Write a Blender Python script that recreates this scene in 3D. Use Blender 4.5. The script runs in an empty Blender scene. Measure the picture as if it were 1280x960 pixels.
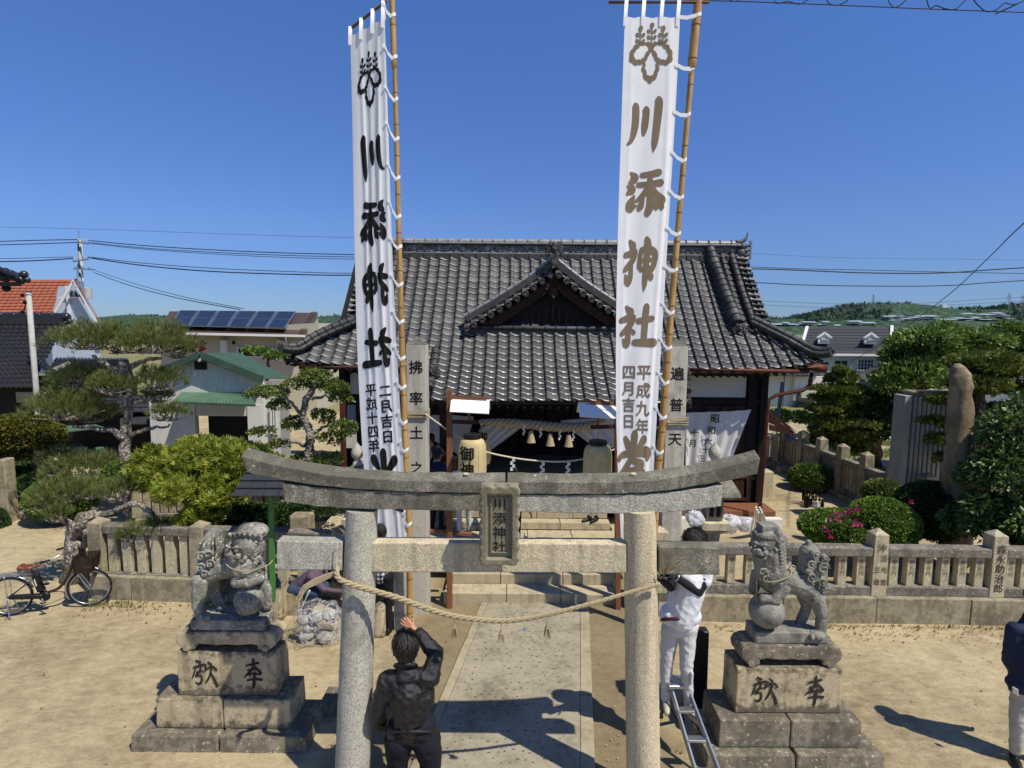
import bpy, bmesh, math, random
import numpy as np
from mathutils import Vector, Matrix, noise
R = math.radians
rnd = random.Random(7)
rng = np.random.default_rng(7)
sc = bpy.context.scene
col = sc.collection

# ------------------------------------------------------------------ camera
F = 700.0; H = 4.65; PITCH = math.atan(71 / 700.0); ROLL = R(0.5)
CAM = Vector((0, 0, H))
fwd = Vector((0, math.cos(PITCH), -math.sin(PITCH)))
up0 = Vector((0, math.sin(PITCH), math.cos(PITCH)))
right = Vector((1, 0, 0)) * math.cos(ROLL) + up0 * math.sin(ROLL)
up = -Vector((1, 0, 0)) * math.sin(ROLL) + up0 * math.cos(ROLL)
cam = bpy.data.cameras.new('camera'); co = bpy.data.objects.new('camera', cam); col.objects.link(co)
cam.sensor_width = 36; cam.lens = 36 * F / 1280; cam.clip_start = 0.05; cam.clip_end = 9000
m = Matrix((right, up, -fwd)).transposed().to_4x4(); m.translation = CAM
co.matrix_world = m
sc.camera = co
# ------------------------------------------------------------------ light
SUN_AZ = R(128)      # clockwise from +Y: the sun stands to the right and a little behind the camera
SUN_EL = R(57)
w = bpy.data.worlds.new('World'); sc.world = w; w.use_nodes = True
nt = w.node_tree; nt.nodes.clear()
sky = nt.nodes.new('ShaderNodeTexSky'); sky.sky_type = 'NISHITA'; sky.sun_disc = False
sky.sun_elevation = SUN_EL; sky.sun_rotation = SUN_AZ; sky.air_density = 1.0; sky.dust_density = 0.0; sky.ozone_density = 3.5; sky.altitude = 0
bg = nt.nodes.new('ShaderNodeBackground'); bg.inputs[1].default_value = 0.147
SKYLOW, SKYMID, SKYHIGH, SKYTOP = (.235, .345, .60, 1), (.40, .50, .77, 1), (.46, .66, 1, 1), (.42, .53, .72, 1)   # clear-air tint by height above the horizon, the same all round
ow = nt.nodes.new('ShaderNodeOutputWorld')
tcw = nt.nodes.new('ShaderNodeTexCoord'); sxw = nt.nodes.new('ShaderNodeSeparateXYZ'); crw = nt.nodes.new('ShaderNodeValToRGB'); mxw = nt.nodes.new('ShaderNodeMix'); mxw.data_type = 'RGBA'; mxw.blend_type = 'MULTIPLY'; mxw.inputs[0].default_value = 1
nt.links.new(tcw.outputs['Generated'], sxw.inputs[0]); nt.links.new(sxw.outputs[2], crw.inputs[0]); nt.links.new(sky.outputs[0], mxw.inputs[6]); nt.links.new(crw.outputs[0], mxw.inputs[7])
e = crw.color_ramp.elements; e[0].position = 0.0; e[0].color = SKYLOW; e[1].position = .5; e[1].color = SKYHIGH
e2 = crw.color_ramp.elements.new(.17); e2.color = SKYMID; e3 = crw.color_ramp.elements.new(1.0); e3.color = SKYTOP
nt.links.new(mxw.outputs[2], bg.inputs[0]); nt.links.new(bg.outputs[0], ow.inputs[0])
sl = bpy.data.lights.new('sun', 'SUN'); so = bpy.data.objects.new('sun', sl); col.objects.link(so)
sl.energy = 5.0; sl.angle = R(0.53); sl.color = (1.0, 0.93, 0.82)
sd = Vector((math.sin(SUN_AZ) * math.cos(SUN_EL), math.cos(SUN_AZ) * math.cos(SUN_EL), math.sin(SUN_EL)))
so.rotation_euler = sd.to_track_quat('Z', 'Y').to_euler(); so.location = (20, -20, 40)
sc.view_settings.view_transform = 'Standard'; sc.view_settings.look = 'None'
sc.view_settings.exposure = 0.0; sc.view_settings.gamma = 1.0
sc.cycles.max_bounces = 6; sc.cycles.diffuse_bounces = 3; sc.cycles.glossy_bounces = 3
sc.cycles.transparent_max_bounces = 8; sc.cycles.transmission_bounces = 4
sc.cycles.caustics_reflective = False; sc.cycles.caustics_refractive = False

# ------------------------------------------------------------------ placing helpers
def ray(x, y):
 return fwd + right * ((x - 640) / F) + up * ((480 - y) / F)
def at(x, y, Y, dy=0.0):
 d = ray(x, y); p = CAM + d * (Y / d.y); p.y += dy; return p
def gr(x, y, z=0.0):
 d = ray(x, y); return CAM + d * ((z - H) / d.z)
def ppm(Y): return F / Y          # pixels per metre at depth Y

WM = {}
def tag(o, label=None, cat=None, group=None, kind=None):
 if label: o['label'] = label
 if cat: o['category'] = cat
 if group: o['group'] = group
 if kind: o['kind'] = kind
 return o
def thing(name, label, cat, loc=(0, 0, 0), rz=0.0, group=None):
 o = bpy.data.objects.new(name, None); col.objects.link(o)
 o.location = loc; o.rotation_euler = (0, 0, rz); o.empty_display_size = 0.1
 WM[o.name] = Matrix.Translation(Vector(loc)) @ Matrix.Rotation(rz, 4, 'Z')
 return tag(o, label, cat, group)
def link(name, me, mat=None, parent=None):
 o = bpy.data.objects.new(name, me); col.objects.link(o)
 if mat is not None and len(me.materials) == 0: me.materials.append(mat)
 if parent is not None: o.parent = parent
 return o
def wm(o):
 while o is not None:
  if o.name in WM: return WM[o.name]
  o = o.parent
 return Matrix.Identity(4)
def dup(o, loc=None, rz=None, label=None, group=None, parent=None):
 c = o.copy(); col.objects.link(c)
 if parent is not None: c.parent = parent
 if loc is not None: c.location = loc
 if rz is not None: c.rotation_euler = (0, 0, rz)
 if label: c['label'] = label
 if group: c['group'] = group
 for ch in [k for k in KIDS(o)]: dup(ch, parent=c)
 return c
def KIDS(o): return [k for k in bpy.data.objects if k.parent == o]

def frame(d, hint=Vector((0, 0, 1))):
 d = d.normalized()
 a = d.cross(hint)
 if a.length < 1e-4: a = d.cross(Vector((1, 0, 0)))
 a.normalize(); b = a.cross(d).normalized()
 return a, b
class MB:
 """collects shapes in world space (or local, w=False) and links them as one mesh"""
 def __init__(s): s.v = []; s.f = []; s.m = []; s.mi = 0
 def add(s, vs, fs):
  n = len(s.v); s.v.extend([tuple(p) for p in vs])
  for f in fs: s.f.append(tuple(i + n for i in f)); s.m.append(s.mi)
  return s
 def hexa(s, c):   # 8 corners: bottom 4 ccw, top 4 ccw
  return s.add(c, [(3, 2, 1, 0), (4, 5, 6, 7), (0, 1, 5, 4), (1, 2, 6, 5), (2, 3, 7, 6), (3, 0, 4, 7)])
 def box(s, x0, x1, y0, y1, z0, z1, M=None, taper=0.0):
  t = taper
  c = [Vector(p) for p in ((x0, y0, z0), (x1, y0, z0), (x1, y1, z0), (x0, y1, z0), (x0 + t, y0 + t, z1), (x1 - t, y0 + t, z1), (x1 - t, y1 - t, z1), (x0 + t, y1 - t, z1))]
  if M is not None: c = [M @ p for p in c]
  return s.hexa(c)
 def bar(s, p, q, w, h=None, hint=Vector((0, 0, 1))):
  h = h or w; p = Vector(p); q = Vector(q); a, b = frame(q - p, hint); a = a * w / 2; b = b * h / 2
  return s.hexa([p - a - b, p + a - b, p + a + b, p - a + b, q - a - b, q + a - b, q + a + b, q - a + b])
 def tube(s, pts, r, n=8, caps=True, closed=False):
  pts = [Vector(p) for p in pts]; N = len(pts)
  rr = r if isinstance(r, (list, tuple)) else [r] * N
  base = len(s.v); ref = None
  for i, p in enumerate(pts):
   d = (pts[min(i + 1, N - 1)] - pts[max(i - 1, 0)])
   if closed: d = pts[(i + 1) % N] - pts[i - 1]
   if d.length < 1e-9: d = Vector((0, 0, 1))
   d.normalize()
   if ref is None: a, b = frame(d)
   else:
    a = ref - d * ref.dot(d)
    if a.length < 1e-6: a, _ = frame(d)
    a.normalize(); b = d.cross(a)
   ref = a
   for k in range(n):
    t = 2 * math.pi * k / n
    s.v.append(tuple(p + a * (math.cos(t) * rr[i]) + b * (math.sin(t) * rr[i])))
  for i in range(N if closed else N - 1):
   j = (i + 1) % N
   for k in range(n):
    s.f.append((base + i * n + k, base + i * n + (k + 1) % n, base + j * n + (k + 1) % n, base + j * n + k)); s.m.append(s.mi)
  if caps and not closed:
   s.f.append(tuple(base + k for k in range(n))[::-1]); s.m.append(s.mi)
   s.f.append(tuple(base + (N - 1) * n + k for k in range(n))); s.m.append(s.mi)
  return s
 def lathe(s, prof, c=(0, 0, 0), n=16, sq=None):
  c = Vector(c); base = len(s.v)
  for (r, z) in prof:
   for k in range(n):
    t = 2 * math.pi * (k + .5) / n
    s.v.append((c.x + r * math.cos(t), c.y + r * math.sin(t), c.z + z))
  for i in range(len(prof) - 1):
   for k in range(n):
    s.f.append((base + i * n + k, base + i * n + (k + 1) % n, base + (i + 1) * n + (k + 1) % n, base + (i + 1) * n + k)); s.m.append(s.mi)
  s.f.append(tuple(base + k for k in range(n))[::-1]); s.m.append(s.mi)
  s.f.append(tuple(base + (len(prof) - 1) * n + k for k in range(n))); s.m.append(s.mi)
  return s
 def ell(s, c, r, M=None, n=12, k=8):
  c = Vector(c); r = (r, r, r) if not hasattr(r, '__len__') else r
  vs = [Vector((0, 0, r[2]))]; fs = []
  for i in range(1, k):
   th = math.pi * i / k
   for j in range(n):
    ph = 2 * math.pi * j / n
    vs.append(Vector((r[0] * math.sin(th) * math.cos(ph), r[1] * math.sin(th) * math.sin(ph), r[2] * math.cos(th))))
  vs.append(Vector((0, 0, -r[2])))
  for j in range(n): fs.append((0, 1 + j, 1 + (j + 1) % n))
  for i in range(k - 2):
   for j in range(n):
    a = 1 + i * n + j; b = 1 + i * n + (j + 1) % n
    fs.append((a, a + n, b + n, b))
  L = len(vs) - 1; q = 1 + (k - 2) * n
  for j in range(n): fs.append((L, q + (j + 1) % n, q + j))
  if M is not None: vs = [M @ v for v in vs]
  return s.add([v + c for v in vs], fs)
 def cap(s, p, q, r0, r1, n=12):   # closed capsule with rounded ends
  p = Vector(p); q = Vector(q); d = (q - p); L = max(d.length, 1e-5); d = d / L
  pts = []; rr = []
  for a in (-80, -50, -22): pts.append(p + d * (math.sin(R(a)) * r0)); rr.append(r0 * math.cos(R(a)))
  for t in (0, .33, .66, 1): pts.append(p + d * (L * t)); rr.append(r0 + (r1 - r0) * t)
  for a in (22, 50, 80): pts.append(q + d * (math.sin(R(a)) * r1)); rr.append(r1 * math.cos(R(a)))
  return s.tube(pts, rr, n)
 def prism(s, poly, o, ax, ay, az, depth):
  """poly in 2d (ax, ay), extruded along az from o"""
  o = Vector(o); ax = Vector(ax); ay = Vector(ay); az = Vector(az) * depth; n = len(poly)
  a = [o + ax * p[0] + ay * p[1] for p in poly]
  return s.add(a + [p + az for p in a], [tuple(range(n))[::-1], tuple(range(n, 2 * n))] + [(i, (i + 1) % n, n + (i + 1) % n, n + i) for i in range(n)])
 def build(s, name, mat, parent=None, smooth=False, bevel=0.0, seg=1, local=False, loc=None):
  me = bpy.data.meshes.new(name)
  V = s.v
  if not local and parent is not None:
   mi = wm(parent).inverted(); V = [tuple(mi @ Vector(p)) for p in V]
  off = None
  if parent is None and not local:   # give every top mesh its own origin at its base
   a = np.array(V); off = Vector(((a[:, 0].min() + a[:, 0].max()) / 2, (a[:, 1].min() + a[:, 1].max()) / 2, a[:, 2].min()))
   V = [(p[0] - off.x, p[1] - off.y, p[2] - off.z) for p in V]
  me.from_pydata(V, [], s.f); me.validate()
  mats = mat if isinstance(mat, (list, tuple)) else [mat]
  for q in mats: me.materials.append(q)
  if len(mats) > 1 and len(me.polygons) == len(s.m): me.polygons.foreach_set('material_index', s.m)
  if smooth: me.polygons.foreach_set('use_smooth', [True] * len(me.polygons))
  bm = bmesh.new(); bm.from_mesh(me); bmesh.ops.recalc_face_normals(bm, faces=bm.faces)
  bm.to_mesh(me); bm.free()
  o = link(name, me, None, parent)
  if off is not None: o.location = off; WM[o.name] = Matrix.Translation(off)
  if smooth == 'auto':
   me.set_sharp_from_angle(angle=R(40))
  if bevel:
   b = o.modifiers.new('b', 'BEVEL'); b.width = bevel; b.segments = seg; b.limit_method = 'ANGLE'; b.angle_limit = R(40)
  return o
def stone_noise(o, amp, scale, sub=0):
 """knock a mesh's surface about so that it is uneven like hewn stone"""
 me = o.data
 if sub:
  bm = bmesh.new(); bm.from_mesh(me); bmesh.ops.subdivide_edges(bm, edges=bm.edges, cuts=sub, use_grid_fill=True); bm.to_mesh(me); bm.free()
 s0 = rnd.uniform(0, 50)
 for v in me.vertices:
  n = noise.noise_vector(v.co * scale + Vector((s0, s0, s0)))
  v.co += n * amp
def remesh(mb, name, mat, parent, vox, smooth_it=2, disp=None):
 """fuse overlapping closed shapes into one continuous smooth skin"""
 o = mb.build(name, mat, parent)
 r = o.modifiers.new('r', 'REMESH'); r.mode = 'VOXEL'; r.voxel_size = vox; r.use_smooth_shade = True
 if smooth_it:
  s = o.modifiers.new('s', 'SMOOTH'); s.iterations = smooth_it; s.factor = 0.5
 dg = bpy.context.evaluated_depsgraph_get()
 me = bpy.data.meshes.new_from_object(o.evaluated_get(dg))
 o.modifiers.clear(); o.data = me; me.name = name
 if disp:
  n = len(me.vertices); c = np.empty(n * 3); me.vertices.foreach_get('co', c); c = c.reshape(-1, 3)
  nn = np.empty(n * 3); me.vertices.foreach_get('normal', nn); nn = nn.reshape(-1, 3)
  d = np.array([disp(Vector(p)) for p in c])
  me.vertices.foreach_set('co', (c + nn * d[:, None]).ravel())
 me.polygons.foreach_set('use_smooth', [True] * len(me.polygons)); me.update()
 return o
def npmesh(name, V, Fc, mat, parent=None, var=None, smooth=False, kind=None):
 """fast mesh from arrays; all faces with the same corner count; var = per-face 0..1 value read by the material"""
 me = bpy.data.meshes.new(name); V = np.asarray(V, dtype=np.float32); Fc = np.asarray(Fc, dtype=np.int32)
 off = None
 if parent is not None:
  mi = np.array(wm(parent).inverted()); V = V @ mi[:3, :3].T + mi[:3, 3]
 me.vertices.add(len(V)); me.vertices.foreach_set('co', V.astype(np.float32).ravel())
 k = Fc.shape[1]; me.loops.add(Fc.size); me.loops.foreach_set('vertex_index', Fc.ravel())
 me.polygons.add(len(Fc)); me.polygons.foreach_set('loop_start', np.arange(0, Fc.size, k, dtype=np.int32))
 me.polygons.foreach_set('loop_total', np.full(len(Fc), k, dtype=np.int32))
 if smooth: me.polygons.foreach_set('use_smooth', np.ones(len(Fc), dtype=bool))
 me.update(calc_edges=True)
 if var is not None:
  a = me.attributes.new('var', 'FLOAT', 'FACE'); a.data.foreach_set('value', np.asarray(var, dtype=np.float32))
 me.materials.append(mat)
 o = link(name, me, None, parent)
 if kind: o['kind'] = kind
 return o

# ------------------------------------------------------------------ materials
def srgb(h):
 if isinstance(h, str):
  h = h.lstrip('#'); c = [int(h[i:i + 2], 16) / 255 for i in (0, 2, 4)]
  return tuple((x / 12.92 if x <= .04045 else ((x + .055) / 1.055) ** 2.4) for x in c) + (1,)
 return tuple(h) + (1,)
class NT:
 def __init__(s, name):
  s.m = bpy.data.materials.new(name); s.m.use_nodes = True; s.t = s.m.node_tree; s.t.nodes.clear()
  s.out = s.n('ShaderNodeOutputMaterial'); s.tc = s.n('ShaderNodeTexCoord'); s.oi = s.n('ShaderNodeObjectInfo')
  g = s.n('ShaderNodeNewGeometry')
  a = s.n('ShaderNodeVectorMath'); a.operation = 'SCALE'
  cmb = s.n('ShaderNodeCombineXYZ')
  for i in range(3): s.l(s.oi.outputs['Random'], cmb.inputs[i])
  s.l(cmb.outputs[0], a.inputs[0]); a.inputs['Scale'].default_value = 37.0
  b = s.n('ShaderNodeVectorMath'); s.l(s.tc.outputs['Object'], b.inputs[0]); s.l(a.outputs[0], b.inputs[1])
  s.P = b.outputs[0]; s.G = g
 def n(s, t): return s.t.nodes.new(t)
 def l(s, a, b): s.t.links.new(a, b)
 def noise(s, scale, detail=4, rough=.55, vec=None, stretch=None, dist=0.0):
  t = s.n('ShaderNodeTexNoise'); t.inputs['Scale'].default_value = scale; t.inputs['Detail'].default_value = detail
  t.inputs['Roughness'].default_value = rough; t.inputs['Distortion'].default_value = dist
  v = vec or s.P
  if stretch:
   mp = s.n('ShaderNodeMapping'); mp.inputs['Scale'].default_value = stretch; s.l(v, mp.inputs[0]); v = mp.outputs[0]
  s.l(v, t.inputs['Vector']); return t.outputs['Fac']
 def vor(s, scale, feature='F1', out='Distance', vec=None):
  t = s.n('ShaderNodeTexVoronoi'); t.inputs['Scale'].default_value = scale; t.feature = feature
  s.l(vec or s.P, t.inputs['Vector']); return t.outputs[out]
 def ramp(s, fac, stops):
  r = s.n('ShaderNodeValToRGB'); e = r.color_ramp.elements
  while len(e) < len(stops): e.new(0.5)
  for i, (p, c) in enumerate(stops):
   e[i].position = p; e[i].color = c if hasattr(c, '__len__') else (c, c, c, 1)
  s.l(fac, r.inputs[0]); return r.outputs[0]
 def mix(s, f, a, b, mode='MIX'):
  x = s.n('ShaderNodeMix'); x.data_type = 'RGBA'; x.blend_type = mode; x.clamp_factor = True
  for v, i in ((f, 0), (a, 6), (b, 7)):
   if hasattr(v, 'is_linked'): s.l(v, x.inputs[i])
   elif i == 0: x.inputs[0].default_value = v
   else: x.inputs[i].default_value = v
  return x.outputs[2]
 def math(s, op, a, b=0.0):
  x = s.n('ShaderNodeMath'); x.operation = op
  for i, v in enumerate((a, b)):
   if hasattr(v, 'is_linked'): s.l(v, x.inputs[i])
   else: x.inputs[i].default_value = v
  return x.outputs[0]
 def done(s, colr, rough=.8, bump=None, bstr=.3, bdist=.01, metal=0.0, spec=.35, extra=None, transl=0.0, alpha=None, coat=0.0):
  p = s.n('ShaderNodeBsdfPrincipled')
  for v, k in ((colr, 'Base Color'), (rough, 'Roughness'), (metal, 'Metallic')):
   if hasattr(v, 'is_linked'): s.l(v, p.inputs[k])
   else: p.inputs[k].default_value = v
  p.inputs['Specular IOR Level'].default_value = spec
  if coat: p.inputs['Coat Weight'].default_value = coat
  if extra:
   for k, v in extra.items(): p.inputs[k].default_value = v
  if bump is not None:
   b = s.n('ShaderNodeBump'); b.inputs['Strength'].default_value = bstr; b.inputs['Distance'].default_value = bdist
   s.l(bump, b.inputs['Height']); s.l(b.outputs[0], p.inputs['Normal'])
  o = p.outputs[0]
  if transl:
   t = s.n('ShaderNodeBsdfTranslucent')
   if hasattr(colr, 'is_linked'): s.l(colr, t.inputs[0])
   else: t.inputs[0].default_value = colr
   mx = s.n('ShaderNodeMixShader'); mx.inputs[0].default_value = transl; s.l(o, mx.inputs[1]); s.l(t.outputs[0], mx.inputs[2]); o = mx.outputs[0]
  if alpha is not None:
   t = s.n('ShaderNodeBsdfTransparent'); mx = s.n('ShaderNodeMixShader')
   if hasattr(alpha, 'is_linked'): s.l(alpha, mx.inputs[0])
   else: mx.inputs[0].default_value = alpha
   s.l(t.outputs[0], mx.inputs[1]); s.l(o, mx.inputs[2]); o = mx.outputs[0]
  s.l(o, s.out.inputs[0]); return s.m
def sat(c, k): return (c[0] * k, c[1] * k, c[2] * k, 1)
def plain(name, c, rough=.6, metal=0.0, var=.12, ns=6, bs=.15, spec=.35, bd=.005, transl=0.0, coat=0.0):
 t = NT(name); c = srgb(c); f = t.noise(ns, 5)
 cc = t.ramp(f, [(.3, sat(c, 1 - var)), (.7, sat(c, 1 + var))])
 return t.done(cc, rough, t.noise(ns * 6, 4), bs, bd, metal, spec, transl=transl, coat=coat)
def stone_mat(name, base, dark, light, speck=90, stain=.55, lichen=0.0, bump=.5, scale=1.0, moss=0.0, topdark=0.0, cont=.5, band=0.0):
 t = NT(name); base, dark, light = srgb(base), srgb(dark), srgb(light)
 big = t.noise(2.2 * scale, 6, .6); mid = t.noise(9 * scale, 6, .65); sp = t.noise(speck, 3, .7)
 c = t.ramp(sp, [(.32, sat(base, 1 - cont)), (.5, base), (.7, light)])
 st = t.math('ADD', t.math('MULTIPLY', big, .6), t.math('MULTIPLY', mid, .4))
 s2 = t.ramp(st, [(stain - .07, 0.), (stain + .06, 1.)])
 c = t.mix(t.math('MULTIPLY', s2, .75), c, dark)
 c = t.mix(t.ramp(t.vor(speck * .28), [(.0, 1.), (.13, 0.)]), c, sat(dark, .6))
 if lichen:
  lf = t.noise(16 * scale, 4, .6); l2 = t.ramp(lf, [(.60 - lichen * .1, 0.), (.64 - lichen * .1, 1.)])
  c = t.mix(t.math('MULTIPLY', l2, .8), c, sat(light, 1.25))
 if moss:
  mf = t.ramp(t.noise(5 * scale, 5, .6), [(.55, 0.), (.7, 1.)]); c = t.mix(t.math('MULTIPLY', mf, moss), c, srgb('#5c5a35'))
 if band:   # damp grime along the lower and upper edges of a block
  sg = t.n('ShaderNodeSeparateXYZ'); t.l(t.tc.outputs['Generated'], sg.inputs[0])
  bf = t.math('ADD', t.math('MULTIPLY', t.math('ABSOLUTE', t.math('SUBTRACT', sg.outputs[2], .56)), 2.0), t.math('MULTIPLY', t.math('SUBTRACT', mid, .5), 1.6)); c = t.mix(t.math('MULTIPLY', t.ramp(bf, [(.62, 0.), (.92, 1.)]), band), c, sat(dark, .85))
 if topdark:   # weathering film that has grown on faces that look up
  sx = t.n('ShaderNodeSeparateXYZ'); t.l(t.G.outputs['Normal'], sx.inputs[0])
  uf = t.ramp(t.math('MULTIPLY', t.math('MAXIMUM', sx.outputs[2], 0.0), t.math('ADD', mid, .4)), [(.25, 0.), (.8, 1.)])
  c = t.mix(t.math('MULTIPLY', uf, topdark), c, dark)
 sk = t.noise(5, 5, .6, stretch=(1.6, 1.6, .16)); c = t.mix(t.math('MULTIPLY', t.ramp(sk, [(.5, 0.), (.62, 1.)]), .38), c, sat(dark, .8))   # rain streaks
 h = t.math('ADD', t.math('MULTIPLY', sp, .5), t.math('MULTIPLY', mid, 1.2))
 return t.done(c, .88, h, bump, .012, spec=.25)
def leaf_mat(name, a, b, c=None, rough=.45, transl=.25, spec=.4, brown=None):
 t = NT(name); at_ = t.n('ShaderNodeAttribute'); at_.attribute_name = 'var'
 stops = [(0.0, srgb(a)), (.55, srgb(b)), (1.0, srgb(c or b))]
 cc = t.ramp(at_.outputs['Fac'], stops)
 cc = t.mix(t.math('MULTIPLY', t.noise(1.7, 3), .5), cc, t.mix(1.0, cc, srgb('#8a8a6a'), 'MULTIPLY'))
 return t.done(cc, rough, spec=spec, transl=transl)
def wood_mat(name, a, b, axis=2, rough=.65, s=1.0, spec=.3, bump=.25):
 t = NT(name); st = [14 * s, 14 * s, 14 * s]; st[axis] = 1.2 * s
 f = t.noise(1.6, 6, .65, stretch=st, dist=.6)
 cc = t.ramp(f, [(.3, srgb(b)), (.65, srgb(a))])
 cc = t.mix(t.math('MULTIPLY', t.noise(3, 4), .35), cc, sat(srgb(b), .8))
 return t.done(cc, rough, f, bump, .004, spec=spec)

M = {}
M['granite'] = stone_mat('granite_grey', '#b7b3a3', '#7b796c', '#dcd8c8', speck=72, stain=.62, bump=.6, topdark=.4, cont=.55)
M['granite_warm'] = stone_mat('granite_warm', '#cdbf9f', '#8c836c', '#e9dcbc', speck=72, stain=.66, bump=.5, cont=.45)
M['granite_dark'] = stone_mat('granite_weathered', '#918c7c', '#565347', '#bfb9a6', speck=72, stain=.50, lichen=-.7, bump=.7, topdark=.35, cont=.65, scale=.7, moss=.35)
M['plaque'] = stone_mat('plaque_stone', '#8f8870', '#5f5b49', '#a9a184', speck=120, stain=.62, bump=.45, cont=.35)
M['pedestal'] = stone_mat('pedestal_stone', '#bfb08e', '#5f584a', '#d5c6a2', speck=110, stain=.57, lichen=-.5, bump=.6, topdark=.3, scale=1.5, cont=.35, band=.8)
M['pedestal_dark'] = stone_mat('pedestal_base_stone', '#8f8570', '#5c564b', '#b5ab92', speck=110, stain=.5, lichen=-.1, bump=.6, scale=1.4, cont=.4, band=.5)
M['statue'] = stone_mat('statue_stone', '#97978b', '#5c5750', '#bdbcab', speck=110, stain=.50, lichen=.02, bump=.7, scale=1.8, cont=.35)
M['statue_green'] = stone_mat('statue_stone_green', '#8f8d82', '#56544c', '#b2b0a2', speck=110, stain=.54, lichen=.0, bump=.7, scale=1.8, cont=.35)
M['fence'] = stone_mat('fence_stone', '#b9ad8f', '#837a66', '#cdc2a2', speck=90, stain=.6, lichen=.02, bump=.45, scale=1.5, cont=.3)
M['fence_rail'] = stone_mat('fence_rail_stone', '#807a6c', '#57524a', '#a09a8a', speck=90, stain=.52, lichen=.12, bump=.5, scale=1.3, cont=.35)
M['fence_old'] = stone_mat('fence_old_stone', '#a2977d', '#6b634f', '#c0b596', speck=90, stain=.52, bump=.5, scale=1.5, cont=.35)
M['pillar'] = stone_mat('pillar_stone', '#bdb8a9', '#8a867b', '#d2cdbd', speck=90, stain=.6, bump=.45, scale=.9, cont=.3)
M['pillar_cap'] = stone_mat('pillar_cap_stone', '#8b877b', '#4e4c46', '#a9a597', speck=90, stain=.46, bump=.45, cont=.3)
M['monolith'] = stone_mat('monolith_stone', '#958468', '#62533f', '#ae9d7e', speck=60, stain=.52, bump=1.0, scale=1.0, cont=.35)
M['step'] = stone_mat('step_stone', '#b5a88a', '#8b8069', '#c9bd9d', speck=80, stain=.6, bump=.35, cont=.25)
M['ink'] = plain('black_ink', '#14130f', .8)
M['carve'] = plain('carved_shadow_paint', '#2e2a22', .95)
M['carve_soft'] = plain('worn_paint_in_carving', '#6d634c', .95)
M['carve_mid'] = plain('worn_dark_paint_in_carving', '#4b4436', .95)
M['bronze_ink'] = plain('brown_banner_dye', '#80705a', .9, var=.06)
M['iron'] = plain('dark_iron', '#23211f', .45, .6)
M['steel'] = plain('bright_steel', '#b9bcc0', .28, .9, spec=.5)
M['alu'] = plain('brushed_aluminium', '#a9adb0', .38, .85)
M['blackplastic'] = plain('black_plastic', '#151517', .45)
M['rubber'] = plain('black_rubber', '#1a1a1b', .8)
M['wood_orange'] = wood_mat('new_stained_wood', '#8f6040', '#6a4630')
M['wood_dark'] = wood_mat('old_dark_wood', '#3b2a20', '#1b130f')
M['wood_red'] = wood_mat('red_brown_wood', '#4d2c1f', '#24130e')
M['wood_pale'] = wood_mat('pale_wood', '#c09a63', '#9a7443')
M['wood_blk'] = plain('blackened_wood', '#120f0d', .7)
M['plaster'] = plain('white_plaster', '#d6d6d0', .85, var=.05)
M['plaster_grey'] = plain('aged_plaster', '#9d9c93', .85, var=.1)
M['rust'] = plain('rusty_brown_pipe', '#5a3122', .6, .2, var=.25)
M['white_paint'] = plain('white_paint', '#e2e2dd', .5, var=.04)
M['red_cloth'] = plain('dark_red_cloth', '#5c1424', .85)
M['paper'] = plain('white_paper', '#eceae4', .8, var=.03, transl=.2)
M['blackslab'] = plain('polished_dark_stone', '#20211f', .45, ns=20)
M['green_post'] = plain('green_painted_post', '#47803f', .5)
# ================================================================== setting
def sand_mat():
 t = NT('sandy_yard'); g = t.tc.outputs['Object']
 a = t.noise(.55, 8, .7, vec=g); b = t.noise(5, 10, .78, vec=g, stretch=(1, 1.7, 1), dist=.2); c = t.noise(70, 4, .8, vec=g)
 k = t.math('ADD', t.math('MULTIPLY', a, .52), t.math('MULTIPLY', b, .48))
 cc = t.ramp(k, [(.36, srgb('#7a6c50')), (.455, srgb('#a29273')), (.55, srgb('#bdae8a')), (.66, srgb('#d0c39d'))])
 cc = t.mix(t.ramp(c, [(.34, .6), (.56, 0.)]), cc, srgb('#85795c'))
 sp = t.ramp(t.vor(26, vec=g), [(0., 1.), (.07, 0.)]); cc = t.mix(t.math('MULTIPLY', sp, .5), cc, srgb('#5a5040'))
 mo = t.ramp(t.noise(.9, 5, .65, vec=g), [(.56, 0.), (.72, 1.)]); cc = t.mix(t.math('MULTIPLY', mo, .3), cc, srgb('#77704a'))
 tp = t.n('ShaderNodeSeparateXYZ'); t.l(g, tp.inputs[0])      # trodden damp strip either side of the paved walk
 d = t.math('ABSOLUTE', t.math('SUBTRACT', t.math('SUBTRACT', tp.outputs[0], .12), t.math('MULTIPLY', t.math('SUBTRACT', tp.outputs[1], 6.5), .14)))
 dd = t.math('ADD', d, t.math('MULTIPLY', t.math('SUBTRACT', t.noise(1.5, 4, vec=g), .5), 1.2))
 yy = t.ramp(tp.outputs[1], [(0., 1.), (1., 1.)])
 cc = t.mix(t.math('MULTIPLY', t.ramp(t.math('DIVIDE', dd, 4.), [(.42, 1.), (.55, 0.)]), .62), cc, srgb('#6e6149'))
 h = t.math('ADD', t.math('MULTIPLY', b, 1.4), t.math('MULTIPLY', c, .35))
 return t.done(cc, .95, h, .55, .035, spec=.15)
M['sand'] = sand_mat()
def far_mat():
 t = NT('far_ground'); g = t.tc.outputs['Object']
 cc = t.ramp(t.noise(.03, 5, .6, vec=g), [(.35, srgb('#5d6a3a')), (.5, srgb('#7f7c55')), (.65, srgb('#8f8868'))])
 return t.done(cc, .95, spec=.1)
M['farground'] = far_mat()
b = MB(); b.add([(-5000, -400, -.012), (5000, -400, -.012), (5000, 6000, -.012), (-5000, 6000, -.012)], [(0, 1, 2, 3)])
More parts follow.
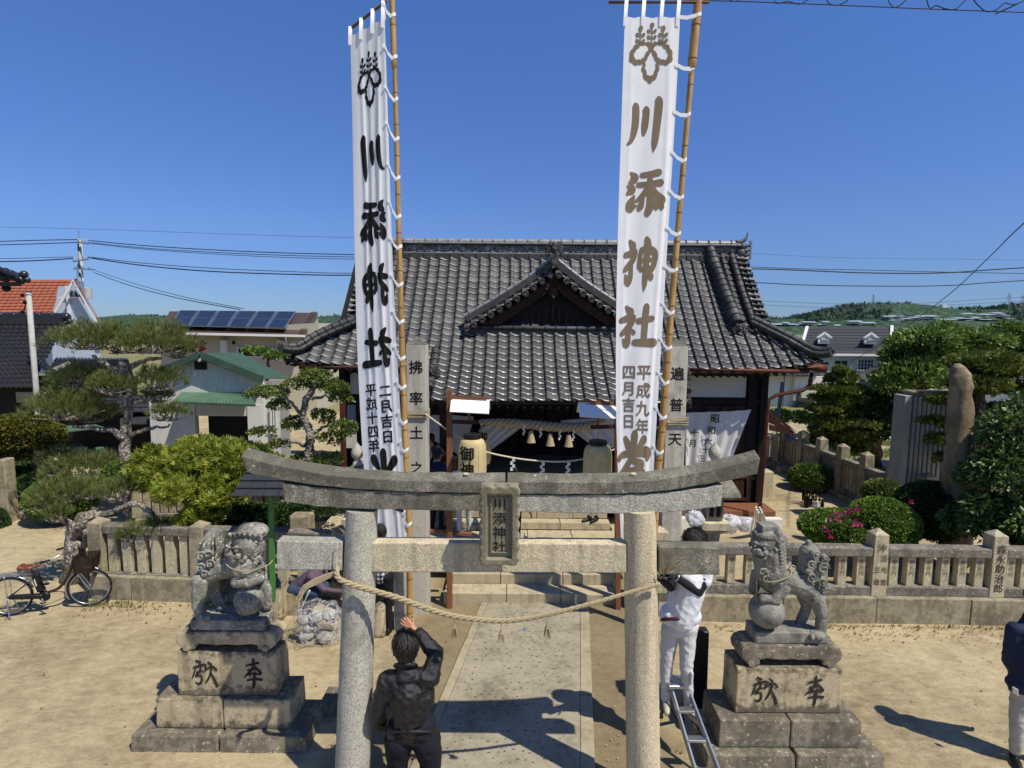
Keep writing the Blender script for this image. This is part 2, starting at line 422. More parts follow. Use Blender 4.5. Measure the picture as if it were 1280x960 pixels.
tag(b.build('ground', M['farground']), kind='structure')
# the raked yard, gently uneven
nx, ny = 150, 150
xs = np.linspace(-26, 22, nx); ys = np.linspace(-6, 30, ny)
V = []
for y in ys:
 for x in xs:
  z = (noise.noise(Vector((x * .35, y * .35, 0))) * .02 + noise.noise(Vector((x * 1.6, y * 1.6, 3))) * .006)
  V.append((x, y, z - .0 if abs(x) < 25 else z))
Fc = [(j * nx + i, j * nx + i + 1, (j + 1) * nx + i + 1, (j + 1) * nx + i) for j in range(ny - 1) for i in range(nx - 1)]
tag(npmesh('yard', V, Fc, M['sand'], smooth=True), kind='structure')
def concrete_mat(name, a, b, c, marks=False):
 t = NT(name); g = t.tc.outputs['Object']
 f = t.math('ADD', t.math('MULTIPLY', t.noise(1.3, 6, .65, vec=g), .6), t.math('MULTIPLY', t.noise(14, 5, .65, vec=g), .4))
 cc = t.ramp(f, [(.38, srgb(b)), (.5, srgb(a)), (.62, srgb(c))])
 cc = t.mix(t.ramp(t.noise(120, 2, vec=g), [(.35, .4), (.55, 0.)]), cc, srgb(b))
 return t.done(cc, .9, t.noise(60, 5, .7, vec=g), .3, .006, spec=.2)
M['concrete'] = concrete_mat('path_concrete', '#9b937d', '#7a7260', '#aaa18c')
M['concrete_edge'] = concrete_mat('path_edge_concrete', '#a39a7f', '#857c66', '#b1a78a')
M['pebble'] = plain('worn_pebble', '#4d4739', .8, var=.3)
# paved walk: field, two edge strips, worn pebbles
pt = thing('path', None, None); tag(pt, kind='structure')
def pathpt(u, Y):   # u 0..1 across, Y distance
 k = (Y - 5.55) / (8.98 - 5.55); xl = -1.02 + .53 * k; xr = .92 + .40 * k
 return Vector((xl + (xr - xl) * u, Y, 0))
def path_strip(name, u0, u1, z0, mt, Y0=-3.0, Y1=9.05, n=1):
 for i in range(n):
  a = Y0 + (Y1 - Y0) * i / n + (.008 if n > 1 else 0); c = Y0 + (Y1 - Y0) * (i + 1) / n - (.008 if n > 1 else 0)
  b = MB(); dz = rnd.uniform(-.003, .003)
  q = [pathpt(u0, a), pathpt(u1, a), pathpt(u1, c), pathpt(u0, c)]
  b.hexa([p + Vector((0, 0, -.05)) for p in q] + [p + Vector((0, 0, z0 + dz)) for p in q])
  b.build(name, mt, pt, bevel=.006)
path_strip('paving_slab', .0605, .9195, .036, M['concrete'], n=3)
path_strip('edge_strip', 0, .0585, .045, M['concrete_edge'], n=4)
path_strip('edge_strip', .9215, 1, .045, M['concrete_edge'], n=5)
b = MB()
for i in range(16):
 for j in range(42):
  if rnd.random() < .45: continue
  p = pathpt(.12 + .76 * (i + .5 * (j % 2) + rnd.uniform(-.25, .25)) / 16, 3.0 + j * .15 + rnd.uniform(-.04, .04))
  b.ell(p + Vector((0, 0, .036)), (rnd.uniform(.013, .026), rnd.uniform(.006, .012), .006), Matrix.Rotation(rnd.uniform(-.4, .4), 3, 'Z'), 6, 4)
b.build('worn_pebbles', M['pebble'], pt, kind='stuff') if False else tag(b.build('worn_pebbles', M['pebble'], pt), kind='stuff')

# ------------------------------------------------------------------ hills
def hill_mat(name, a, b, c):
 t = NT(name); g = t.tc.outputs['Object']
 f = t.math('ADD', t.math('MULTIPLY', t.noise(.012, 6, .6, vec=g), .5), t.math('MULTIPLY', t.vor(.11, vec=g), .5))
 cc = t.ramp(f, [(.25, srgb(a)), (.5, srgb(b)), (.8, srgb(c))])
 return t.done(cc, .95, t.vor(.13, vec=g), 1.0, 6.0, spec=.1)
M['hill'] = hill_mat('wooded_hill', '#2c3f30', '#3c5240', '#536b4e')
M['hill2'] = hill_mat('far_wooded_hill', '#3c5348', '#4a6254', '#5b7463')
def hill(name, prof, Y, depth, mt, seed, rough=1.0):
 """a ridge whose skyline runs through the given picture points at distance Y, with real slopes in front and behind"""
 xs = [p[0] for p in prof]; n = 220; m_ = 26; V = []; 
 for j in range(m_):
  v = j / (m_ - 1)
  for i in range(n):
   x = xs[0] + (xs[-1] - xs[0]) * i / (n - 1)
   yk = np.interp(x, xs, [p[1] for p in prof])
   top = at(x, yk, Y)
   s = math.sin(v * math.pi); yy = Y + (v - .5) * depth
   nz = noise.noise(Vector((i * .06, v * 5, seed))) * .10 + noise.noise(Vector((i * .35, v * 9, seed + 5))) * .05 * rough + noise.noise(Vector((i * 1.3, v * 30, seed))) * .035 * rough
   fl = s ** .8
   V.append((top.x, yy, max(-2, (top.z) * (fl * (1 + nz * 1.0 * (1 - fl * .45))))))
 Fc = [(j * n + i, j * n + i + 1, (j + 1) * n + i + 1, (j + 1) * n + i) for j in range(m_ - 1) for i in range(n - 1)]
 return tag(npmesh(name, V, Fc, mt, smooth=True), kind='structure')
hill('hills', [(-900, 392), (-300, 398), (-60, 394), (20, 400), (120, 400), (170, 394), (230, 396), (300, 400), (380, 398), (420, 395), (450, 398), (520, 404), (640, 407), (800, 406), (960, 404)], 1500, 500, M['hill'], 3)
hill('hills', [(930, 400), (955, 399), (985, 398), (1010, 393), (1040, 386), (1065, 382), (1085, 381), (1110, 380), (1135, 381), (1155, 389), (1175, 389), (1200, 387), (1235, 386), (1262, 382), (1300, 380), (1360, 384), (1500, 392), (1700, 402)], 1150, 520, M['hill'], 9)
hill('hills', [(900, 404), (990, 403), (1100, 399), (1240, 400), (1400, 402), (1600, 404)], 620, 200, M['hill'], 15)

# small stones and crumbs of gravel on the yard
Vg = []; Fg = []
for i in range(2600):
 y = 3.2 + 9 * rnd.random() ** 1.5; x = rnd.uniform(-1, 1) * (y * .98 + 1.5); r = rnd.uniform(.004, .013) * (1.8 if rnd.random() < .05 else 1)
 if noise.noise(Vector((x * .7, y * .7, 5))) < rnd.uniform(-.3, .25) or abs(x - .12 - (y - 6.5) * .14) < .98: continue
 n = len(Vg); a = rnd.uniform(0, 2); Vg += [(x + r * math.cos(a + k * 1.57), y + r * math.sin(a + k * 1.57), .012) for k in range(4)] + [(x, y, .016 + r * .9)]; Fg += [(n + k, n + (k + 1) % 4, n + 4) for k in range(4)]
tag(npmesh('gravel', Vg, Fg, plain('yard_gravel', '#a39a82', .9, var=.3, ns=40)), kind='stuff')
# ================================================================== lettering
_gl = {}
def glyph(ch):
 if ch in _gl: return _gl[ch]
 c = bpy.data.curves.new('t', 'FONT'); c.body = ch; c.size = 1; c.resolution_u = 2
 o = bpy.data.objects.new('t', c); col.objects.link(o); bpy.context.view_layer.update()
 me = bpy.data.meshes.new_from_object(o.evaluated_get(bpy.context.evaluated_depsgraph_get()))
 vs = [(v.co.x - .5, v.co.y - .38) for v in me.vertices]; fs = [tuple(p.vertices) for p in me.polygons]
 bpy.data.objects.remove(o); bpy.data.curves.remove(c); bpy.data.meshes.remove(me)
 _gl[ch] = (vs, fs); return _gl[ch]
def stroke_poly(pts, n=7):
 """a brush stroke as a strip: pts = (x, y, half width)"""
 P = []
 for i in range(len(pts) - 1):
  p0 = pts[max(i - 1, 0)]; p1 = pts[i]; p2 = pts[i + 1]; p3 = pts[min(i + 2, len(pts) - 1)]
  for k in range(n):
   t = k / n
   P.append([.5 * (2 * p1[j] + (p2[j] - p0[j]) * t + (2 * p0[j] - 5 * p1[j] + 4 * p2[j] - p3[j]) * t * t + (3 * p1[j] - p0[j] - 3 * p2[j] + p3[j]) * t ** 3) for j in range(3)])
 P.append(list(pts[-1]))
 vs = []; fs = []
 d0 = None
 for i, p in enumerate(P):
  a = P[max(i - 1, 0)]; b = P[min(i + 1, len(P) - 1)]
  dx, dy = b[0] - a[0], b[1] - a[1]; L = math.hypot(dx, dy) or 1; nx_, ny_ = -dy / L, dx / L
  vs += [(p[0] + nx_ * p[2], p[1] + ny_ * p[2]), (p[0], p[1]), (p[0] - nx_ * p[2], p[1] - ny_ * p[2])]
 for i in range(len(P) - 1):
  k = i * 3; fs += [(k, k + 1, k + 4, k + 3), (k + 1, k + 2, k + 5, k + 4)]
 for e, s in ((0, -1), (len(P) - 1, 1)):   # rounded ends
  p = P[e]; q = P[1] if e == 0 else P[-2]; dx, dy = p[0] - q[0], p[1] - q[1]; L = math.hypot(dx, dy) or 1; ang = math.atan2(dy, dx)
  c = len(vs); vs.append((p[0], p[1])); m_ = 6
  for k in range(m_ + 1):
   t = ang - math.pi / 2 + math.pi * k / m_; vs.append((p[0] + math.cos(t) * p[2] * .95, p[1] + math.sin(t) * p[2] * .95))
  for k in range(m_): fs.append((c, c + 1 + k, c + 2 + k))
 return vs, fs
# big brush characters, unit box -.5...5, y up: each stroke a list of (x, y, half width)
BR = {
 '川': [[(-.34, .32, .06), (-.30, .30, .085), (-.31, -.05, .085), (-.40, -.30, .05), (-.52, -.38, .012)],
  [(-.03, .26, .07), (0, .24, .08), (-.03, -.04, .08), (-.05, -.16, .05)],
  [(.30, .44, .07), (.34, .40, .095), (.31, 0, .09), (.27, -.35, .075), (.24, -.52, .01)]],
 '添': [[(-.40, .40, .03), (-.30, .30, .09), (-.40, .20, .05)], [(-.46, .12, .03), (-.36, .05, .09), (-.46, -.04, .04)],
  [(-.30, -.10, .03), (-.38, -.26, .09), (-.40, -.38, .07), (-.25, -.30, .03)],
  [(-.12, .36, .05), (.10, .38, .06), (.30, .42, .07)], [(-.20, .15, .05), (.10, .17, .055), (.36, .20, .07)],
  [(.10, .38, .05), (.06, .12, .06), (-.08, -.08, .06), (-.24, -.20, .03)], [(.10, .15, .06), (.22, -.02, .07), (.42, -.18, .085)],
  [(.10, -.06, .06), (.12, -.30, .085), (.06, -.46, .07)], [(-.06, -.16, .03), (-.12, -.30, .07), (-.16, -.36, .05)],
  [(.26, -.14, .03), (.30, -.26, .07), (.28, -.34, .05)], [(.36, -.24, .03), (.42, -.32, .06)]],
 '神': [[(-.32, .42, .04), (-.24, .34, .085)], [(-.44, .16, .05), (-.26, .20, .06), (-.16, .24, .05), (-.22, .08, .06), (-.42, -.10, .05), (-.46, -.14, .03)],
  [(-.28, .02, .055), (-.28, -.24, .06), (-.36, -.34, .08), (-.42, -.22, .03)],
  [(-.02, .20, .05), (-.04, -.05, .055)], [(.0, .26, .05), (.20, .28, .06), (.38, .20, .07), (.36, -.02, .06), (.28, -.14, .05)],
  [(.0, .06, .03), (.28, .08, .035)], [(.0, -.10, .045), (.24, -.08, .05)], [(.14, .46, .06), (.17, .36, .085), (.15, 0, .07), (.13, -.36, .06), (.11, -.52, .01)], [(.24, -.16, .04), (.30, -.24, .07)]],
 '社': [[(-.30, .44, .04), (-.20, .34, .09)], [(-.44, .14, .055), (-.24, .20, .07), (-.10, .22, .05), (-.22, .02, .07), (-.42, -.16, .05)],
  [(-.26, .0, .06), (-.25, -.22, .065), (-.30, -.38, .085), (-.38, -.28, .03)], [(-.16, -.06, .03), (-.10, -.12, .05)],
  [(.02, .14, .06), (.20, .16, .06), (.38, .20, .06)], [(.22, .46, .07), (.20, .20, .075), (.18, -.30, .07)], [(-.08, -.34, .06), (.16, -.34, .075), (.46, -.34, .085)]],
 '當': [[(-.22, .42, .05), (-.14, .30, .075)], [(.02, .50, .075), (.0, .30, .07)], [(.26, .42, .07), (.14, .28, .05)], [(-.40, .06, .04), (-.30, .14, .05), (.0, .18, .06), (.36, .20, .085), (.38, .08, .04)],
  [(-.02, .18, .04), (-.14, .0, .055), (-.34, -.18, .05), (-.46, -.26, .04)], [(.0, .04, .05), (.22, .0, .06), (.16, -.1, .045)],
  [(-.14, -.14, .05), (.12, -.10, .05), (.26, -.18, .065), (.30, -.42, .07)], [(-.16, -.14, .05), (-.22, -.42, .065)], [(-.10, -.28, .035), (.2, -.28, .035)], [(-.16, -.42, .045), (.2, -.42, .045)]],
 '光': [[(-.02, .52, .07), (-.02, .3, .065), (.02, .12, .05)], [(-.30, .38, .08), (-.12, .22, .05)], [(.24, .42, .08), (.12, .26, .04)], [(-.42, .08, .05), (-.1, .12, .07), (.3, .14, .06)],
  [(.0, .06, .05), (-.04, -.14, .06), (-.18, -.34, .06), (-.42, -.46, .03)], [(.08, .06, .05), (.16, -.2, .06), (.36, -.42, .07), (.42, -.3, .03)]],
}
def crest():
 """the three-leaf paulownia crest: outlined leaves below, three sprigs of small buds above"""
 S = []
 def leaf(cx, cy, ang, L, W, lob=5):
  out = []
  for k in range(25):
   t = k / 24; a = math.pi * (2 * t - 1)
   rx = W * math.sin(a) * (1 + .10 * math.cos(lob * 2 * a)); ry = -L * .5 * (1 + math.cos(a)) * (1 + .04 * math.cos(lob * 3 * a))
   out.append((cx + rx * math.cos(ang) - ry * math.sin(ang), cy + rx * math.sin(ang) + ry * math.cos(ang), .018 + .034 * (.5 + .5 * math.cos(a)) * (1 if lob else 0)))
  return out
 S.append(leaf(0, .04, 0, .52, .17)); S.append(leaf(-.05, .10, -1.08, .46, .15)); S.append(leaf(.05, .10, 1.08, .46, .15)); S.append([(0, .06, .05), (0, .09, .05)])
 def sprig(cx, y0, n):
  S.append([(cx, y0, .014), (cx, y0 + n * .11, .014)])
  for i in range(n):
   for s in (-1, 1): S.append([(cx + s * .03, y0 + .03 + i * .11, .018), (cx + s * .075, y0 + .045 + i * .11, .038), (cx + s * .10, y0 + .06 + i * .11, .02)])
  S.append([(cx, y0 + n * .11, .03), (cx, y0 + n * .11 + .05, .055)])
 sprig(0, .12, 3); sprig(-.27, .16, 2); sprig(.27, .16, 2)
 return S
def brush(mb, key, f, sx, sy, cx=0, cy=0, mirror=False, lift=.0002):
 """f maps (u, v, lift) to a point on the surface that carries the writing"""
 S = crest() if key == 'crest' else BR[key]
 for i, st in enumerate(S):
  vs, fs = stroke_poly(st if key == 'crest' else [(a_, b_, c_ * 1.17) for a_, b_, c_ in st])
  mb.add([f(cx + (-x if mirror else x) * sx, cy + y * sy, i * lift) for x, y in vs], fs)
def text_on(mb, ch, f, s, cx, cy, mirror=False, wx=1.0, lift=0):
 vs, fs = glyph(ch)
 mb.add([f(cx + (-x if mirror else x) * s * wx, cy + y * s, lift) for x, y in vs], fs)
def bold_on(mb, ch, f, s, cx, cy, mirror=False, wx=1.0, k=.02):
 for i, (dx, dy) in enumerate(((0, 0), (k, 0), (-k, 0), (0, k), (0, -k))): text_on(mb, ch, f, s, cx + dx * s, cy + dy * s, mirror, wx, lift=i * .0003)

# ================================================================== torii
TY = 5.1
tor = thing('torii_gate', 'large grey granite torii gate with curved top lintel, standing over the concrete walk', 'gate', (at(626, 700, TY).x, TY, 0))
def tp(x, y, dy=0): return at(x, y, TY, dy)
# pillars (lean inward a little, taper upward)
for (xt, xb, rt, rb) in ((452.5, 441, .146, .172), (799.5, 804, .150, .165)):
 T = tp(xt, 636); B_ = tp(xb, 960); k = (0 - T.z) / (B_.z - T.z); Z0 = T + (B_ - T) * k; Z0.y = TY
 b = MB(); n = 26; pts = [Z0 + (T - Z0) * (i / n) for i in range(n + 1)]; pts[0] = Z0 + Vector((0, 0, -.1))
 b.tube(pts, [rb + (rt - rb) * i / n for i in range(n + 1)], 28)
 o = b.build('pillar', M['granite' if xt < 600 else 'granite_warm'], tor, smooth=True); stone_noise(o, .0035, 7)
 o.data.set_sharp_from_angle(angle=R(60))
# lintels: top one (kasagi) flares upward at the ends, second (shimaki) under it
def lintel(name, top, bot, d, mt, parent, jag=0.004, slant=0.0, wedge=.05):
 """top, bot: picture outlines left to right with the same number of points; d = half depth"""
 N = 30
 xs = np.linspace(0, 1, N)
 def ip(L, t):
  q = t * (len(L) - 1); i = min(int(q), len(L) - 2); f_ = q - i
  p0, p1, p2, p3 = L[max(i - 1, 0)], L[i], L[i + 1], L[min(i + 2, len(L) - 1)]
  return tuple(.5 * (2 * p1[j] + (p2[j] - p0[j]) * f_ + (2 * p0[j] - 5 * p1[j] + 4 * p2[j] - p3[j]) * f_ * f_ + (3 * p1[j] - p0[j] - 3 * p2[j] + p3[j]) * f_ ** 3) for j in range(2))
 b = MB(); vs = []
 for t in xs:
  a = ip(top, t); c = ip(bot, t); T = tp(*a); B_ = tp(*c); D = Vector((0, d, 0)); j = lambda: Vector((0, rnd.uniform(-jag, jag), rnd.uniform(-jag, jag)))
  ridge = T + Vector((0, 0, wedge))
  vs += [B_ - D * .92 + j(), T - D + j(), ridge + j(), T + D + j(), B_ + D * .92 + j()]
 fs = []
 for i in range(N - 1):
  for k in range(5): fs.append((i * 5 + k, i * 5 + (k + 1) % 5, (i + 1) * 5 + (k + 1) % 5, (i + 1) * 5 + k))
 fs.append((0, 1, 2, 3, 4)); fs.append(tuple((N - 1) * 5 + k for k in range(5))[::-1]); b.add(vs, fs)
 o = b.build(name, mt, parent, bevel=.008, seg=2); stone_noise(o, .004, 9); return o
lintel('top_lintel', [(309, 566), (380, 583), (470, 594), (560, 597), (631.5, 597)], [(316, 587), (380, 599.5), (470, 608.5), (560, 611.5), (631.5, 612.5)], .125, M['granite_dark'], tor)
lintel('top_lintel', [(634, 597), (720, 598), (800, 596), (870, 586), (943, 569)], [(634, 612.5), (720, 613.5), (800, 611.5), (865, 604), (940, 589)], .125, M['granite_dark'], tor)
lintel('lower_lintel', [(358, 600), (430, 607.5), (520, 611.5), (640, 614.5)], [(360, 624), (430, 631.5), (520, 633.5), (640, 636)], .10, M['granite_dark'], tor, wedge=.0)
lintel('lower_lintel', [(641, 614.5), (740, 615), (820, 612.5), (899, 602)], [(641, 636), (740, 637.5), (820, 637), (897, 629)], .10, M['granite'], tor, wedge=.0)
# tie beam: middle piece and the two stubs outside the pillars
for (xa, xc, ya, yb, mt, sk) in ((350, 431, 672, 708, 'granite', 0), (467, 781, 674.5, 711, 'granite_warm', 1), (821, 896, 679, 713.5, 'granite_dark', 0)):
 b = MB(); p = [tp(xa, yb), tp(xc, yb + 1.2), tp(xc, ya + 1.5), tp(xa, ya)]; D = Vector((0, .08, 0))
 b.hexa([p[0] - D, p[1] - D, p[1] + D, p[0] + D, p[3] - D, p[2] - D, p[2] + D, p[3] + D])
 o = b.build('tie_beam', M[mt], tor, bevel=.012, seg=2); stone_noise(o, .006, 6, 3)
# plaque with a scalloped frame
def pq(x, y, dy): return at(x, y, TY - .26, dy)
pc = [pq(600, 704, 0), pq(647, 705, 0), pq(647, 604, 0), pq(600, 603, 0)]
px0, px1, pz0, pz1 = pc[0].x + .01, pc[1].x, pc[0].z + .01, pc[2].z; py = TY - .26; tilt = .10   # leans forward at the top
PM = Matrix.Translation((0, py, pz0)) @ Matrix.Rotation(tilt, 4, 'X') @ Matrix.Translation((0, 0, -pz0))
b = MB(); b.box(px0 + .035, px1 - .035, -.01, .10, pz0 + .03, pz1 - .03, PM); plq = b.build('plaque', M['plaque'], tor, bevel=.004)
b = MB(); fw = .055
for (a0, a1, c0, c1) in ((px0, px0 + fw, pz0, pz1), (px1 - fw, px1, pz0, pz1)): b.box(a0, a1, -.05, .09, c0, c1, PM, .0)
for (a0, a1, c0, c1) in ((px0 + fw + .001, px1 - fw - .001, pz0, pz0 + fw), (px0 + fw + .001, px1 - fw - .001, pz1 - fw * 1.1, pz1)): b.box(a0, a1, -.05, .09, c0, c1, PM, .0)
for i in range(7):   # rolls of the scalloped edge
 z = pz0 + (pz1 - pz0) * (i + .5) / 7
 for x in (px0 + .003, px1 - .003): b.ell(PM @ Vector((x, -.005, z)), (.022, .052, .041), None, 10, 6)
for i in range(3):
 x = px0 + (px1 - px0) * (i + .5) / 3
 for z in (pz0, pz1): b.ell(PM @ Vector((x, -.005, z)), (.046, .052, .022), None, 10, 6)
plf = remesh(b, 'plaque_frame', M['plaque'], plq, .0075, 2)
b = MB(); ix0, ix1 = px0 + .085, px1 - .085
for (a0, a1, c0, c1) in ((ix0, ix0 + .01, pz0 + .1, pz1 - .1), (ix1 - .01, ix1, pz0 + .1, pz1 - .1), (ix0 + .011, ix1 - .011, pz0 + .1, pz0 + .11), (ix0 + .011, ix1 - .011, pz1 - .11, pz1 - .1)): b.box(a0, a1, -.022, -.008, c0, c1, PM)
b.build('plaque_moulding', M['plaque'], plq)
b = MB(); pcx = (px0 + px1) / 2
for i, ch in enumerate('川添神社'):
 f = lambda u, v, l: PM @ Vector((u, -.0125 - l, v))
 bold_on(b, ch, f, .125, pcx, pz1 - .165 - i * .135, wx=.98, k=.012)
b.build('lettering', M['carve'], plq)
# pebbles lying on the lintel
for (x, y, r) in ((583, 594, .02), (790, 594, .022), (668, 596, .012)):
 b = MB(); p = tp(x, y + 1); b.ell(p + Vector((0, -.05, .03)), (r * 1.4, r, r * .8), None, 8, 6); o = b.build('pebble', M['granite_warm'])
 tag(o, {583: 'pinkish pebble lying on the torii lintel, just above the stone plaque', 790: 'greyish pebble lying on the torii lintel, in front of the brown-lettered banner', 668: 'tiny pebble lying on the torii lintel, to the right of the joint'}[x], 'pebble', 'pebbles thrown onto the torii')

# rope --------------------------------------------------------------
def straw_mat():
 t = NT('straw_rope'); f = t.noise(3, 4, .6, stretch=(60, 60, 60)); cc = t.ramp(f, [(.3, srgb('#6f6046')), (.6, srgb('#bfaf8b'))])
 return t.done(cc, .9, f, .6, .004, spec=.2)
M['straw'] = straw_mat()
M['hemp'] = plain('white_hemp_rope', '#d9d0b6', .9, var=.12, ns=60)
def catmull(pts, n=12):
 out = []
 for i in range(len(pts) - 1):
  p0, p1, p2, p3 = pts[max(i - 1, 0)], pts[i], pts[i + 1], pts[min(i + 2, len(pts) - 1)]
  for k in range(n):
   t = k / n; out.append(.5 * (2 * p1 + (p2 - p0) * t + (2 * p0 - 5 * p1 + 4 * p2 - p3) * t * t + (3 * p1 - p0 - 3 * p2 + p3) * t ** 3))
 out.append(pts[-1].copy()); return out
def resample(pts, step):
 out = [pts[0].copy()]; acc = 0
 for a, b in zip(pts, pts[1:]):
  L = (b - a).length
  if L < 1e-9: continue
  t = step - acc
  while t <= L: out.append(a + (b - a) * (t / L)); t += step
  acc = (acc + L) % step
 out.append(pts[-1].copy()); return out
def twisted(mb_name, path, r, mt, parent, strands=3, pitch=.11, taper=None):
 pts = resample(path, pitch / 9); N = len(pts); out = []
 for k in range(strands):
  b = MB(); q = []; rr = []
  for i, p in enumerate(pts):
   d = (pts[min(i + 1, N - 1)] - pts[max(i - 1, 0)]).normalized(); a, c = frame(d)
   ph = 2 * math.pi * (i / 9 + k / strands); rk = r * (taper(i / (N - 1)) if taper else 1)
   q.append(p + a * (math.cos(ph) * rk * .6) + c * (math.sin(ph) * rk * .6)); rr.append(rk * .53)
  b.tube(q, rr, 7); out.append(b.build(mb_name, mt, parent, smooth=True))
 return out
rp = thing('sacred_rope', 'twisted straw rope slung across the torii pillars with frayed end and hanging tassels', 'rope', tp(620, 755, -.3))
fy = -.24
path = catmull([tp(425, 704, -.10), tp(432, 710, -.22), tp(455, 719, -.23), tp(500, 731, fy), tp(560, 751.5, fy), tp(610, 759, fy), tp(646, 758.5, fy), tp(687, 751, fy), tp(735, 739, fy), tp(782, 726.5, -.22), tp(818, 718, -.20)])
twisted('rope_strand', path, .030, M['straw'], rp, pitch=.19, taper=lambda t: 1.0 - .45 * t if t > .3 else .85)
b = MB()   # loose frayed end on the left
for i in range(26):
 a = tp(426 + rnd.uniform(-2, 2), 708 + rnd.uniform(-2, 2), -.13); e = tp(376 + rnd.uniform(-4, 9), 742 + rnd.uniform(-3, 16), -.18 + rnd.uniform(-.05, .05)); m1 = tp(402, 716 + rnd.uniform(-2, 5), -.16)
 b.tube(catmull([a, m1, tp(388 + rnd.uniform(-2, 2), 726 + rnd.uniform(-3, 3), -.18), e], 5), [.009] * 10 + [.007, .006, .005, .004, .003, .002], 5)
tag(b.build('frayed_end', M['straw'], rp), kind='stuff')
b = MB(); b.tube([tp(427, 672, -.125), tp(426, 690, -.125), tp(426, 705, -.12)], .006, 6); b.build('tie_cord', M['hemp'], rp)
for (x, y, L) in ((571, 756, 24), (627, 764, 20), (682, 757, 22)):
 T = tp(x, y, fy); E_ = tp(x, y + L, fy); b = MB(); b.tube([T, T + (E_ - T) * .35], .004, 5)
 for i in range(22):
  s = rnd.uniform(-.035, .035); s2 = rnd.uniform(-.02, .02)
  k = T + (E_ - T) * .35; b.tube([k + Vector((s * .15, s2 * .2, 0)), k + Vector((s * .5, s2, -.03)), E_ + Vector((s, s2, rnd.uniform(-.02, .02)))], [.006, .005, .002], 4)
 b.build('tassel', M['straw'], rp)
# sheaf at right end on the tie beam
b = MB()
for i in range(34):
 a = tp(823, 710, -.14); e = tp(820 + rnd.uniform(0, 34), 686 + rnd.uniform(-6, 12), -.20 + rnd.uniform(-.04, .04))
 b.tube([a, (a + e) / 2 + Vector((rnd.uniform(-.01, .01), 0, 0)), e], [.004, .003, .001], 4)
tag(b.build('straw_sheaf', M['straw'], rp), kind='stuff')
b = MB(); b.add([tp(655, 766, fy - .01), tp(661, 765, fy - .02), tp(656, 773, fy - .0), tp(652, 771, fy + .01)], [(0, 1, 2, 3)]); b.v = b.v + [tuple(Vector(p) + Vector((0, .002, 0))) for p in b.v]; b.f.append((4, 5, 6, 7)); b.m.append(0); b.build('paper_slip', M['paper'], rp)
# ================================================================== shrine hall
def tile_mat():
 t = NT('smoked_roof_tile'); at_ = t.n('ShaderNodeAttribute'); at_.attribute_name = 'var'
 r = t.math('FRACT', t.math('ADD', at_.outputs['Fac'], t.oi.outputs['Random']))
 f = t.noise(7, 5, .6, vec=t.P)
 cc = t.ramp(f, [(.3, srgb('#323333')), (.55, srgb('#424342')), (.78, srgb('#605f5b'))])
 cc = t.mix(t.ramp(r, [(0, 0.), (1, .5)]), cc, srgb('#353635'))
 cc = t.mix(t.ramp(r, [(.9, 0.), (.97, .6)]), cc, srgb('#6c6a65'))
 gp = t.G.outputs['Position']; cc = t.mix(t.math('MULTIPLY', t.ramp(t.noise(.55, 5, .6, vec=gp), [(.45, 0.), (.65, 1.)]), .45), cc, srgb('#2c2c28')); cc = t.mix(t.math('MULTIPLY', t.ramp(t.noise(1, 5, .65, vec=gp, stretch=(4, .5, .5)), [(.54, 0.), (.66, 1.)]), .4), cc, srgb('#5b5953'))
 ro = t.ramp(t.noise(12, 4), [(.3, .46), (.7, .64)])
 return t.done(cc, ro, t.noise(45, 4), .15, .004, metal=.0, spec=.4)
M['tile'] = tile_mat()
M['tile_light'] = plain('silvery_ridge_tile', '#8a8985', .45, .0, var=.35, ns=8, spec=.6)
M['tile_dark'] = plain('dark_ridge_tile', '#464644', .55, .0, var=.35, ns=9, spec=.5)
M['mortar'] = plain('ridge_mortar', '#8a8880', .9, var=.3, ns=12)
SC = 0.98                       # centre line of the hall
YE, YP, YR = 12.5, 11.5, 15.05  # main eave, porch eave, ridge foot
def prof(Y):
 t = Y - YE
 return 3.76 + (.86 * t + .075 * t * t if t >= 0 else .66 * t + .05 * t * t)
def cornerlift(x):
 d = max(0, abs(x - SC) - 4.2) / 1.9; return .20 * d * d
def roofpt(x, Y, lift=0.0):
 s = (prof(Y + .01) - prof(Y - .01)) / .02; n = Vector((0, -s, 1)).normalized()
 fade = max(0.0, 1 - (Y - YE) / 1.4)
 return Vector((x, Y, prof(Y) + .03 * noise.noise(Vector((x * .45, Y * .6, 1))) + cornerlift(x) * fade)) + n * lift
hall = thing('shrine_hall', 'shrine hall with grey tiled hip-and-gable roof, triangular dormer gable and projecting porch', 'building', (SC, 14, 0))
# one sangawara tile, local: x across, y up the slope, z out
TWD, TLN = .265, .2
def tile_geo():
 prof_ = [(0, .022), (.014, .044), (.045, .046), (.085, .026), (.13, .004), (.18, -.010), (.23, -.013), (.266, -.008)]
 V = []; Fs = []; mi = []
 n = len(prof_)
 for (y, dz) in ((TLN + .02, -.006), (-.008, .026), (-.032, .017), (-.027, -.006)):
  for (x, z) in prof_: V.append((x, y, z + dz))
 for r in range(3):
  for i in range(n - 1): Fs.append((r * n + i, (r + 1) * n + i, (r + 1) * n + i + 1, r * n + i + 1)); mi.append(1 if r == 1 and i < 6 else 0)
 V.append((0, -.02, -.02)); V.append((0, TLN + .02, -.02)); Fs.append((0, 4 * n + 1, 4 * n, n)); mi.append(0)
 return V, Fs, mi
TV, TF, TM = tile_geo()
M['tile_edge'] = plain('painted_glint_tile_edge', '#6f706e', .38, .0, var=.6, ns=5, spec=.7)  # paler than the tile: sun glint on the lips put into the colour
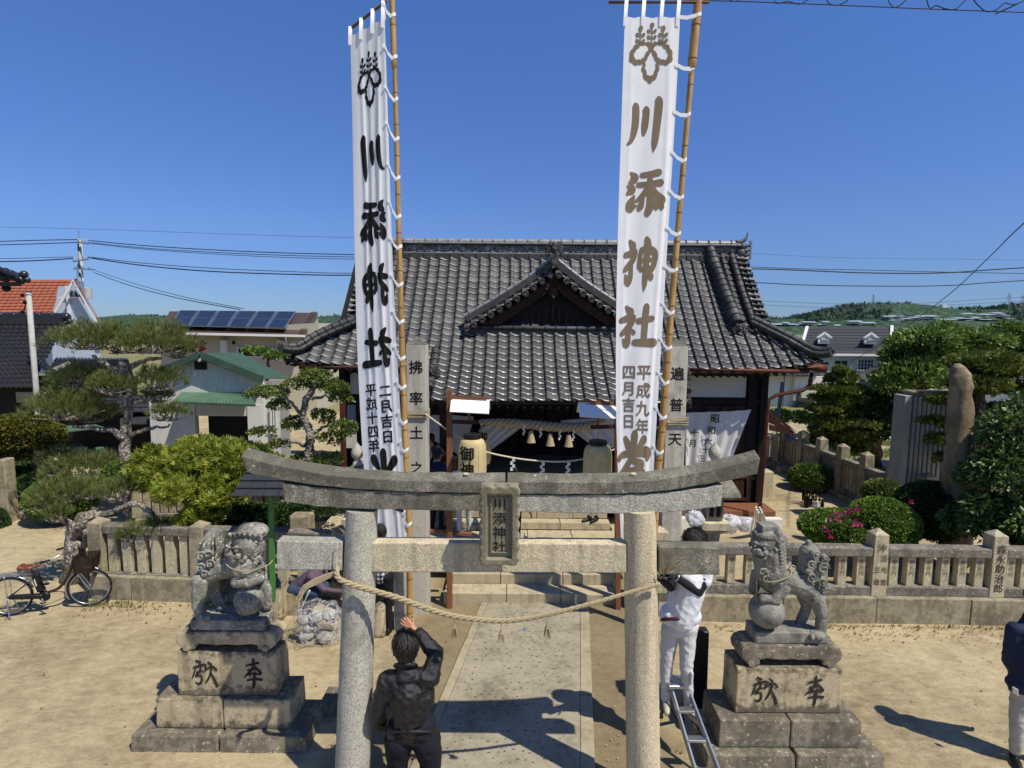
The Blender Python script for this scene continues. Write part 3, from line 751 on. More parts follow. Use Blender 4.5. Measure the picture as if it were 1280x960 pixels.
def tile_finish(me, k):
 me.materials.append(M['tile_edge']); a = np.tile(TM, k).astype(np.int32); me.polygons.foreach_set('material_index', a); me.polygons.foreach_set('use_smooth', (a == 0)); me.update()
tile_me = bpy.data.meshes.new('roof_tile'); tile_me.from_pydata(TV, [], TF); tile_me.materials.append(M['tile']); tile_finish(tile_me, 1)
XL, XR = SC - 6.05, SC + 6.05
SL = lambda s: SC + (.22 if s < 0 else 0)
GX = 4.97        # half length of the ridge
def hipx(Y):     # half width of the front slope at Y
 if Y <= YE: return 2.72
 t = (Y - YE) / 1.05
 return 6.05 - .9 * min(t, 1.0)
def in_dormer(x, Y):
 z = prof(Y)
 if Y < 13.42: return False
 hw = (6.06 - z) / .72 + .0
 return abs(x - SC + .02) < hw and z < 6.1
places = []
def rows():
 L = []; Y = YP
 while Y < YR:
  L.append(Y); s = (prof(Y + .01) - prof(Y - .01)) / .02; Y += TLN / math.sqrt(1 + s * s)
 return L
RW = rows()
for Y in RW:
 hw = hipx(Y) if Y > YE - .05 else 2.72
 n0 = int(math.floor((-hw) / TWD)); n1 = int(math.ceil(hw / TWD))
 for i in range(n0, n1):
  x = SC + i * TWD
  if x < SC - hw - .02 or x + TWD > SC + hw + .05: continue
  if in_dormer(x + TWD / 2, Y) or (Y > 13.5 and x < SL(-1) - 5.2): continue
  s = (prof(Y + .01) - prof(Y - .01)) / .02; a = math.atan(s)
  p = roofpt(x, Y); sl = (roofpt(x + TWD, Y) - p); roll = math.atan2(sl.z, TWD)
  Mx = Matrix.Translation(p) @ Matrix.Rotation(-roll, 4, 'Y').inverted().inverted() @ Matrix.Rotation(a + rnd.uniform(-.012, .012), 4, 'X') @ Matrix.Rotation(rnd.uniform(-.012, .012), 4, 'Z')
  places.append((Y, Mx))
places.sort(key=lambda q: q[0])
hi = wm(hall).inverted()
for k, (Y, Mx) in enumerate(places[:280]):
 o = bpy.data.objects.new('roof_tile', tile_me); col.objects.link(o); o.parent = hall; o.matrix_local = hi @ Mx
VV = []; FF = []; vr = []; tv = np.array([list(v) + [1] for v in TV]); tf = np.array(TF)
for k, (Y, Mx) in enumerate(places[280:]):
 VV.append((tv @ np.array(Mx).T)[:, :3]); FF.append(tf + k * len(TV)); vr += [rnd.random()] * len(TF)
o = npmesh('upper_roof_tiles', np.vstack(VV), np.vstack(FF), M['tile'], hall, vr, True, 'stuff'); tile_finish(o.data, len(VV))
# roof deck under the tiles and the back slope
b = MB()
for k in range(len(RW) - 1):
 Y0, Y1 = RW[k], RW[k + 1]; h0, h1 = (hipx(Y0), hipx(Y1)) if Y0 > YE - .05 else (2.7, 2.7)
 n = 20
 for i in range(n):
  x0, x1 = -1 + 2 * i / n, -1 + 2 * (i + 1) / n
  b.add([roofpt(SC + h0 * x0, Y0, -.03), roofpt(SC + h0 * x1, Y0, -.03), roofpt(SC + h1 * x1, Y1, -.03), roofpt(SC + h1 * x0, Y1, -.03)], [(0, 1, 2, 3)])
b.add([(SC - GX, 15.1, 6.5), (SC + GX, 15.1, 6.5), (SC + 6.0, 18.4, 3.7), (SC - 6.0, 18.4, 3.7)], [(0, 1, 2, 3)])
for s in (-1, 1): b.add([(SC + s * 6.0, 12.5, 3.85), (SC + s * 6.0, 18.4, 3.7), (SC + s * 5.0, 17.2, 4.6), (SC + s * 5.0, 13.6, 4.7)], [(0, 1, 2, 3)]); b.add([(SC + s * 5.0, 13.5, 4.5), (SC + s * 5.0, 17.2, 4.5), (SC + s * 5.0, 15.2, 6.4)], [(0, 1, 2)])
b.build('roof_deck', M['wood_blk'], hall)
# round eave ends
disc = MB()
disc.tube([(0, .06, 0), (0, 0, 0)], .05, 14); disc.tube([(0, .001, 0), (0, -.012, 0)], .05, 14); 
dm = MB(); dm.lathe([(.030, 0), (.030, .014)], n=10)
def eave_ends(Y, hw):
 n0 = int(math.floor(-hw / TWD)); n1 = int(math.ceil(hw / TWD)); B_ = None
 for i in range(n0, n1 + 1):
  x = SC + i * TWD + .04
  if abs(x - SC) > hw + .02 or (Y > YP + .2 and abs(x - SC) < 2.75): continue
  p = roofpt(x, Y, .012) + Vector((0, -.03, -.008))
  if not B_:
   b = MB(); b.tube([p + Vector((0, .07, .03)), p + Vector((0, -.002, 0))], .050, 14); b.tube([p + Vector((0, -.002, 0)), p + Vector((0, -.010, -.001))], [.050, .046], 14)
   b.tube([p + Vector((0, -.006, 0)), p + Vector((0, -.016, 0))], .026, 10)
   B_ = b.build('eave_end_tile', M['tile'], hall, smooth='auto'); p0 = p.copy()
  else:
   c = B_.copy(); col.objects.link(c); c.parent = hall; c.location = B_.location + (p - p0)
eave_ends(YP, 2.7); eave_ends(YE, 6.0)
# courses of round tiles: each piece overlaps the next with a bright rim
def course(name, path, r, mt, step=.2, rim=.008, parent=None, n=12, squash=1.0):
 pts = resample(catmull([Vector(p) for p in path], 10), step); first = None
 for a, c in zip(pts, pts[1:]):
  if (c - a).length < step * .5: continue
  b = MB(); d = (c - a)
  b.tube([a - d * .04, a - d * .04 + d * .09, a + d * .091, c], [r + rim, r + rim, r, r * .97], n)
  b.build(name, mt, parent or hall, smooth='auto')
def box_course(name, p0, p1, w, h, n, mt, gap=.012, parent=None):
 p0, p1 = Vector(p0), Vector(p1)
 for i in range(n):
  a = p0 + (p1 - p0) * (i / n); c = p0 + (p1 - p0) * ((i + 1) / n); d = (c - a).normalized() * gap / 2
  MB().bar(a + d, c - d, w, h).build(name, mt, parent or hall, bevel=.012)
# main ridge ---------------------------------------------------------
z0 = prof(YR)
box_course('ridge_base_tile', (SL(-1) - GX, YR + .12, z0 + .06), (SC + GX, YR + .12, z0 + .06), .34, .16, 28, M['tile'])
b = MB(); b.box(SL(-1) - GX, SC + GX, YR + .02, YR + .28, z0 + .14, z0 + .17); b.build('ridge_slab', M['tile_light'], hall)
b = MB(); b.box(SL(-1) - GX, SC + GX, YR + .09, YR + .25, z0 + .17, z0 + .39); b.build('ridge_core', M['tile_dark'], hall)
b = MB()    # carved band: scrolls and waves, flowers where the scrolls meet
x = SL(-1) - GX + .1; k = 0
while x < SC + GX - .1:
 r = .085 + .02 * math.sin(k * 2.1); cx = x + r; cz = z0 + .275
 pts = []
 for i in range(26):
  t = i / 25; a = t * 3.6 * math.pi + k; rr = r * (1 - t * .8); pts.append((cx + rr * math.cos(a) * 1.15, YR + .085 - .02 * t, cz + rr * math.sin(a)))
 b.tube(pts, [.018 - .008 * i / 25 for i in range(26)], 6)
 if k % 4 == 2: b.ell((cx, YR + .08, cz), (.06, .05, .07), None, 8, 6)
 b.tube([(x - .05, YR + .09, cz - .07), (x + .05, YR + .06, cz - .09 + .03 * math.sin(k)), (x + .16, YR + .09, cz - .08)], .014, 5)
 x += r * 1.9; k += 1
b.build('ridge_carving', M['tile_light'], hall, smooth=True)
b = MB(); b.box(SL(-1) - GX - .05, SC + GX + .05, YR - .02, YR + .34, z0 + .39, z0 + .43); b.build('ridge_slab', M['tile_light'], hall, bevel=.008)
course('ridge_cap_tile', [(SL(-1) - GX - .05, YR + .16, z0 + .46), (SC + GX + .05, YR + .16, z0 + .46)], .085, M['tile_light'], step=.3, rim=.018)
# ridge end ornaments (demon-face tile with an upswept fin)
def onigawara(c, s, w, mt, name='ridge_end_ornament', fin=False, face=(0, -1, 0), parent=None):
 """swirling end tile about w wide, facing along face"""
 f = Vector(face).normalized(); a = Vector((f.y, -f.x, 0)) * -1; u = Vector((0, 0, 1)); c = Vector(c); b = MB()
 def q(x, y, d=0): return c + a * (x * w) + u * (y * w) + f * (d * w)
 b.ell(q(0, .1), (w * .34, w * .34, w * .36) if False else w * .3, None, 12, 8); b.ell(q(0, .30, .1), w * .17, None, 10, 6)
 for sx in (-1, 1):
  for (cx, cy, r0, st) in ((.34, .02, .20, 0), (.42, -.22, .15, 1), (.25, .34, .14, 2)):
   pts = [q(sx * (cx + r0 * (1 - t / 18 * .8) * math.cos(t * .55 + st)), cy + r0 * (1 - t / 18 * .8) * math.sin(t * .55 + st), .06 + .008 * t) for t in range(19)]
   b.tube(pts, [.055 * w * (1 - t / 40) for t in range(19)], 6)
  b.ell(q(sx * .12, .12, .28), w * .06, None, 8, 6); b.tube([q(sx * .04, .22, .26), q(sx * .16, .26, .26), q(sx * .26, .18, .2)], w * .04, 6)
 b.ell(q(0, .02, .3), w * .09, None, 8, 6); b.tube([q(-.18, -.1, .22), q(0, -.14, .28), q(.18, -.1, .22)], w * .045, 6)
 if fin:
  b.tube([q(-.1 , .3), q(.25, .45), q(.55, .62), q(.72, .95)], [w * .14, w * .12, w * .09, w * .02], 8)
  b.tube([q(0, .3), q(.4, .2), q(.75, .32), q(.95, .55)], [w * .12, w * .1, w * .08, w * .02], 8)
 o = b.build(name, mt, parent or hall, smooth=True); return o
for s in (-1, 1):
 c = Vector((SL(s) + s * (GX + .10), YR + .12, z0 + .22)); b = MB()
 for (dx, dz, r) in ((0, 0, .16), (.02, .16, .12), (.0, -.18, .15), (.08, .05, .1)): b.ell(c + Vector((s * dx, 0, dz)), (r, .16, r), None, 10, 8)
 for i in range(4):
  p0 = c + Vector((s * .05, -.1, -.2 + .12 * i)); b.tube(catmull([p0, p0 + Vector((s * .10, -.02, .02)), p0 + Vector((s * .17, 0, .10)), p0 + Vector((s * .12, 0, .14))], 5), [.045, .045, .045, .045, .045, .04, .04, .04, .035, .035, .03, .03, .025, .02, .015, .01], 6)
 b.tube(catmull([c + Vector((-s * .15, 0, .28)), c + Vector((s * .02, 0, .31)), c + Vector((s * .12, 0, .38)), c + Vector((s * .17, 0, .55))], 6), [.05] * 6 + [.045] * 6 + [.035, .03, .025, .02, .016, .012, .006], 8)
 b.build('ridge_end_ornament', M['tile_dark'], hall, smooth=True)
# descending ridges, side rolls, verge tiles, hips on both sides -------
def rp_(x, Y, l=0.0): return roofpt(x, Y, l)
for s in (-1, 1):
 xk = SL(s) + s * 4.22
 b = MB()
 pts = [rp_(xk + s * .14 * (YR - Y) / 1.6, Y, .06) for Y in np.linspace(YR + .1, 13.5, 12)]
 for p, q in zip(pts, pts[1:]): b.bar(p, q, .24, .12)
 b.build('descending_ridge_base', M['tile_dark'], hall, bevel=.01)
 course('descending_ridge_tile', [rp_(xk + s * .14 * (YR - Y) / 1.6, Y, .19) for Y in np.linspace(YR + .15, 13.45, 7)], .125, M['tile'], .2, .014)
 e = rp_(xk + s * .15, 13.36, .12); onigawara(e, s, .30, M['tile_dark'], 'descending_ridge_ornament')
 for dx in (4.57, 4.83):
  course('verge_roll_tile', [rp_(SL(s) + s * (dx - .04), Y, .075) for Y in np.linspace(YR + .1, 13.62 + (4.9 - dx) * -.25, 7)], .07 if dx < 4.7 else .08, M['tile'], .2, .012)
 Y = 13.55
 while Y < YR + .1:   # ends of the gable-side tiles
  p = rp_(SL(s) + s * 4.92, Y, .05); q = p + Vector((s * .27, -.02, -.03)); b = MB(); b.tube([p, q, q + Vector((s * .012, 0, 0))], [.07, .074, .066], 12)
  b.build('verge_tile', M['tile_light'] if rnd.random() < .4 else M['tile'], hall, smooth='auto'); Y += .118
 # hip
 H0 = rp_(SL(s) + s * 4.80, 13.56, .08); H1 = rp_(SC + s * 5.45, 13.08, .09); H2 = rp_(SC + s * 5.85, 12.68, .07); H3 = Vector((SC + s * 6.12, 12.42, 3.76 + .30 + .07))
 hp = catmull([H0, H1, H2, H3], 6); b = MB()
 for p, q in zip(hp, hp[1:]): b.bar(p + Vector((0, 0, -.02)), q + Vector((0, 0, -.02)), .22, .12)
 b.build('hip_ridge_base', M['tile_dark'], hall, bevel=.01)
 course('hip_ridge_tile', [p + Vector((0, 0, .085)) for p in (H0, H1, H2, H3)], .085, M['tile'], .19, .012)
 course('hip_roll_tile', [p + Vector((-s * .12, -.13, .02)) for p in (H0, H1, H2, H3)], .05, M['tile'], .19, .008)
 onigawara(H3 + Vector((-s * .04, -.02, .05)), s, .20, M['tile_dark'], 'hip_ridge_ornament', face=(s * .5, -1, 0))
 # porch roof side: roll and ornament
 xp = SC + s * 2.72
 course('porch_verge_tile', [rp_(xp, Y, .07) for Y in (12.85, 12.4, 12.0, 11.75)], .085, M['tile'], .2, .012)
 onigawara(rp_(xp - s * .02, 12.15, .16) + Vector((-s * .16 * 0, -.05, 0)), s, .34, M['tile_dark'], 'porch_ridge_ornament')
 b = MB(); b.hexa([Vector((xp - .03, YP, prof(YP) - .14)), Vector((xp + .03, YP, prof(YP) - .14)), Vector((xp + .03, 12.6, prof(12.6) - .14)), Vector((xp - .03, 12.6, prof(12.6) - .14)), Vector((xp - .03, YP, prof(YP) + .0)), Vector((xp + .03, YP, prof(YP))), Vector((xp + .03, 12.6, prof(12.6) - .01)), Vector((xp - .03, 12.6, prof(12.6) - .01))]); b.build('porch_barge_board', M['wood_dark'], hall)
# dormer gable ---------------------------------------------------------
DG = 13.38; dc = SC - .02; zf, za = 4.70, 6.06
def dslope(u, side):  # u 0 apex .. 1 foot; concave
 return Vector((dc + side * 2.02 * u, 0, za - (za - zf) * (u ** .86) + .0))
b = MB()
for side in (-1, 1):
 N = 10
 for i in range(N):
  a = dslope(i / N, side); c = dslope((i + 1) / N, side)
  def back(p):   # where this height meets the main roof
   Y = 13.3
   while prof(Y) < p.z and Y < 15: Y += .03
   return Vector((p.x, Y + .1, p.z))
  A_, C_ = Vector((a.x, DG - .12, a.z)), Vector((c.x, DG - .12, c.z)); b.add([A_, C_, back(c), back(a)], [(0, 1, 2, 3)])
b.build('dormer_roof', M['tile_dark'], hall)
for side in (-1, 1):
 course('dormer_ridge_tile', [Vector((dslope(u, side).x, DG - .05, dslope(u, side).z + .24)) for u in (.03, .3, .6, .85, 1.04)], .055, M['tile_light'], .21, .012)
 L = [Vector((dslope(u, side).x, DG - .02, dslope(u, side).z + .15)) for u in (.02, .3, .6, .85, 1.02)]
 pts = catmull(L, 8); b = MB()
 for p, q in zip(pts, pts[1:]): b.bar(p, q, .2, .14)
 b.build('dormer_ridge_base', M['tile'], hall)
 pts = resample(catmull([Vector((dslope(u, side).x, DG, dslope(u, side).z)) for u in (.05, .3, .6, .85, 1.0)], 8), .235)
 for i, p in enumerate(pts):
  b = MB(); q = p + Vector((0, -.32, -.12)); b.tube([p + Vector((0, .02, .08)), q, q + Vector((0, -.01, -.003))], [.070, .076, .068], 14); b.tube([q + Vector((0, -.008, 0)), q + Vector((0, -.018, 0))], .042, 10)
  b.build('dormer_verge_tile', M['tile'], hall, smooth='auto')
  if i < len(pts) - 1:
   r_ = pts[i + 1]; m_ = (p + r_) / 2; b = MB()
   for k in range(2):
    c0 = m_ + Vector((0, -.02 - k * .14, .05 - k * .06)); dxy = (r_ - p) * .30
    b.add([c0 - dxy + Vector((0, .1, .03)), c0 + Vector((0, .1, -.0)), c0 + dxy + Vector((0, .1, .03)), c0 + dxy + Vector((0, -.1, -.02)), c0 + Vector((0, -.1, -.05)), c0 - dxy + Vector((0, -.1, -.02))], [(0, 1, 4, 5), (1, 2, 3, 4)])
   b.build('dormer_pan_tile', M['tile_light'], hall, smooth=True)
 # barge board
 b = MB(); N = 12; Wb = .20
 for i in range(N):
  a = dslope(i / N, side) + Vector((0, DG - .04, -.19)); c = dslope((i + 1) / N, side) + Vector((0, DG - .04, -.19)); w0, w1 = Wb + .05 * (i / N), Wb + .05 * ((i + 1) / N)
  b.hexa([a + Vector((0, 0, -w0)), c + Vector((0, 0, -w1)), c + Vector((0, .06, -w1)), a + Vector((0, .06, -w0)), a, c, c + Vector((0, .06, 0)), a + Vector((0, .06, 0))])
 b.build('barge_board', M['wood_red'], hall)
 b = MB()
 for i in range(N):
  a = dslope(i / N * .98, side) + Vector((0, DG - .06, -.41)); c = dslope((i + 1) / N * .98, side) + Vector((0, DG - .06, -.41)); b.bar(a, c, .05, .04)
 b.build('barge_moulding', M['wood_red'], hall)
b = MB(); b.add([(dc - 1.9, DG + .18, zf - .06), (dc + 1.9, DG + .18, zf - .06), (dc, DG + .18, za - .2)], [(0, 1, 2)]); b.add([(dc - 1.9, DG + .2, zf - .06), (dc + 1.9, DG + .2, zf - .06), (dc, DG + .2, za - .15)], [(0, 2, 1)]); b.build('gable_panel', M['wood_blk'], hall)
for i in range(-6, 7):
 h = (za - .80 - abs(i) * .16 * .8) - zf
 if h > .05: MB().box(dc + i * .16 - .02, dc + i * .16 + .02, DG + .13, DG + .17, zf, zf + h).build('gable_slat', M['wood_red'], hall)
b = MB()
for (dx, dz, r) in ((0, -.55, .12), (-.13, -.46, .08), (.13, -.46, .08), (0, -.75, .07), (-.08, -.64, .07), (.08, -.64, .07), (-.2, -.52, .05), (.2, -.52, .05), (0, -.84, .03)): b.ell((dc + dx * .85, DG - .08, za - .08 + dz * .85), (r * .85, .04, r * .85), None, 10, 8)
b.build('gable_pendant', M['wood_red'], hall, smooth=True)
onigawara((dc, DG - .22, za + .36), 1, .42, M['tile_dark'], 'dormer_apex_ornament')
b = MB(); b.tube([(dc, DG - .4, za + .08), (dc, DG - .12, za + .12)], .10, 16); b.tube([(dc, DG - .42, za + .08), (dc, DG - .4, za + .08)], .07, 12); b.build('dormer_apex_tile', M['tile'], hall, smooth='auto')
course('dormer_base_tile', [(dc - 1.95, DG - .10, zf - .06), (dc - .6, DG - .10, zf - .07), (dc + .6, DG - .10, zf - .07), (dc + 1.95, DG - .10, zf - .06)], .055, M['tile'], .25, .01)
b = MB(); b.box(dc - 1.95, dc + 1.95, DG - .10, DG + .05, zf - .2, zf - .08); b.build('dormer_sill', M['tile_dark'], hall)
# eaves: fascia, rafters, soffit ------------------------------------------
b = MB()
def eave_board(x0, x1, Y, dz, w, h, nm, mt, n=12):
 b = MB()
 for i in range(n):
  a = roofpt(x0 + (x1 - x0) * i / n, Y) + Vector((0, .04, dz)); c = roofpt(x0 + (x1 - x0) * (i + 1) / n, Y) + Vector((0, .04, dz)); b.bar(a, c, w, h)
 b.build(nm, mt, hall)
eave_board(SC - 2.75, SC + 2.75, YP, -.07, .05, .07, 'porch_fascia', M['wood_dark'])
eave_board(SC - 6.1, SC - 2.8, YE, -.07, .05, .07, 'eave_fascia', M['wood_dark']); eave_board(SC + 2.8, SC + 6.1, YE, -.07, .05, .07, 'eave_fascia', M['wood_dark'])
raf = MB(); raf.bar((0, 0, 0), (0, 1.05, .30), .06, .07); rfo = raf.build('rafter', M['wood_dark'], hall, local=True)
RP = []
for i in range(-34, 35):
 x = SC + i * .178
 if abs(i * .178) < 2.72: RP.append(Vector((x, YP + .08, prof(YP) - .16)))
 else: RP.append(roofpt(x, YE) + Vector((0, .08, -.16)))
for k, p in enumerate(RP):
 o = rfo if k == 0 else rfo.copy()
 if k: col.objects.link(o); o.parent = hall
 o.location = hi @ p
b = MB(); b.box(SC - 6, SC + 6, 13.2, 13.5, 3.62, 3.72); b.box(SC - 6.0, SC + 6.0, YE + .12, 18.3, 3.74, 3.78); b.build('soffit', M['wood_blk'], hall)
# gutters and down pipe
b = MB(); b.tube([at(862, 462, 12.44), at(930, 463, 12.44), at(1006, 464.5, 12.44)], .045, 8); b.build('gutter', M['rust'], hall, smooth=True)
b = MB(); b.tube([at(374, 459, 12.44), at(440, 459, 12.44), at(530, 459, 12.44)], .045, 8); b.build('gutter', M['rust'], hall, smooth=True)
b = MB(); a = at(1000, 462, 12.45); b.tube([a, at(1020, 459, 12.4), at(1032, 461, 12.4)], [.07, .11, .1], 10); b.build('gutter_head', M['rust'], hall, smooth=True)
b = MB(); b.tube([at(1015, 466, 12.5), at(1012, 482, 12.5), at(1004, 488, 12.5), at(970, 494, 12.6), at(961, 500, 12.6), at(959, 520, 12.6), gr(948, 660, .06)], .042, 8); b.build('down_pipe', M['rust'], hall, smooth=True)
b = MB(); b.lathe([(.03, -.1), (.05, 0), (.03, .1)], at(1013, 476, 12.5), 8); b.build('pipe_joint', M['rust'], hall)
# walls --------------------------------------------------------------------
WY = 13.55; WL, WR = SC - 5.15, SC + 5.2
b = MB(); b.box(WL, SC - 2.6, WY, WY + .1, .28, 3.7); b.box(SC + 2.6, WR, WY, WY + .1, .28, 3.7); b.box(WR - .1, WR, WY + .1, 18, .28, 3.7); b.box(WL, WL + .1, WY + .1, 18, .28, 3.7); b.box(WL, WR, 18, 18.1, .28, 3.7)
b.build('wall', M['wood_dark'], hall)
b = MB(); b.box(WL - .1, SC - 2.0, WY - .95, 18.2, 0, .27); b.box(SC + 2.0, WR + .1, WY - .95, 18.2, 0, .27); b.build('foundation', M['plaster_grey'], hall, bevel=.01)
for s, x0, x1 in ((1, SC + 2.75, SC + 4.7), (-1, WL + .25, SC - 3.4)):
 b = MB(); b.box(x0, x1, WY - .03, WY, 3.0, 3.52); b.build('plaster_panel', M['plaster'], hall)
for x in (WL + .08, SC - 3.3, SC - 2.4, SC + 2.6, SC + 4.83, WR - .07):
 MB().box(x - .09, x + .09, WY - .1, WY + .08, .28, 3.72).build('post', M['wood_blk'], hall, bevel=.008)
for (z, h) in ((2.9, .12), (3.58, .12), (1.0, .08), (.34, .1)):
 for (x0, x1) in ((WL, SC - 2.5), (SC + 2.7, WR)): MB().box(x0, x1, WY - .07, WY - .005, z - h / 2, z + h / 2).build('rail', M['wood_blk'], hall)
# timber doors on the front wing
for i in range(3):
 x0 = SC + 3.75 + i * .36
 b = MB(); b.box(x0, x0 + .33, WY - .05, WY - .02, .42, 2.8); d = b.build('wall_board', M['wood_red'], hall, bevel=.006)
b = MB(); x0 = SC + 4.05
for (u0, u1, z0_, z1_) in ((0, .05, .45, 1.6), (.75, .8, .45, 1.6), (.051, .749, .45, .53), (.051, .749, 1.52, 1.6), (.051, .749, 1.0, 1.05)): b.box(x0 + u0, x0 + u1, WY - .12, WY - .06, z0_, z1_)
dr = b.build('door', M['wood_red'], hall)
for k in range(4): MB().box(x0 + .06 + k * .175, x0 + .225 + k * .175, WY - .10, WY - .075, .54, 1.51).build('door_board', M['wood_red'], dr)
b = MB(); b.box(SC + 2.3, WR + .05, WY - .75, WY - .12, .28, .40); b.build('veranda', M['wood_orange'], hall, bevel=.008)
b = MB(); b.box(SC + 2.3, WR + .12, WY - .96, WY - .80, 0, .28); b.build('white_kerb', M['plaster'], hall, bevel=.008)
# porch interior
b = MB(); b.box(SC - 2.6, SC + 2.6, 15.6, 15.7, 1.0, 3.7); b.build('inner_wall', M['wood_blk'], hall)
for i in range(6): MB().box(SC - 2.1 + i * .7, SC - 2.1 + i * .7 + .62, 15.5, 15.58, 1.1, 3.0).build('inner_door', M['wood_dark'], hall)
for x in (SC - 2.45, SC + 2.45): MB().box(x - .1, x + .1, 12.0, 12.2, .3, 3.4).build('porch_post', M['wood_dark'], hall, bevel=.01)
MB().box(SC - 2.7, SC + 2.7, 12.0, 12.2, 3.0, 3.25).build('porch_beam', M['wood_dark'], hall, bevel=.01)
MB().box(SC - 2.6, SC + 2.6, 13.3, 13.55, 3.05, 3.7).build('lintel_beam', M['wood_blk'], hall)
# offering rope hall front: thick straw rope with tassels and paper streamers
# steps -----------------------------------------------------------------
st = thing('stone_steps', 'flight of pale stone steps with dark joints leading up to the shrine porch', 'steps', (.4, 9.2, 0))
def step(Y0, Y1, z, x0, x1, n, h=.2):
 cuts = [x0] + [x0 + (x1 - x0) * (i + rnd.uniform(-.15, .15)) / n for i in range(1, n)] + [x1]
 for a, c in zip(cuts, cuts[1:]):
  b = MB(); b.box(a + .004, c - .004, Y0 + rnd.uniform(-.008, .008), Y1 - .002, max(-.05, z - h), z + rnd.uniform(-.004, .004)); b.build('step_stone', M['step'], st, bevel=.014, seg=2)
step(9.0, 9.36, .20, -1.12, 1.86, 3, .25); step(9.36, 9.85, .38, -1.02, 1.82, 3, .2); step(9.85, 10.3, .50, -1.6, 2.3, 4, .14); step(10.3, 10.92, .60, -1.6, 2.2, 4, .12)
step(10.92, 11.16, .75, -1.6, 2.0, 4, .15); step(11.16, 11.4, .90, -1.6, 1.98, 5, .15); step(11.4, 12.0, 1.05, -1.6, 1.96, 4, .16)
b = MB(); b.box(-1.7, 3.6, 12.0, 15.6, .6, 1.05); b.box(-4.0, -1.6, 10.6, 12.6, 0, .42); b.box(2.2, 3.6, 11.0, 12.6, 0, .30); b.build('landing', M['step'], st)
# ================================================================== tall inscribed pillars
def tall_pillar(xl, xr, ytop, Y, chars, label, xb=None):
 c0 = at(xl, ytop, Y); c1 = at(xr, ytop, Y); w_ = c1.x - c0.x; cx = (c0.x + c1.x) / 2; zt = c0.z
 t = thing('inscribed_stone_pillar', label, 'stone pillar', (cx, Y + w_ / 2, 0), 0, 'inscribed pillars flanking the steps')
 b = MB(); h = w_ / 2; k = .008
 y0 = Y
 b.hexa([Vector(p) for p in ((cx - h - k, y0 - k, -.1), (cx + h + k, y0 - k, -.1), (cx + h + k, y0 + w_ + k, -.1), (cx - h - k, y0 + w_ + k, -.1), (cx - h, y0, zt - .12), (cx + h, y0, zt - .12), (cx + h, y0 + w_, zt - .12), (cx - h, y0 + w_, zt - .12))])
 o = b.build('shaft', M['pillar'], t, bevel=.01, seg=2)
 b = MB(); b.add([(cx - h, y0, zt - .118), (cx + h, y0, zt - .118), (cx + h, y0 + w_, zt - .118), (cx - h, y0 + w_, zt - .118), (cx, y0 + w_ / 2, zt + .01)], [(0, 1, 4), (1, 2, 4), (2, 3, 4), (3, 0, 4), (3, 2, 1, 0)]); b.build('cap', M['pillar_cap'], t)
 b = MB()
 for ch, yy, s in chars:
  p = at((xl + xr) / 2, yy, Y); f = lambda u, v, l: Vector((u, y0 - .004 - l, v)); bold_on(b, ch, f, s, cx, p.z, k=.018)
 b.build('lettering', M['ink'], t)
 return t
PL = tall_pillar(507, 532, 421, 8.7, [('拂', 459, .22), ('率', 498, .22), ('土', 541, .22), ('之', 585, .22)], 'tall square stone pillar with black characters, beside the mirror-lettered banner')
PRt = tall_pillar(836, 861, 423, 8.7, [('遍', 467, .22), ('普', 506, .22), ('天', 549, .22), ('之', 594, .22)], 'tall square stone pillar with black characters, behind the brown-lettered banner')
def tie(x0, x1, y, Y, name_label, parent):
 b = MB(); a = at(x0, y, Y); c = at(x1, y, Y); w_ = c.x - a.x
 for k in range(5):
  z = a.z + (k - 2) * .022; q = .012
  b.tube([(a.x - q, Y - q, z), (c.x + q, Y - q, z + rnd.uniform(-.02, .02)), (c.x + q, Y + w_ + q, z), (a.x - q, Y + w_ + q, z + .01)], .013, 6, closed=True)
 return b
rr_ = thing('streamer_rope', 'thin white rope with zigzag paper streamers strung between the two tall inscribed pillars', 'rope', (.5, 8.6, 2.6))
for (x0, x1, y) in ((507, 532, 518), (834, 859, 527)): tie(x0, x1, y, 8.68, '', rr_).build('rope_binding', M['straw'], rr_)
pth = catmull([at(531, 517, 8.64), at(565, 541, 9.0), at(600, 562, 9.05), at(640, 572, 9.05), at(680, 576.5, 9.05), at(715, 576, 9.05), at(755, 567, 9.05), at(800, 546, 9.0), at(836, 527, 8.64)])
twisted('rope_strand', pth, .013, M['hemp'], rr_, pitch=.07)
def shide(p, h, w_, parent, mt=None, name='paper_streamer'):
 b = MB(); z = p.z; x = p.x; y = p.y; n = 4; s = 1; b.add([(x - .006, y, z), (x + .006, y, z), (x + .006, y, z - h * .15), (x - .006, y, z - h * .15)], [(0, 1, 2, 3)])
 for i in range(n):
  z0_ = z - h * .12 - i * h * .22; a = x - (w_ if s < 0 else w_ * .25); c = x + (w_ * .25 if s < 0 else w_)
  dy = -.01 * s
  b.add([(a, y, z0_), (c, y + dy, z0_ + h * .03), (c, y + dy, z0_ - h * .22), (a, y, z0_ - h * .25)], [(0, 1, 2, 3)]); s = -s
 return b.build(name, mt or M['paper'], parent)
for x, y in ((641, 571), (678, 576), (710, 576)): shide(at(x, y, 9.03), .23, .038, rr_)

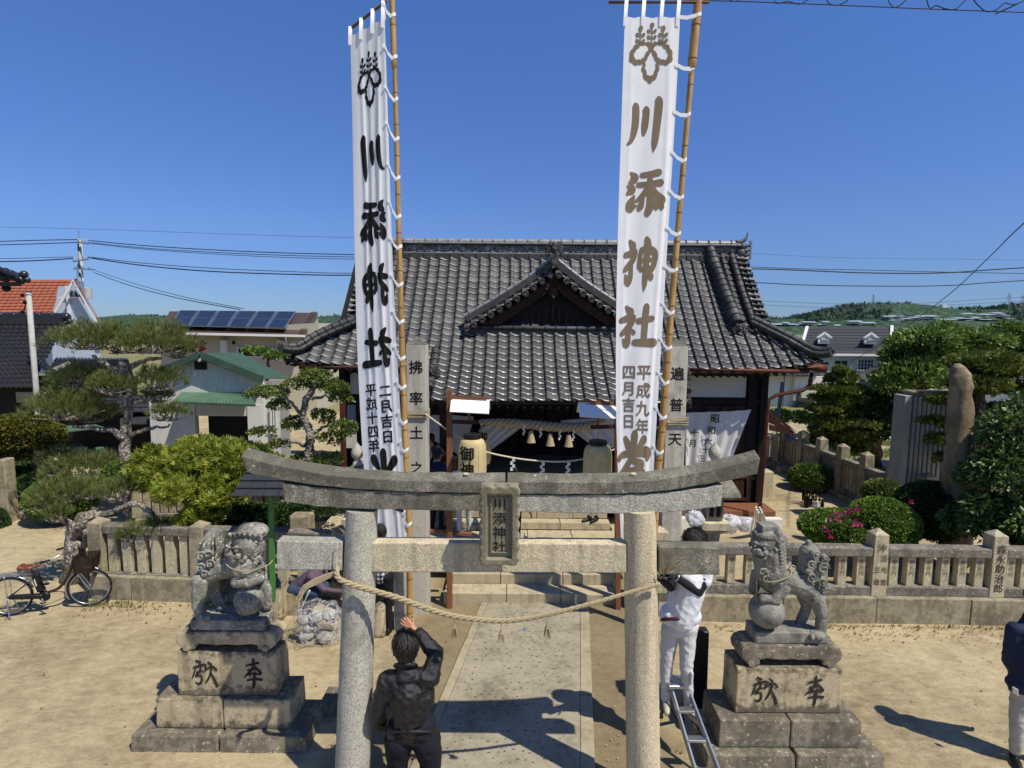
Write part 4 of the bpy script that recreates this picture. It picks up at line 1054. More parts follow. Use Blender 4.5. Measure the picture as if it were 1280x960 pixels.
# ================================================================== banners
def cloth_mat(name, c, tr=.35):
 t = NT(name); c = srgb(c); f = t.noise(5, 4)
 return t.done(t.ramp(f, [(.3, sat(c, .95)), (.7, sat(c, 1.02))]), .85, t.noise(300, 2), .1, .002, spec=.2, transl=tr)
M['banner'] = cloth_mat('banner_cloth', '#faf9f7', .12)
def bamboo_mat():
 t = NT('bamboo'); f = t.noise(2.5, 5, .6, stretch=(8, 8, 1)); cc = t.ramp(f, [(.3, srgb('#94703e')), (.6, srgb('#bf9859')), (.8, srgb('#d3b37c'))])
 cc = t.mix(t.ramp(t.noise(9, 5), [(.6, 0.), (.75, .7)]), cc, srgb('#6a4a28'))
 return t.done(cc, .45, spec=.4)
M['bamboo'] = bamboo_mat()
M['bamboo_node'] = plain('bamboo_node', '#7b5a30', .6)
def banner(lab, Y0, left, rgt, ytop, ybot, pole, mirror, mt_ink, marks, small, bar, ties, folds, dyl=0.0, dyr=0.0, sag=.02):
 """left / rgt: (x, y) picture points of the cloth edges top to bottom, cloth hangs at distance Y0 + dyl..dyr"""
 t = thing('banner', lab, 'banner', gr(pole[-1][0], pole[-1][1]), 0, 'tall shrine banners')
 def edge(L, v, dy):
  yy = L[0][1] + (L[-1][1] - L[0][1]) * v; ys_ = [q[1] for q in L]; xs_ = [q[0] for q in L]
  k_ = min(40, yy - ys_[0], ys_[-1] - yy); xy = [sum(np.interp(yy + o_ * k_, ys_, xs_) for o_ in (-1, -.5, 0, .5, 1)) / 5, yy]
  return at(xy[0], xy[1], Y0 + dy)
 def S(u, v, lift=0.0):
  a = edge(left, v, dyl); c = edge(rgt, v, dyr); p = a + (c - a) * u
  w_ = math.sin(math.pi * u)
  fold = 0
  for (fu, fw, fa, ph) in folds:
   fold += fa * math.exp(-((u - fu - .05 * math.sin(v * 5 + ph)) / fw) ** 2)
  p.y -= (fold * (.5 if mirror else .28) + .008 * math.sin(u * 9 + v * 4)) * min(1, v * 3 + .3)
  p.y -= .004 + lift
  if v < .03: p.z -= sag * (1 - abs(math.cos(u * math.pi * 3))) * (1 - v / .03)
  return p
 nu, nv = 44, 110
 V = [S(i / nu, j / nv) for j in range(nv + 1) for i in range(nu + 1)]
 Fc = [(j * (nu + 1) + i, j * (nu + 1) + i + 1, (j + 1) * (nu + 1) + i + 1, (j + 1) * (nu + 1) + i) for j in range(nv) for i in range(nu)]
 npmesh('cloth', V, Fc, M['banner'], t, smooth=True)
 yt0 = (left[0][1] + rgt[0][1]) / 2; yb0 = (left[-1][1] + rgt[-1][1]) / 2
 def vof(y): return (y - yt0) / (yb0 - yt0)
 # writing: meshes in (u, v) cut into narrow strips so that they follow the folds
 W = None
 def put(kind, key, yc, hpx, uc, wu):
  mb = MB(); vc = vof(yc); hv = abs(vof(yc + hpx) - vc)
  g = lambda u, v, l: Vector((u, v, l))
  if kind == 'b': brush(mb, key, g, wu, -hv, uc, vc, mirror, lift=.0002)
  else: bold_on(mb, key, lambda u, v, l: Vector((u, v, l)), 1.0, 0, 0, False, k=.022); mb.v = [((uc + (-p[0] if mirror else p[0]) * wu), vc - p[1] * hv, p[2]) for p in mb.v]
  me = bpy.data.meshes.new('w'); me.from_pydata(mb.v, [], mb.f); bm = bmesh.new(); bm.from_mesh(me)
  for k in range(1, 26): bmesh.ops.bisect_plane(bm, geom=bm.verts[:] + bm.edges[:] + bm.faces[:], plane_co=(k / 26, 0, 0), plane_no=(1, 0, 0))
  for v in bm.verts: v.co = S(max(0, min(1, v.co.x)), v.co.y, .005 + v.co.z)
  bm.to_mesh(me); bm.free()
  mi = wm(t).inverted(); me.transform(mi); me.materials.append(M[mt_ink]); o = link('emblem' if key == 'crest' else 'lettering', me, None, t)
 for (key, yc, hpx, uc, wu) in marks: put('b', key, yc, hpx, uc, wu)
 for (s, uc, y0, dy, hpx, wu) in small:
  for i, ch in enumerate(s): put('t', ch, y0 + dy * i, hpx, uc, wu)
 # pole with nodes
 P = [at(x, y, Y0 + dyr + .03) if y < 700 else gr(x, y) for (x, y) in [q[:2] for q in pole]]; Rr = [q[2] / 2 / (F / Y0) for q in pole]
 P[-1] = gr(pole[-1][0], pole[-1][1], -.05); P[-1].y = Y0 + dyr + .03
 up_ = P[0] + (P[0] - P[1]).normalized() * .35
 pts = [up_] + P; rr = [Rr[0]] + Rr
 fine = []; fr = []
 for a in range(len(pts) - 1):
  n = max(2, int((pts[a + 1] - pts[a]).length / .1))
  for k in range(n): fine.append(pts[a] + (pts[a + 1] - pts[a]) * k / n); fr.append(rr[a] + (rr[a + 1] - rr[a]) * k / n)
 fine.append(pts[-1]); fr.append(rr[-1])
 b = MB(); b.tube(fine, fr, 14); b.build('pole', M['bamboo'], t, smooth=True)
 acc = 0; nxt = .2
 for i in range(1, len(fine)):
  acc += (fine[i] - fine[i - 1]).length
  if acc > nxt:
   nxt = acc + rnd.uniform(.34, .46); d = (fine[i] - fine[i - 1]).normalized(); b = MB(); r = fr[i]
   b.tube([fine[i] - d * .012, fine[i] - d * .004, fine[i] + d * .004, fine[i] + d * .012], [r * 1.0, r * 1.1, r * 1.1, r * 1.0], 14, caps=False); b.build('pole_node', M['bamboo_node'], t, smooth=True)
 # crossbar, hanging loops, side ties
 A_, B2 = at(bar[0][0], bar[0][1], Y0 + dyl), at(bar[1][0], bar[1][1], Y0 + dyr)
 b = MB(); b.tube([A_, B2], .02, 8); b.build('crossbar', M['bamboo_node'], t, smooth=True)
 def bandmesh(pts, w_, ax=Vector((1, 0, 0))):
  b = MB(); vs = []
  for p in pts: vs += [p - ax * w_ / 2, p + ax * w_ / 2]
  n = len(pts); b.add(vs, [(2 * i, 2 * i + 1, 2 * i + 3, 2 * i + 2) for i in range(n - 1)]); return b
 for u in (.02, .34, .67, .97):
  p = S(u, 0.004); k = (p.x - A_.x) / (B2.x - A_.x + 1e-9); q = A_ + (B2 - A_) * max(0, min(1, k)); q = q + Vector((0, -.024, .02))
  for side in (-1, 1):
   bandmesh([p + Vector((side * .012, -.012, -.10)), p + Vector((side * .01, -.016, 0)), q, q + Vector((0, .05, 0)), p + Vector((0, .02, 0))], .05).build('hanging_loop', M['banner'], t, smooth=True); break
 for (ye, yp) in ties:
  v = vof(ye); p = S(.985, v); p.y -= .012
  # pole point at height yp
  best = min(range(len(fine)), key=lambda i: abs((480 - F * (fine[i] - CAM).dot(up) / (fine[i] - CAM).dot(fwd)) - yp)); c = fine[best]; r = fr[best] + .006
  ring = [c + Vector((math.cos(a) * r, math.sin(a) * r, .03 * math.cos(a))) for a in [k * math.pi / 5 for k in range(10)]]
  b = MB(); vs = []; U = Vector((0, 0, .026))
  path_ = [p + Vector((-.03, 0, 0)), p, (p + ring[6]) / 2 + Vector((0, -.01, -.012)), ring[7]]
  for q in path_: vs += [q - U, q + U]
  b.add(vs, [(2 * i, 2 * i + 1, 2 * i + 3, 2 * i + 2) for i in range(3)])
  vs = []
  for q in ring: vs += [q - U * .9, q + U * .9]
  b.add(vs, [(2 * i, 2 * i + 1, (2 * i + 3) % 20, (2 * i + 2) % 20) for i in range(10)]); b.build('side_tie', M['banner'], t, smooth=True)
 return t
banner('tall white banner with mirrored black brush lettering and slanting top, on bamboo pole', 8.2,
       [(438, 45), (441, 165), (443, 290), (446, 420), (452, 550), (463, 682)], [(481, 22), (485, 150), (489, 280), (494, 405), (502, 540), (511, 683)], 0, 0,
       [(490, 0, 6.5), (493, 84, 7), (493.5, 86, 5), (499, 310, 6.5), (505, 520, 7), (512, 680, 7.5), (517, 785, 8.5)], True, 'ink',
       [('crest', 100, 64, .52, .66), ('川', 196, 56, .52, .66), ('添', 278, 56, .52, .70), ('神', 359, 60, .52, .72), ('社', 436, 52, .52, .74), ('光', 604, 74, .50, .95)],
       [('平成十四年', .30, 486, 17.5, 17, .30), ('二月吉日', .66, 489, 19, 17, .32)], ((437, 37), (483, 1)),
       [(18, 16), (68, 70), (118, 123), (162, 173), (212, 222), (258, 268), (303, 313), (348, 360), (392, 402), (435, 446), (478, 488), (516, 526), (552, 562), (640, 652), (668, 680)],
       [(.28, .05, .035, 0), (.48, .06, .03, 1), (.74, .05, .04, 2), (.9, .04, .02, 1)], dyl=.0, dyr=-.2)
banner('tall white banner with brown brush lettering, on a leaning bamboo pole', 8.2,
       [(781, 21), (777, 140), (773, 260), (770, 380), (769.5, 500), (773, 612), (777, 684)], [(850, 21), (845, 130), (838, 245), (831, 360), (825, 460), (817, 585), (812, 685)], 0, 0,
       [(873, 0, 10), (864.5, 84, 10), (864.5, 87, 6.5), (853, 220, 6.5), (838, 400, 8), (828, 530, 9), (821, 600, 10), (806, 785, 11)], False, 'bronze_ink',
       [('crest', 66, 70, .50, .76), ('川', 156, 66, .46, .66), ('添', 240, 58, .52, .76), ('神', 330, 66, .48, .72), ('社', 409, 56, .46, .80), ('當', 579, 72, .44, .98)],
       [('平成九年', .64, 465, 22.5, 20, .34), ('四月吉日', .30, 465, 20.5, 19, .32)], ((761, 3), (886, 3)),
       [(22, 23), (82, 88), (140, 147), (190, 200), (238, 248), (284, 295), (332, 342), (378, 388), (422, 432), (464, 476), (508, 520), (556, 568), (596, 606)],
       [(.12, .04, .02, 0), (.82, .05, .045, 0), (.93, .03, -.02, 1), (.55, .12, .015, 2)])

# ================================================================== stone fences
BAL = {}
def stone_fence(nm, label, A_, B_, posts, nbal, chars=None, hb=.30, sill=.16, rail_z=1.06, rail_h=.17, ph=1.36, pw=.24, rail_over=True, mt='fence', pchars=None, bw=.12, sz=None, group='stone fences round the yard', hand=None, base_n=3, mtr='fence_rail', mb=None):
 """fence from A_ to B_ (ground points); posts = fractions"""
 A_ = Vector(A_); B_ = Vector(B_); d = (B_ - A_); L = d.length; d.normalize(); rz = math.atan2(d.y, d.x); t = thing(nm, label, 'fence', A_, rz, group)
 def lb(name, x0, x1, y0, y1, z0, z1, m_, bev=.012, n=.004, taper=0.0):
  b = MB(); b.box(x0, x1, y0, y1, z0, z1, None, taper); o = b.build(name, m_, t, local=True, bevel=bev, seg=2); return o
 for i in range(base_n): lb('base_stone', L * i / base_n + .004, L * (i + 1) / base_n - .004, -.20 + rnd.uniform(-.006, .006), .20, -.08, hb + rnd.uniform(-.004, .004), M['fence_old'])
 pf = list(posts)
 for k, f in enumerate(pf):
  x = L * f; h = pw / 2; b = MB()
  b.box(x - h, x + h, -h, h, hb + .001, ph, None, .008); b.add([(x - h + .008, -h + .008, ph + .0005), (x + h - .008, -h + .008, ph + .0005), (x + h - .008, h - .008, ph + .0005), (x - h + .008, h - .008, ph + .0005), (x, 0, ph + .09)], [(0, 1, 4), (1, 2, 4), (2, 3, 4), (3, 0, 4)])
  o = b.build('post', M[mt], t, local=True, bevel=.006)
  if pchars and k in pchars:
   b = MB()
   for (ch, u, z, s) in pchars[k][0]: bold_on(b, ch, lambda uu, vv, l: Vector((uu, -h - .002 - l, vv)), s, x + u, z, k=.012)
   b.build('lettering', pchars[k][1], o, local=True)
 edges = [(pf[i] * L + pw / 2 + .002, pf[i + 1] * L - pw / 2 - .002) for i in range(len(pf) - 1)]
 for bi, (x0, x1) in enumerate(edges):
  lb('sill_stone', x0, x1, -.11, .11, hb + .001, hb + sill, M[mtr]); lb('top_rail', x0, x1, -.11, .11, rail_z, rail_z + rail_h, M[mtr], .02)
  n = nbal[bi] if hasattr(nbal, '__len__') else nbal
  for i in range(n):
   x = x0 + (x1 - x0) * (i + .5) / n; key = (mt, mb, round(rail_z - hb - sill, 3), i % 4); w_ = bw
   if key not in BAL:
    b = MB(); b.box(-w_ / 2, w_ / 2, -w_ * .45, w_ * .45, 0, rail_z - hb - sill - .002); o = b.build('baluster', M[mb or mt], t, local=True, bevel=.008); stone_noise(o, .004, 5, 1)
    BAL[key] = o.data
    if chars:
     me = o.data; bb = MB(); hh = rail_z - hb - sill
     for q, ch in enumerate(chars[i % len(chars)]): text_on(bb, ch, lambda uu, vv, l: Vector((uu, -w_ * .45 - .006 - l, vv)), .085, 0, hh - .09 - q * .095)
     tm = bpy.data.meshes.new('carved_text'); tm.from_pydata(bb.v, [], bb.f); tm.materials.append(M['carve_soft']); BAL[key + ('t',)] = tm
   else: o = link('baluster', BAL[key], None, t)
   o.location = (x, 0, hb + sill + .001); o.rotation_euler = (0, 0, rnd.uniform(-.04, .04))
   if chars: q = link('lettering', BAL[key + ('t',)], None, o)
 return t
def flip(v): return Vector((v[0], v[1], 0))
# right front fence; its inner end stands beside the path
fa, fb = gr(858, 772), gr(1330, 783); fa.z = fb.z = 0
fa.y, fb.y = 8.72, 8.66
Lf = (fb - fa).length
def frac(x, Y=8.6): return (at(x, 700, Y).x - fa.x) / (fb.x - fa.x)
stone_fence('stone_fence', 'stone fence with two carved posts behind the lion-dog that rests a paw on a ball', fa, fb, [frac(826), frac(1100), frac(1247), frac(1320)], [11, 6, 3],
   chars=['金壱円', '金五円', '金百円', '金二円'], hb=.42, sill=.15, rail_z=1.06, rail_h=.15, ph=1.42, base_n=4,
   pchars={1: ([('沖', .0, 1.22, .15), ('須', .04, 1.05, .12), ('三', -.05, .86, .11), ('光', .06, .86, .11), ('造', -.05, .66, .11), ('吉', .06, .66, .11)], M['carve_soft']),
     2: ([('森', .01, 1.22, .16), ('永', .01, 1.06, .16), ('助', .01, .90, .16), ('治', .01, .74, .16), ('郎', .01, .58, .16)], M['carve_mid'])}, bw=.13)
# left front fence
la, lb_ = gr(108, 752), gr(268, 756); la.z = lb_.z = 0; la.y = 9.3; lb_.y = 9.15
def fracl(x, Y=8.9): return (at(x, 700, Y).x - la.x) / (lb_.x - la.x)
stone_fence('stone_fence', 'short stone fence under the maple, behind the lion-dog with the raised tail', la, lb_, [fracl(104), fracl(240), fracl(300), fracl(424)], [6, 2, 4], hb=.40, sill=.02, rail_z=1.10, rail_h=.15, ph=1.28, bw=.15, mt='fence_old', mb='fence', base_n=3, pw=.26)
# receding side fence and rear fence on the right
s0, s1 = Vector((9.35, 12.2, 0)), Vector((9.2, 18.6, 0))
stone_fence('stone_fence', 'weathered stone fence with capped posts receding past the clipped round bush', s1, s0, [0, .18, .34, .5, .66, .82, .985], 5, hb=.15, sill=.12, rail_z=.98, rail_h=.13, ph=1.42, pw=.26, bw=.13, mt='fence_old', base_n=4)
stone_fence('stone_fence', 'low stone fence standing across the yard behind the hall corner', Vector((7.4, 18.7, 0)), Vector((9.0, 18.7, 0)), [.05, .95], 4, hb=.2, sill=.12, rail_z=.95, rail_h=.13, ph=1.15, pw=.2, bw=.15, base_n=2)
stone_fence('stone_fence', 'dark stone fence at the very edge of the yard, by the reddish clipped tree', Vector((-13.9, 14.2, 0)), Vector((-15.4, 16.0, 0)), [0.05, .95], 4, hb=.3, sill=.12, rail_z=1.3, rail_h=.16, ph=1.5, pw=.25, bw=.2, mt='fence_old', base_n=2)
stone_fence('stone_fence', 'old stone fence in the shade behind the stepped pine and hut', Vector((-8.6, 12.6, 0)), Vector((-3.0, 12.6, 0)), [0, .25, .5, .75, 1.0], 6, hb=.2, sill=.12, rail_z=.9, rail_h=.13, ph=1.2, pw=.22, bw=.15, mt='fence_old', base_n=4)
# ================================================================== lion-dogs on their pedestals
def chisel(mb, key, cx, cz, s, y, wide=1.0):
 HK = {'献': [[(-.30, .42, .04), (-.16, .36, .05)], [(-.42, .18, .03), (-.2, .24, .045), (.02, .28, .04), (.04, .12, .035), (-.02, .02, .02)], [(-.34, .14, .03), (-.44, -.12, .03), (-.5, -.2, .01)],
                  [(-.14, .22, .03), (-.2, .04, .035), (-.34, -.06, .02)], [(-.3, .02, .025), (-.08, .06, .03)], [(-.34, -.12, .04), (-.16, -.10, .035), (-.12, -.26, .04), (-.22, -.40, .045), (-.36, -.34, .02)],
                  [(.14, .38, .03), (.24, .30, .05)], [(.08, .14, .03), (.3, .22, .04), (.44, .10, .045)], [(.24, .24, .035), (.22, 0, .04), (.08, -.28, .035), (.0, -.36, .01)], [(.24, -.02, .03), (.36, -.26, .045), (.44, -.46, .05)]],
          '奉': [[(-.24, .26, .03), (.02, .32, .045), (.22, .36, .04)], [(.02, .48, .045), (.0, .2, .04), (-.18, -.02, .04), (-.34, -.16, .02)], [(-.2, .10, .03), (.1, .14, .035)], [(.08, .22, .035), (.28, .02, .05), (.3, -.04, .02)],
                 [(-.16, -.06, .03), (.06, -.02, .035), (.26, -.06, .03)], [(.06, .02, .045), (.04, -.26, .05), (.0, -.5, .05)], [(-.22, -.26, .03), (.06, -.22, .04), (.32, -.24, .045)], [(-.06, .1, .03), (-.12, -.1, .03)]]}
 for i, st in enumerate(HK[key]):
  vs, fs = stroke_poly(st); mb.add([Vector((cx + u * s * wide, y - .003 - i * .0002, cz + v * s)) for u, v in vs], fs)
def pedestal(label, tiers, chars, mats):
 x0, x1, y0, y1, z0, z1 = tiers[0]
 t = thing('pedestal', label, 'pedestal', ((x0 + x1) / 2, (y0 + y1) / 2, 0), 0, 'stepped pedestals of the lion-dogs')
 for k, (x0, x1, y0, y1, z0, z1) in enumerate(tiers):
  n = 1 if k == 2 else 2; bat = .015 if k == 0 else .004
  cuts = [x0, x0 + (x1 - x0) * .5, x1] if n == 2 else [x0, x1]
  for a, c in zip(cuts, cuts[1:]):
   b = MB(); b.box(a + .003 * (n - 1), c - .003 * (n - 1), y0, y1, z0 - (.05 if k == 0 else 0), z1, None, bat)
   o = b.build(('base_block', 'middle_block', 'top_block')[k], M[mats[k]], t, bevel=.014, seg=2); stone_noise(o, .007, 4, 5)
 x0, x1, y0, y1, z0, z1 = tiers[2]
 for ch, u in chars: b = MB(); chisel(b, ch, x0 + (x1 - x0) * u, (z0 + z1) / 2 + .02, .33, y0 - .003, .9); b.build('lettering', M['carve'], t)
 return t
pedestal('stepped stone pedestal under the closed-mouth lion-dog, nearest the bicycle', [(-4.14, -2.2, 5.67, 6.34, 0, .18), (-3.92, -2.42, 5.80, 6.25, .181, .53), (-3.69, -2.58, 5.86, 6.20, .531, 1.045)], [('献', .28), ('奉', .76)], ['pedestal_dark', 'pedestal', 'pedestal'])
pedestal('stepped stone pedestal under the lion-dog with the ball, beside the stepladder', [(2.08, 3.99, 5.47, 5.99, 0, .18), (2.25, 3.78, 5.59, 6.13, .181, .49), (2.46, 3.61, 5.71, 6.10, .491, 1.0)], [('献', .27), ('奉', .74)], ['pedestal_dark', 'pedestal_dark', 'pedestal'])
def scroll_table(P_, L, ztop, zbot, yc, d, mt):
 """low carved table with rolled feet: L = x positions; P_ parent"""
 xa, xb = L; b = MB(); w_ = xb - xa; h = ztop - zbot
 sec = []
 prof2 = [(-.5, .62), (-.47, .88), (-.40, 1.0), (.40, 1.0), (.47, .88), (.5, .62), (.485, .35), (.42, .06), (.36, .0), (.30, .10), (.31, .30), (.25, .36), (.1, .30), (0, .34), (-.1, .30), (-.25, .36), (-.31, .30), (-.30, .10), (-.36, .0), (-.42, .06), (-.485, .35)]
 b.prism([(xa + w_ / 2 + p[0] * w_, zbot + p[1] * h) for p in prof2], (0, yc - d / 2, 0), (1, 0, 0), (0, 0, 1), (0, 1, 0), d)
 bm_o = b.build('scroll_base', mt, P_, bevel=.018, seg=2)
 for s in (-1, 1):
  b = MB(); cx = xa + w_ / 2 + s * w_ * .385; b.tube([(cx, yc - d / 2 - .012, zbot + h * .17), (cx, yc + d / 2 + .012, zbot + h * .17)], h * .17, 12)
  b.build('foot_scroll', mt, P_, smooth='auto')
 return bm_o
def curls(b, P, base, ax, r, n, seed):
 q = random.Random(seed)
 for i in range(n): b.ell(P(*base) + Vector((q.uniform(-1, 1) * ax[0], q.uniform(-1, 1) * ax[1], q.uniform(-1, 1) * ax[2])), r * q.uniform(.7, 1.2), None, 8, 6)
def spiral(b, c, r, th, turns=1.6, d=(0, -1, 0), s=1):
 c = Vector(c); pts = []
 for i in range(22):
  t = i / 21; a = t * turns * 2 * math.pi * s; rr = r * (1 - t * .85); pts.append(c + Vector((rr * math.cos(a), -.02 * t, rr * math.sin(a))))
 b.tube(pts, [th * (1 - .4 * i / 21) for i in range(22)], 6)
def face_parts(b, E, W, open_mouth=False):
 """brow, eyes, nose, muzzle, ears in a small frame: E(x, y, z) with x across, y up, z out"""
 for s in (-1, 1):
  b.ell(E(s * .30, .22, .62), W * .16, None, 10, 8); b.ell(E(s * .31, .20, .74), W * .10, None, 10, 6)
  b.tube([E(s * .08, .34, .66), E(s * .30, .46, .70), E(s * .56, .36, .52)], [W * .09, W * .12, W * .07], 8)
  b.ell(E(s * .34, -.16, .62), W * .20, None, 10, 8)
  b.ell(E(s * .78, .10, -.02), (W * .16, W * .22, W * .26), None, 8, 6); b.tube([E(s * .72, .3, .1), E(s * .92, .05, .1), E(s * .86, -.22, .12)], [W * .12, W * .13, W * .05], 8)
 b.ell(E(0, .0, .86), (W * .20, W * .16, W * .13), None, 10, 8); b.ell(E(0, -.16, .72), (W * .34, W * .24, W * .20), None, 10, 8)
 if open_mouth:
  b.tube([E(-.42, -.26, .6), E(-.2, -.30, .84), E(.2, -.30, .84), E(.42, -.26, .6)], W * .07, 8); b.tube([E(-.36, -.56, .5), E(-.15, -.62, .72), E(.15, -.62, .72), E(.36, -.56, .5)], W * .10, 8)
  for s in (-.2, -.07, .07, .2): b.ell(E(s, -.36, .82), W * .05, None, 6, 5)
 else:
  b.tube([E(-.42, -.34, .56), E(-.2, -.40, .78), E(.2, -.40, .78), E(.42, -.34, .56)], W * .08, 8); b.ell(E(0, -.52, .5), (W * .36, W * .26, W * .16), None, 10, 8)
 for i in range(7):
  a = math.pi * (1.05 + .9 * i / 6); b.ell(E(.62 * math.cos(a), -.3 + .42 * math.sin(a) * .7, .35), W * .15, None, 8, 6)
# --- first lion-dog: head turned to the camera, paw on a carved stone, bushy tail raised
YL = 6.02
def Q(x, y, dy=0.0): return at(x or 292, y, YL, dy)
kl = thing('lion_dog_statue', 'grey stone lion-dog with closed mouth, its pointed bushy tail raised on the outer side', 'statue', (Q(292, 780).x, YL, 1.047), 0, 'stone guardian lion-dogs')
scroll_table(kl, (Q(228, 790).x, Q(353, 790).x), Q(0, 781).z, 1.047, YL, .30, M['pedestal'])
b = MB(); b.box(Q(246, 780).x, Q(337, 780).x, YL - .13, YL + .14, Q(0, 781).z + .001, Q(0, 768).z); o = b.build('plinth_slab', M['statue'], kl, bevel=.012, seg=2); stone_noise(o, .006, 8, 3)
b = MB(); PXM = YL / F
def C_(p, q, r0, r1): b.cap(p, q, r0 * PXM, r1 * PXM)
C_(Q(265, 714, 0), Q(288, 708, 0), 14, 13.5); C_(Q(288, 708), Q(310, 702), 14, 19); C_(Q(308, 706, -.02), Q(320, 714, -.02), 18, 15); C_(Q(260, 716), Q(256, 724), 13, 12)     # trunk
C_(Q(300, 690), Q(316, 684), 15, 16)                                       # neck
C_(Q(255, 722, -.07), Q(252, 752, -.08), 11, 7.5); C_(Q(252, 750, -.08), Q(257, 764, -.09), 7.5, 7); C_(Q(257, 766, -.09), Q(266, 767, -.12), 6, 5); b.ell(Q(262, 765, -.10), (9 * PXM, .07, 5 * PXM), None)   # hind leg near
C_(Q(260, 722, .09), Q(262, 746, .10), 8, 6); C_(Q(262, 746, .10), Q(271, 764, .09), 6, 5.5); b.ell(Q(272, 765, .08), (7 * PXM, .05, 4.5 * PXM), None)
C_(Q(318, 716, .06), Q(329, 742, .09), 8, 7); C_(Q(329, 742, .09), Q(330, 762, .08), 7, 6.5)                                                  # far fore leg
C_(Q(302, 722, -.10), Q(318, 722, -.12), 8, 6.5); C_(Q(318, 722, -.12), Q(331, 718, -.10), 6.5, 5.5)                                           # near fore paw laid over the stone
b.ell(Q(315, 746, -.07), (19.5 * PXM, .12, 19 * PXM), None, 18, 12)   # the carved ball
b.ell(Q(313, 752, -.10), (13 * PXM, .10, 12 * PXM), None, 14, 10)
# tail: flame with scrolls at its root
C_(Q(258, 706, .02), Q(264, 686, .02), 12, 14.5); C_(Q(264, 686, .02), Q(267, 668, .02), 14.5, 9); C_(Q(267, 668, .02), Q(267, 660, .02), 7, 2.5)
for i in range(5): b.tube([Q(252 + i * 6, 692, -.10), Q(256 + i * 5, 676, -.09), Q(264 + i * 1.5, 660, -.02)], [.018, .016, .006], 6)
for (x, y, r) in ((259, 690, 6.5), (270, 699, 6), (258, 704, 6.5), (268, 688, 5), (263, 712, 5)): spiral(b, Q(x, y, -.12), r * PXM, .013, 1.3); b.ell(Q(x, y, -.08), r * PXM * .9, None, 10, 8)
# head
hx, hy, hW = 309, 682, 21 * PXM
b.ell(Q(312, 677, -.02), (20 * PXM, .16, 22 * PXM), None, 16, 12); b.ell(Q(316, 664, .0), (20 * PXM, .15, 11 * PXM), None, 14, 8)
hc = Q(304, 684, -.06); rot = Matrix.Rotation(-.30, 3, 'Z')
def EL(x, y, z): return hc + rot @ Vector((x * hW, -z * hW * 1.0, y * hW))
face_parts(b, EL, hW)
for i in range(12):   # mane locks
 a = i / 11; p = Q(333 - 6 * math.sin(a * 3) , 662 + 44 * a, -.05 + .02 * math.sin(i * 2)); b.tube([p, p + Vector((-.03, -.05, -.02)), p + Vector((-.05, -.05, -.05)), p + Vector((-.03, -.06, -.07))], [.03, .028, .022, .014], 7)
for i in range(7): p = Q(294 + i * 6, 660 + abs(i - 3) * 1.2, -.14 + .01 * abs(i - 3)); b.tube([p, p + Vector((.01, -.03, .02)), p + Vector((.035, -.035, -.02))], [.026, .026, .012], 7)
for i in range(5): p = Q(322 + i * 2.2, 704 - i * 3, -.12); b.ell(p, .028, None, 8, 6)
remesh(b, 'body', M['statue'], kl, .0065, 0, lambda p: noise.noise(p * 40) * .003 + noise.noise(p * 9) * .004)
b = MB(); b.tube(catmull([Q(289, 691, -.02), Q(291, 694, -.17), Q(303, 702, -.20), Q(322, 705, -.17), Q(337, 704, -.05), Q(338, 703, .06)]), .006, 6); b.tube([Q(336, 704, -.07), Q(336.5, 712, -.08), Q(338, 722, -.07)], [.006, .005, .003], 5); c_ = b.build('neck_cord', M['straw'], kl, smooth=True)
shide(Q(337.5, 711, -.09), .07, .014, kl)
# --- second lion-dog: open mouth, profile, paw on a round ball
YR2 = 5.90
def Q(x, y, dy=0.0): return at(x or 985, y, YR2, dy)
kr = thing('lion_dog_statue', 'greenish grey stone lion-dog with open mouth, a paw resting on a round stone ball', 'statue', (Q(985, 820).x, YR2, 1.002), 0, 'stone guardian lion-dogs')
scroll_table(kr, (Q(919, 805).x, Q(1044, 805).x), Q(0, 797).z, 1.002, YR2, .32, M['pedestal_dark'])
b = MB(); b.box(Q(938, 790).x, Q(1027, 790).x, YR2 - .13, YR2 + .15, Q(0, 797).z + .001, Q(0, 783).z); o = b.build('plinth_slab', M['statue_green'], kr, bevel=.012, seg=2); stone_noise(o, .007, 8, 3)
PXM = YR2 / F; b = MB()
C_(Q(968, 718), Q(1003, 731), 18.5, 16); C_(Q(1003, 731), Q(1015, 742), 16, 14.5); C_(Q(962, 706, -.01), Q(966, 722, -.01), 18, 20)
C_(Q(962, 712), Q(959, 690), 19, 19)
C_(Q(1016, 744, -.07), Q(1022, 764, -.08), 11, 7.5); C_(Q(1022, 764, -.08), Q(1020, 782, -.09), 7, 7); b.ell(Q(1014, 786, -.12), (11 * PXM, .07, 6 * PXM), None); 
for i in range(3): b.ell(Q(1005 + i * 6, 787, -.16), (3.2 * PXM, .035, 4.5 * PXM), None, 8, 6)
C_(Q(1010, 748, .08), Q(1014, 764, .09), 10, 7); C_(Q(1014, 764, .09), Q(1006, 780, .08), 7, 6.5); b.ell(Q(1003, 785, .06), (8 * PXM, .06, 5 * PXM), None)
C_(Q(972, 730, -.10), Q(960, 743, -.12), 9.5, 7); C_(Q(964, 744, -.12), Q(948, 741, -.12), 6.5, 5.5); 
for i in range(3): b.ell(Q(945 + i * 1, 741.5, -.16 + i * .035), (4 * PXM, .02, 3.6 * PXM), None, 8, 6)
C_(Q(950, 722, .08), Q(946, 742, .08), 8, 6.5)
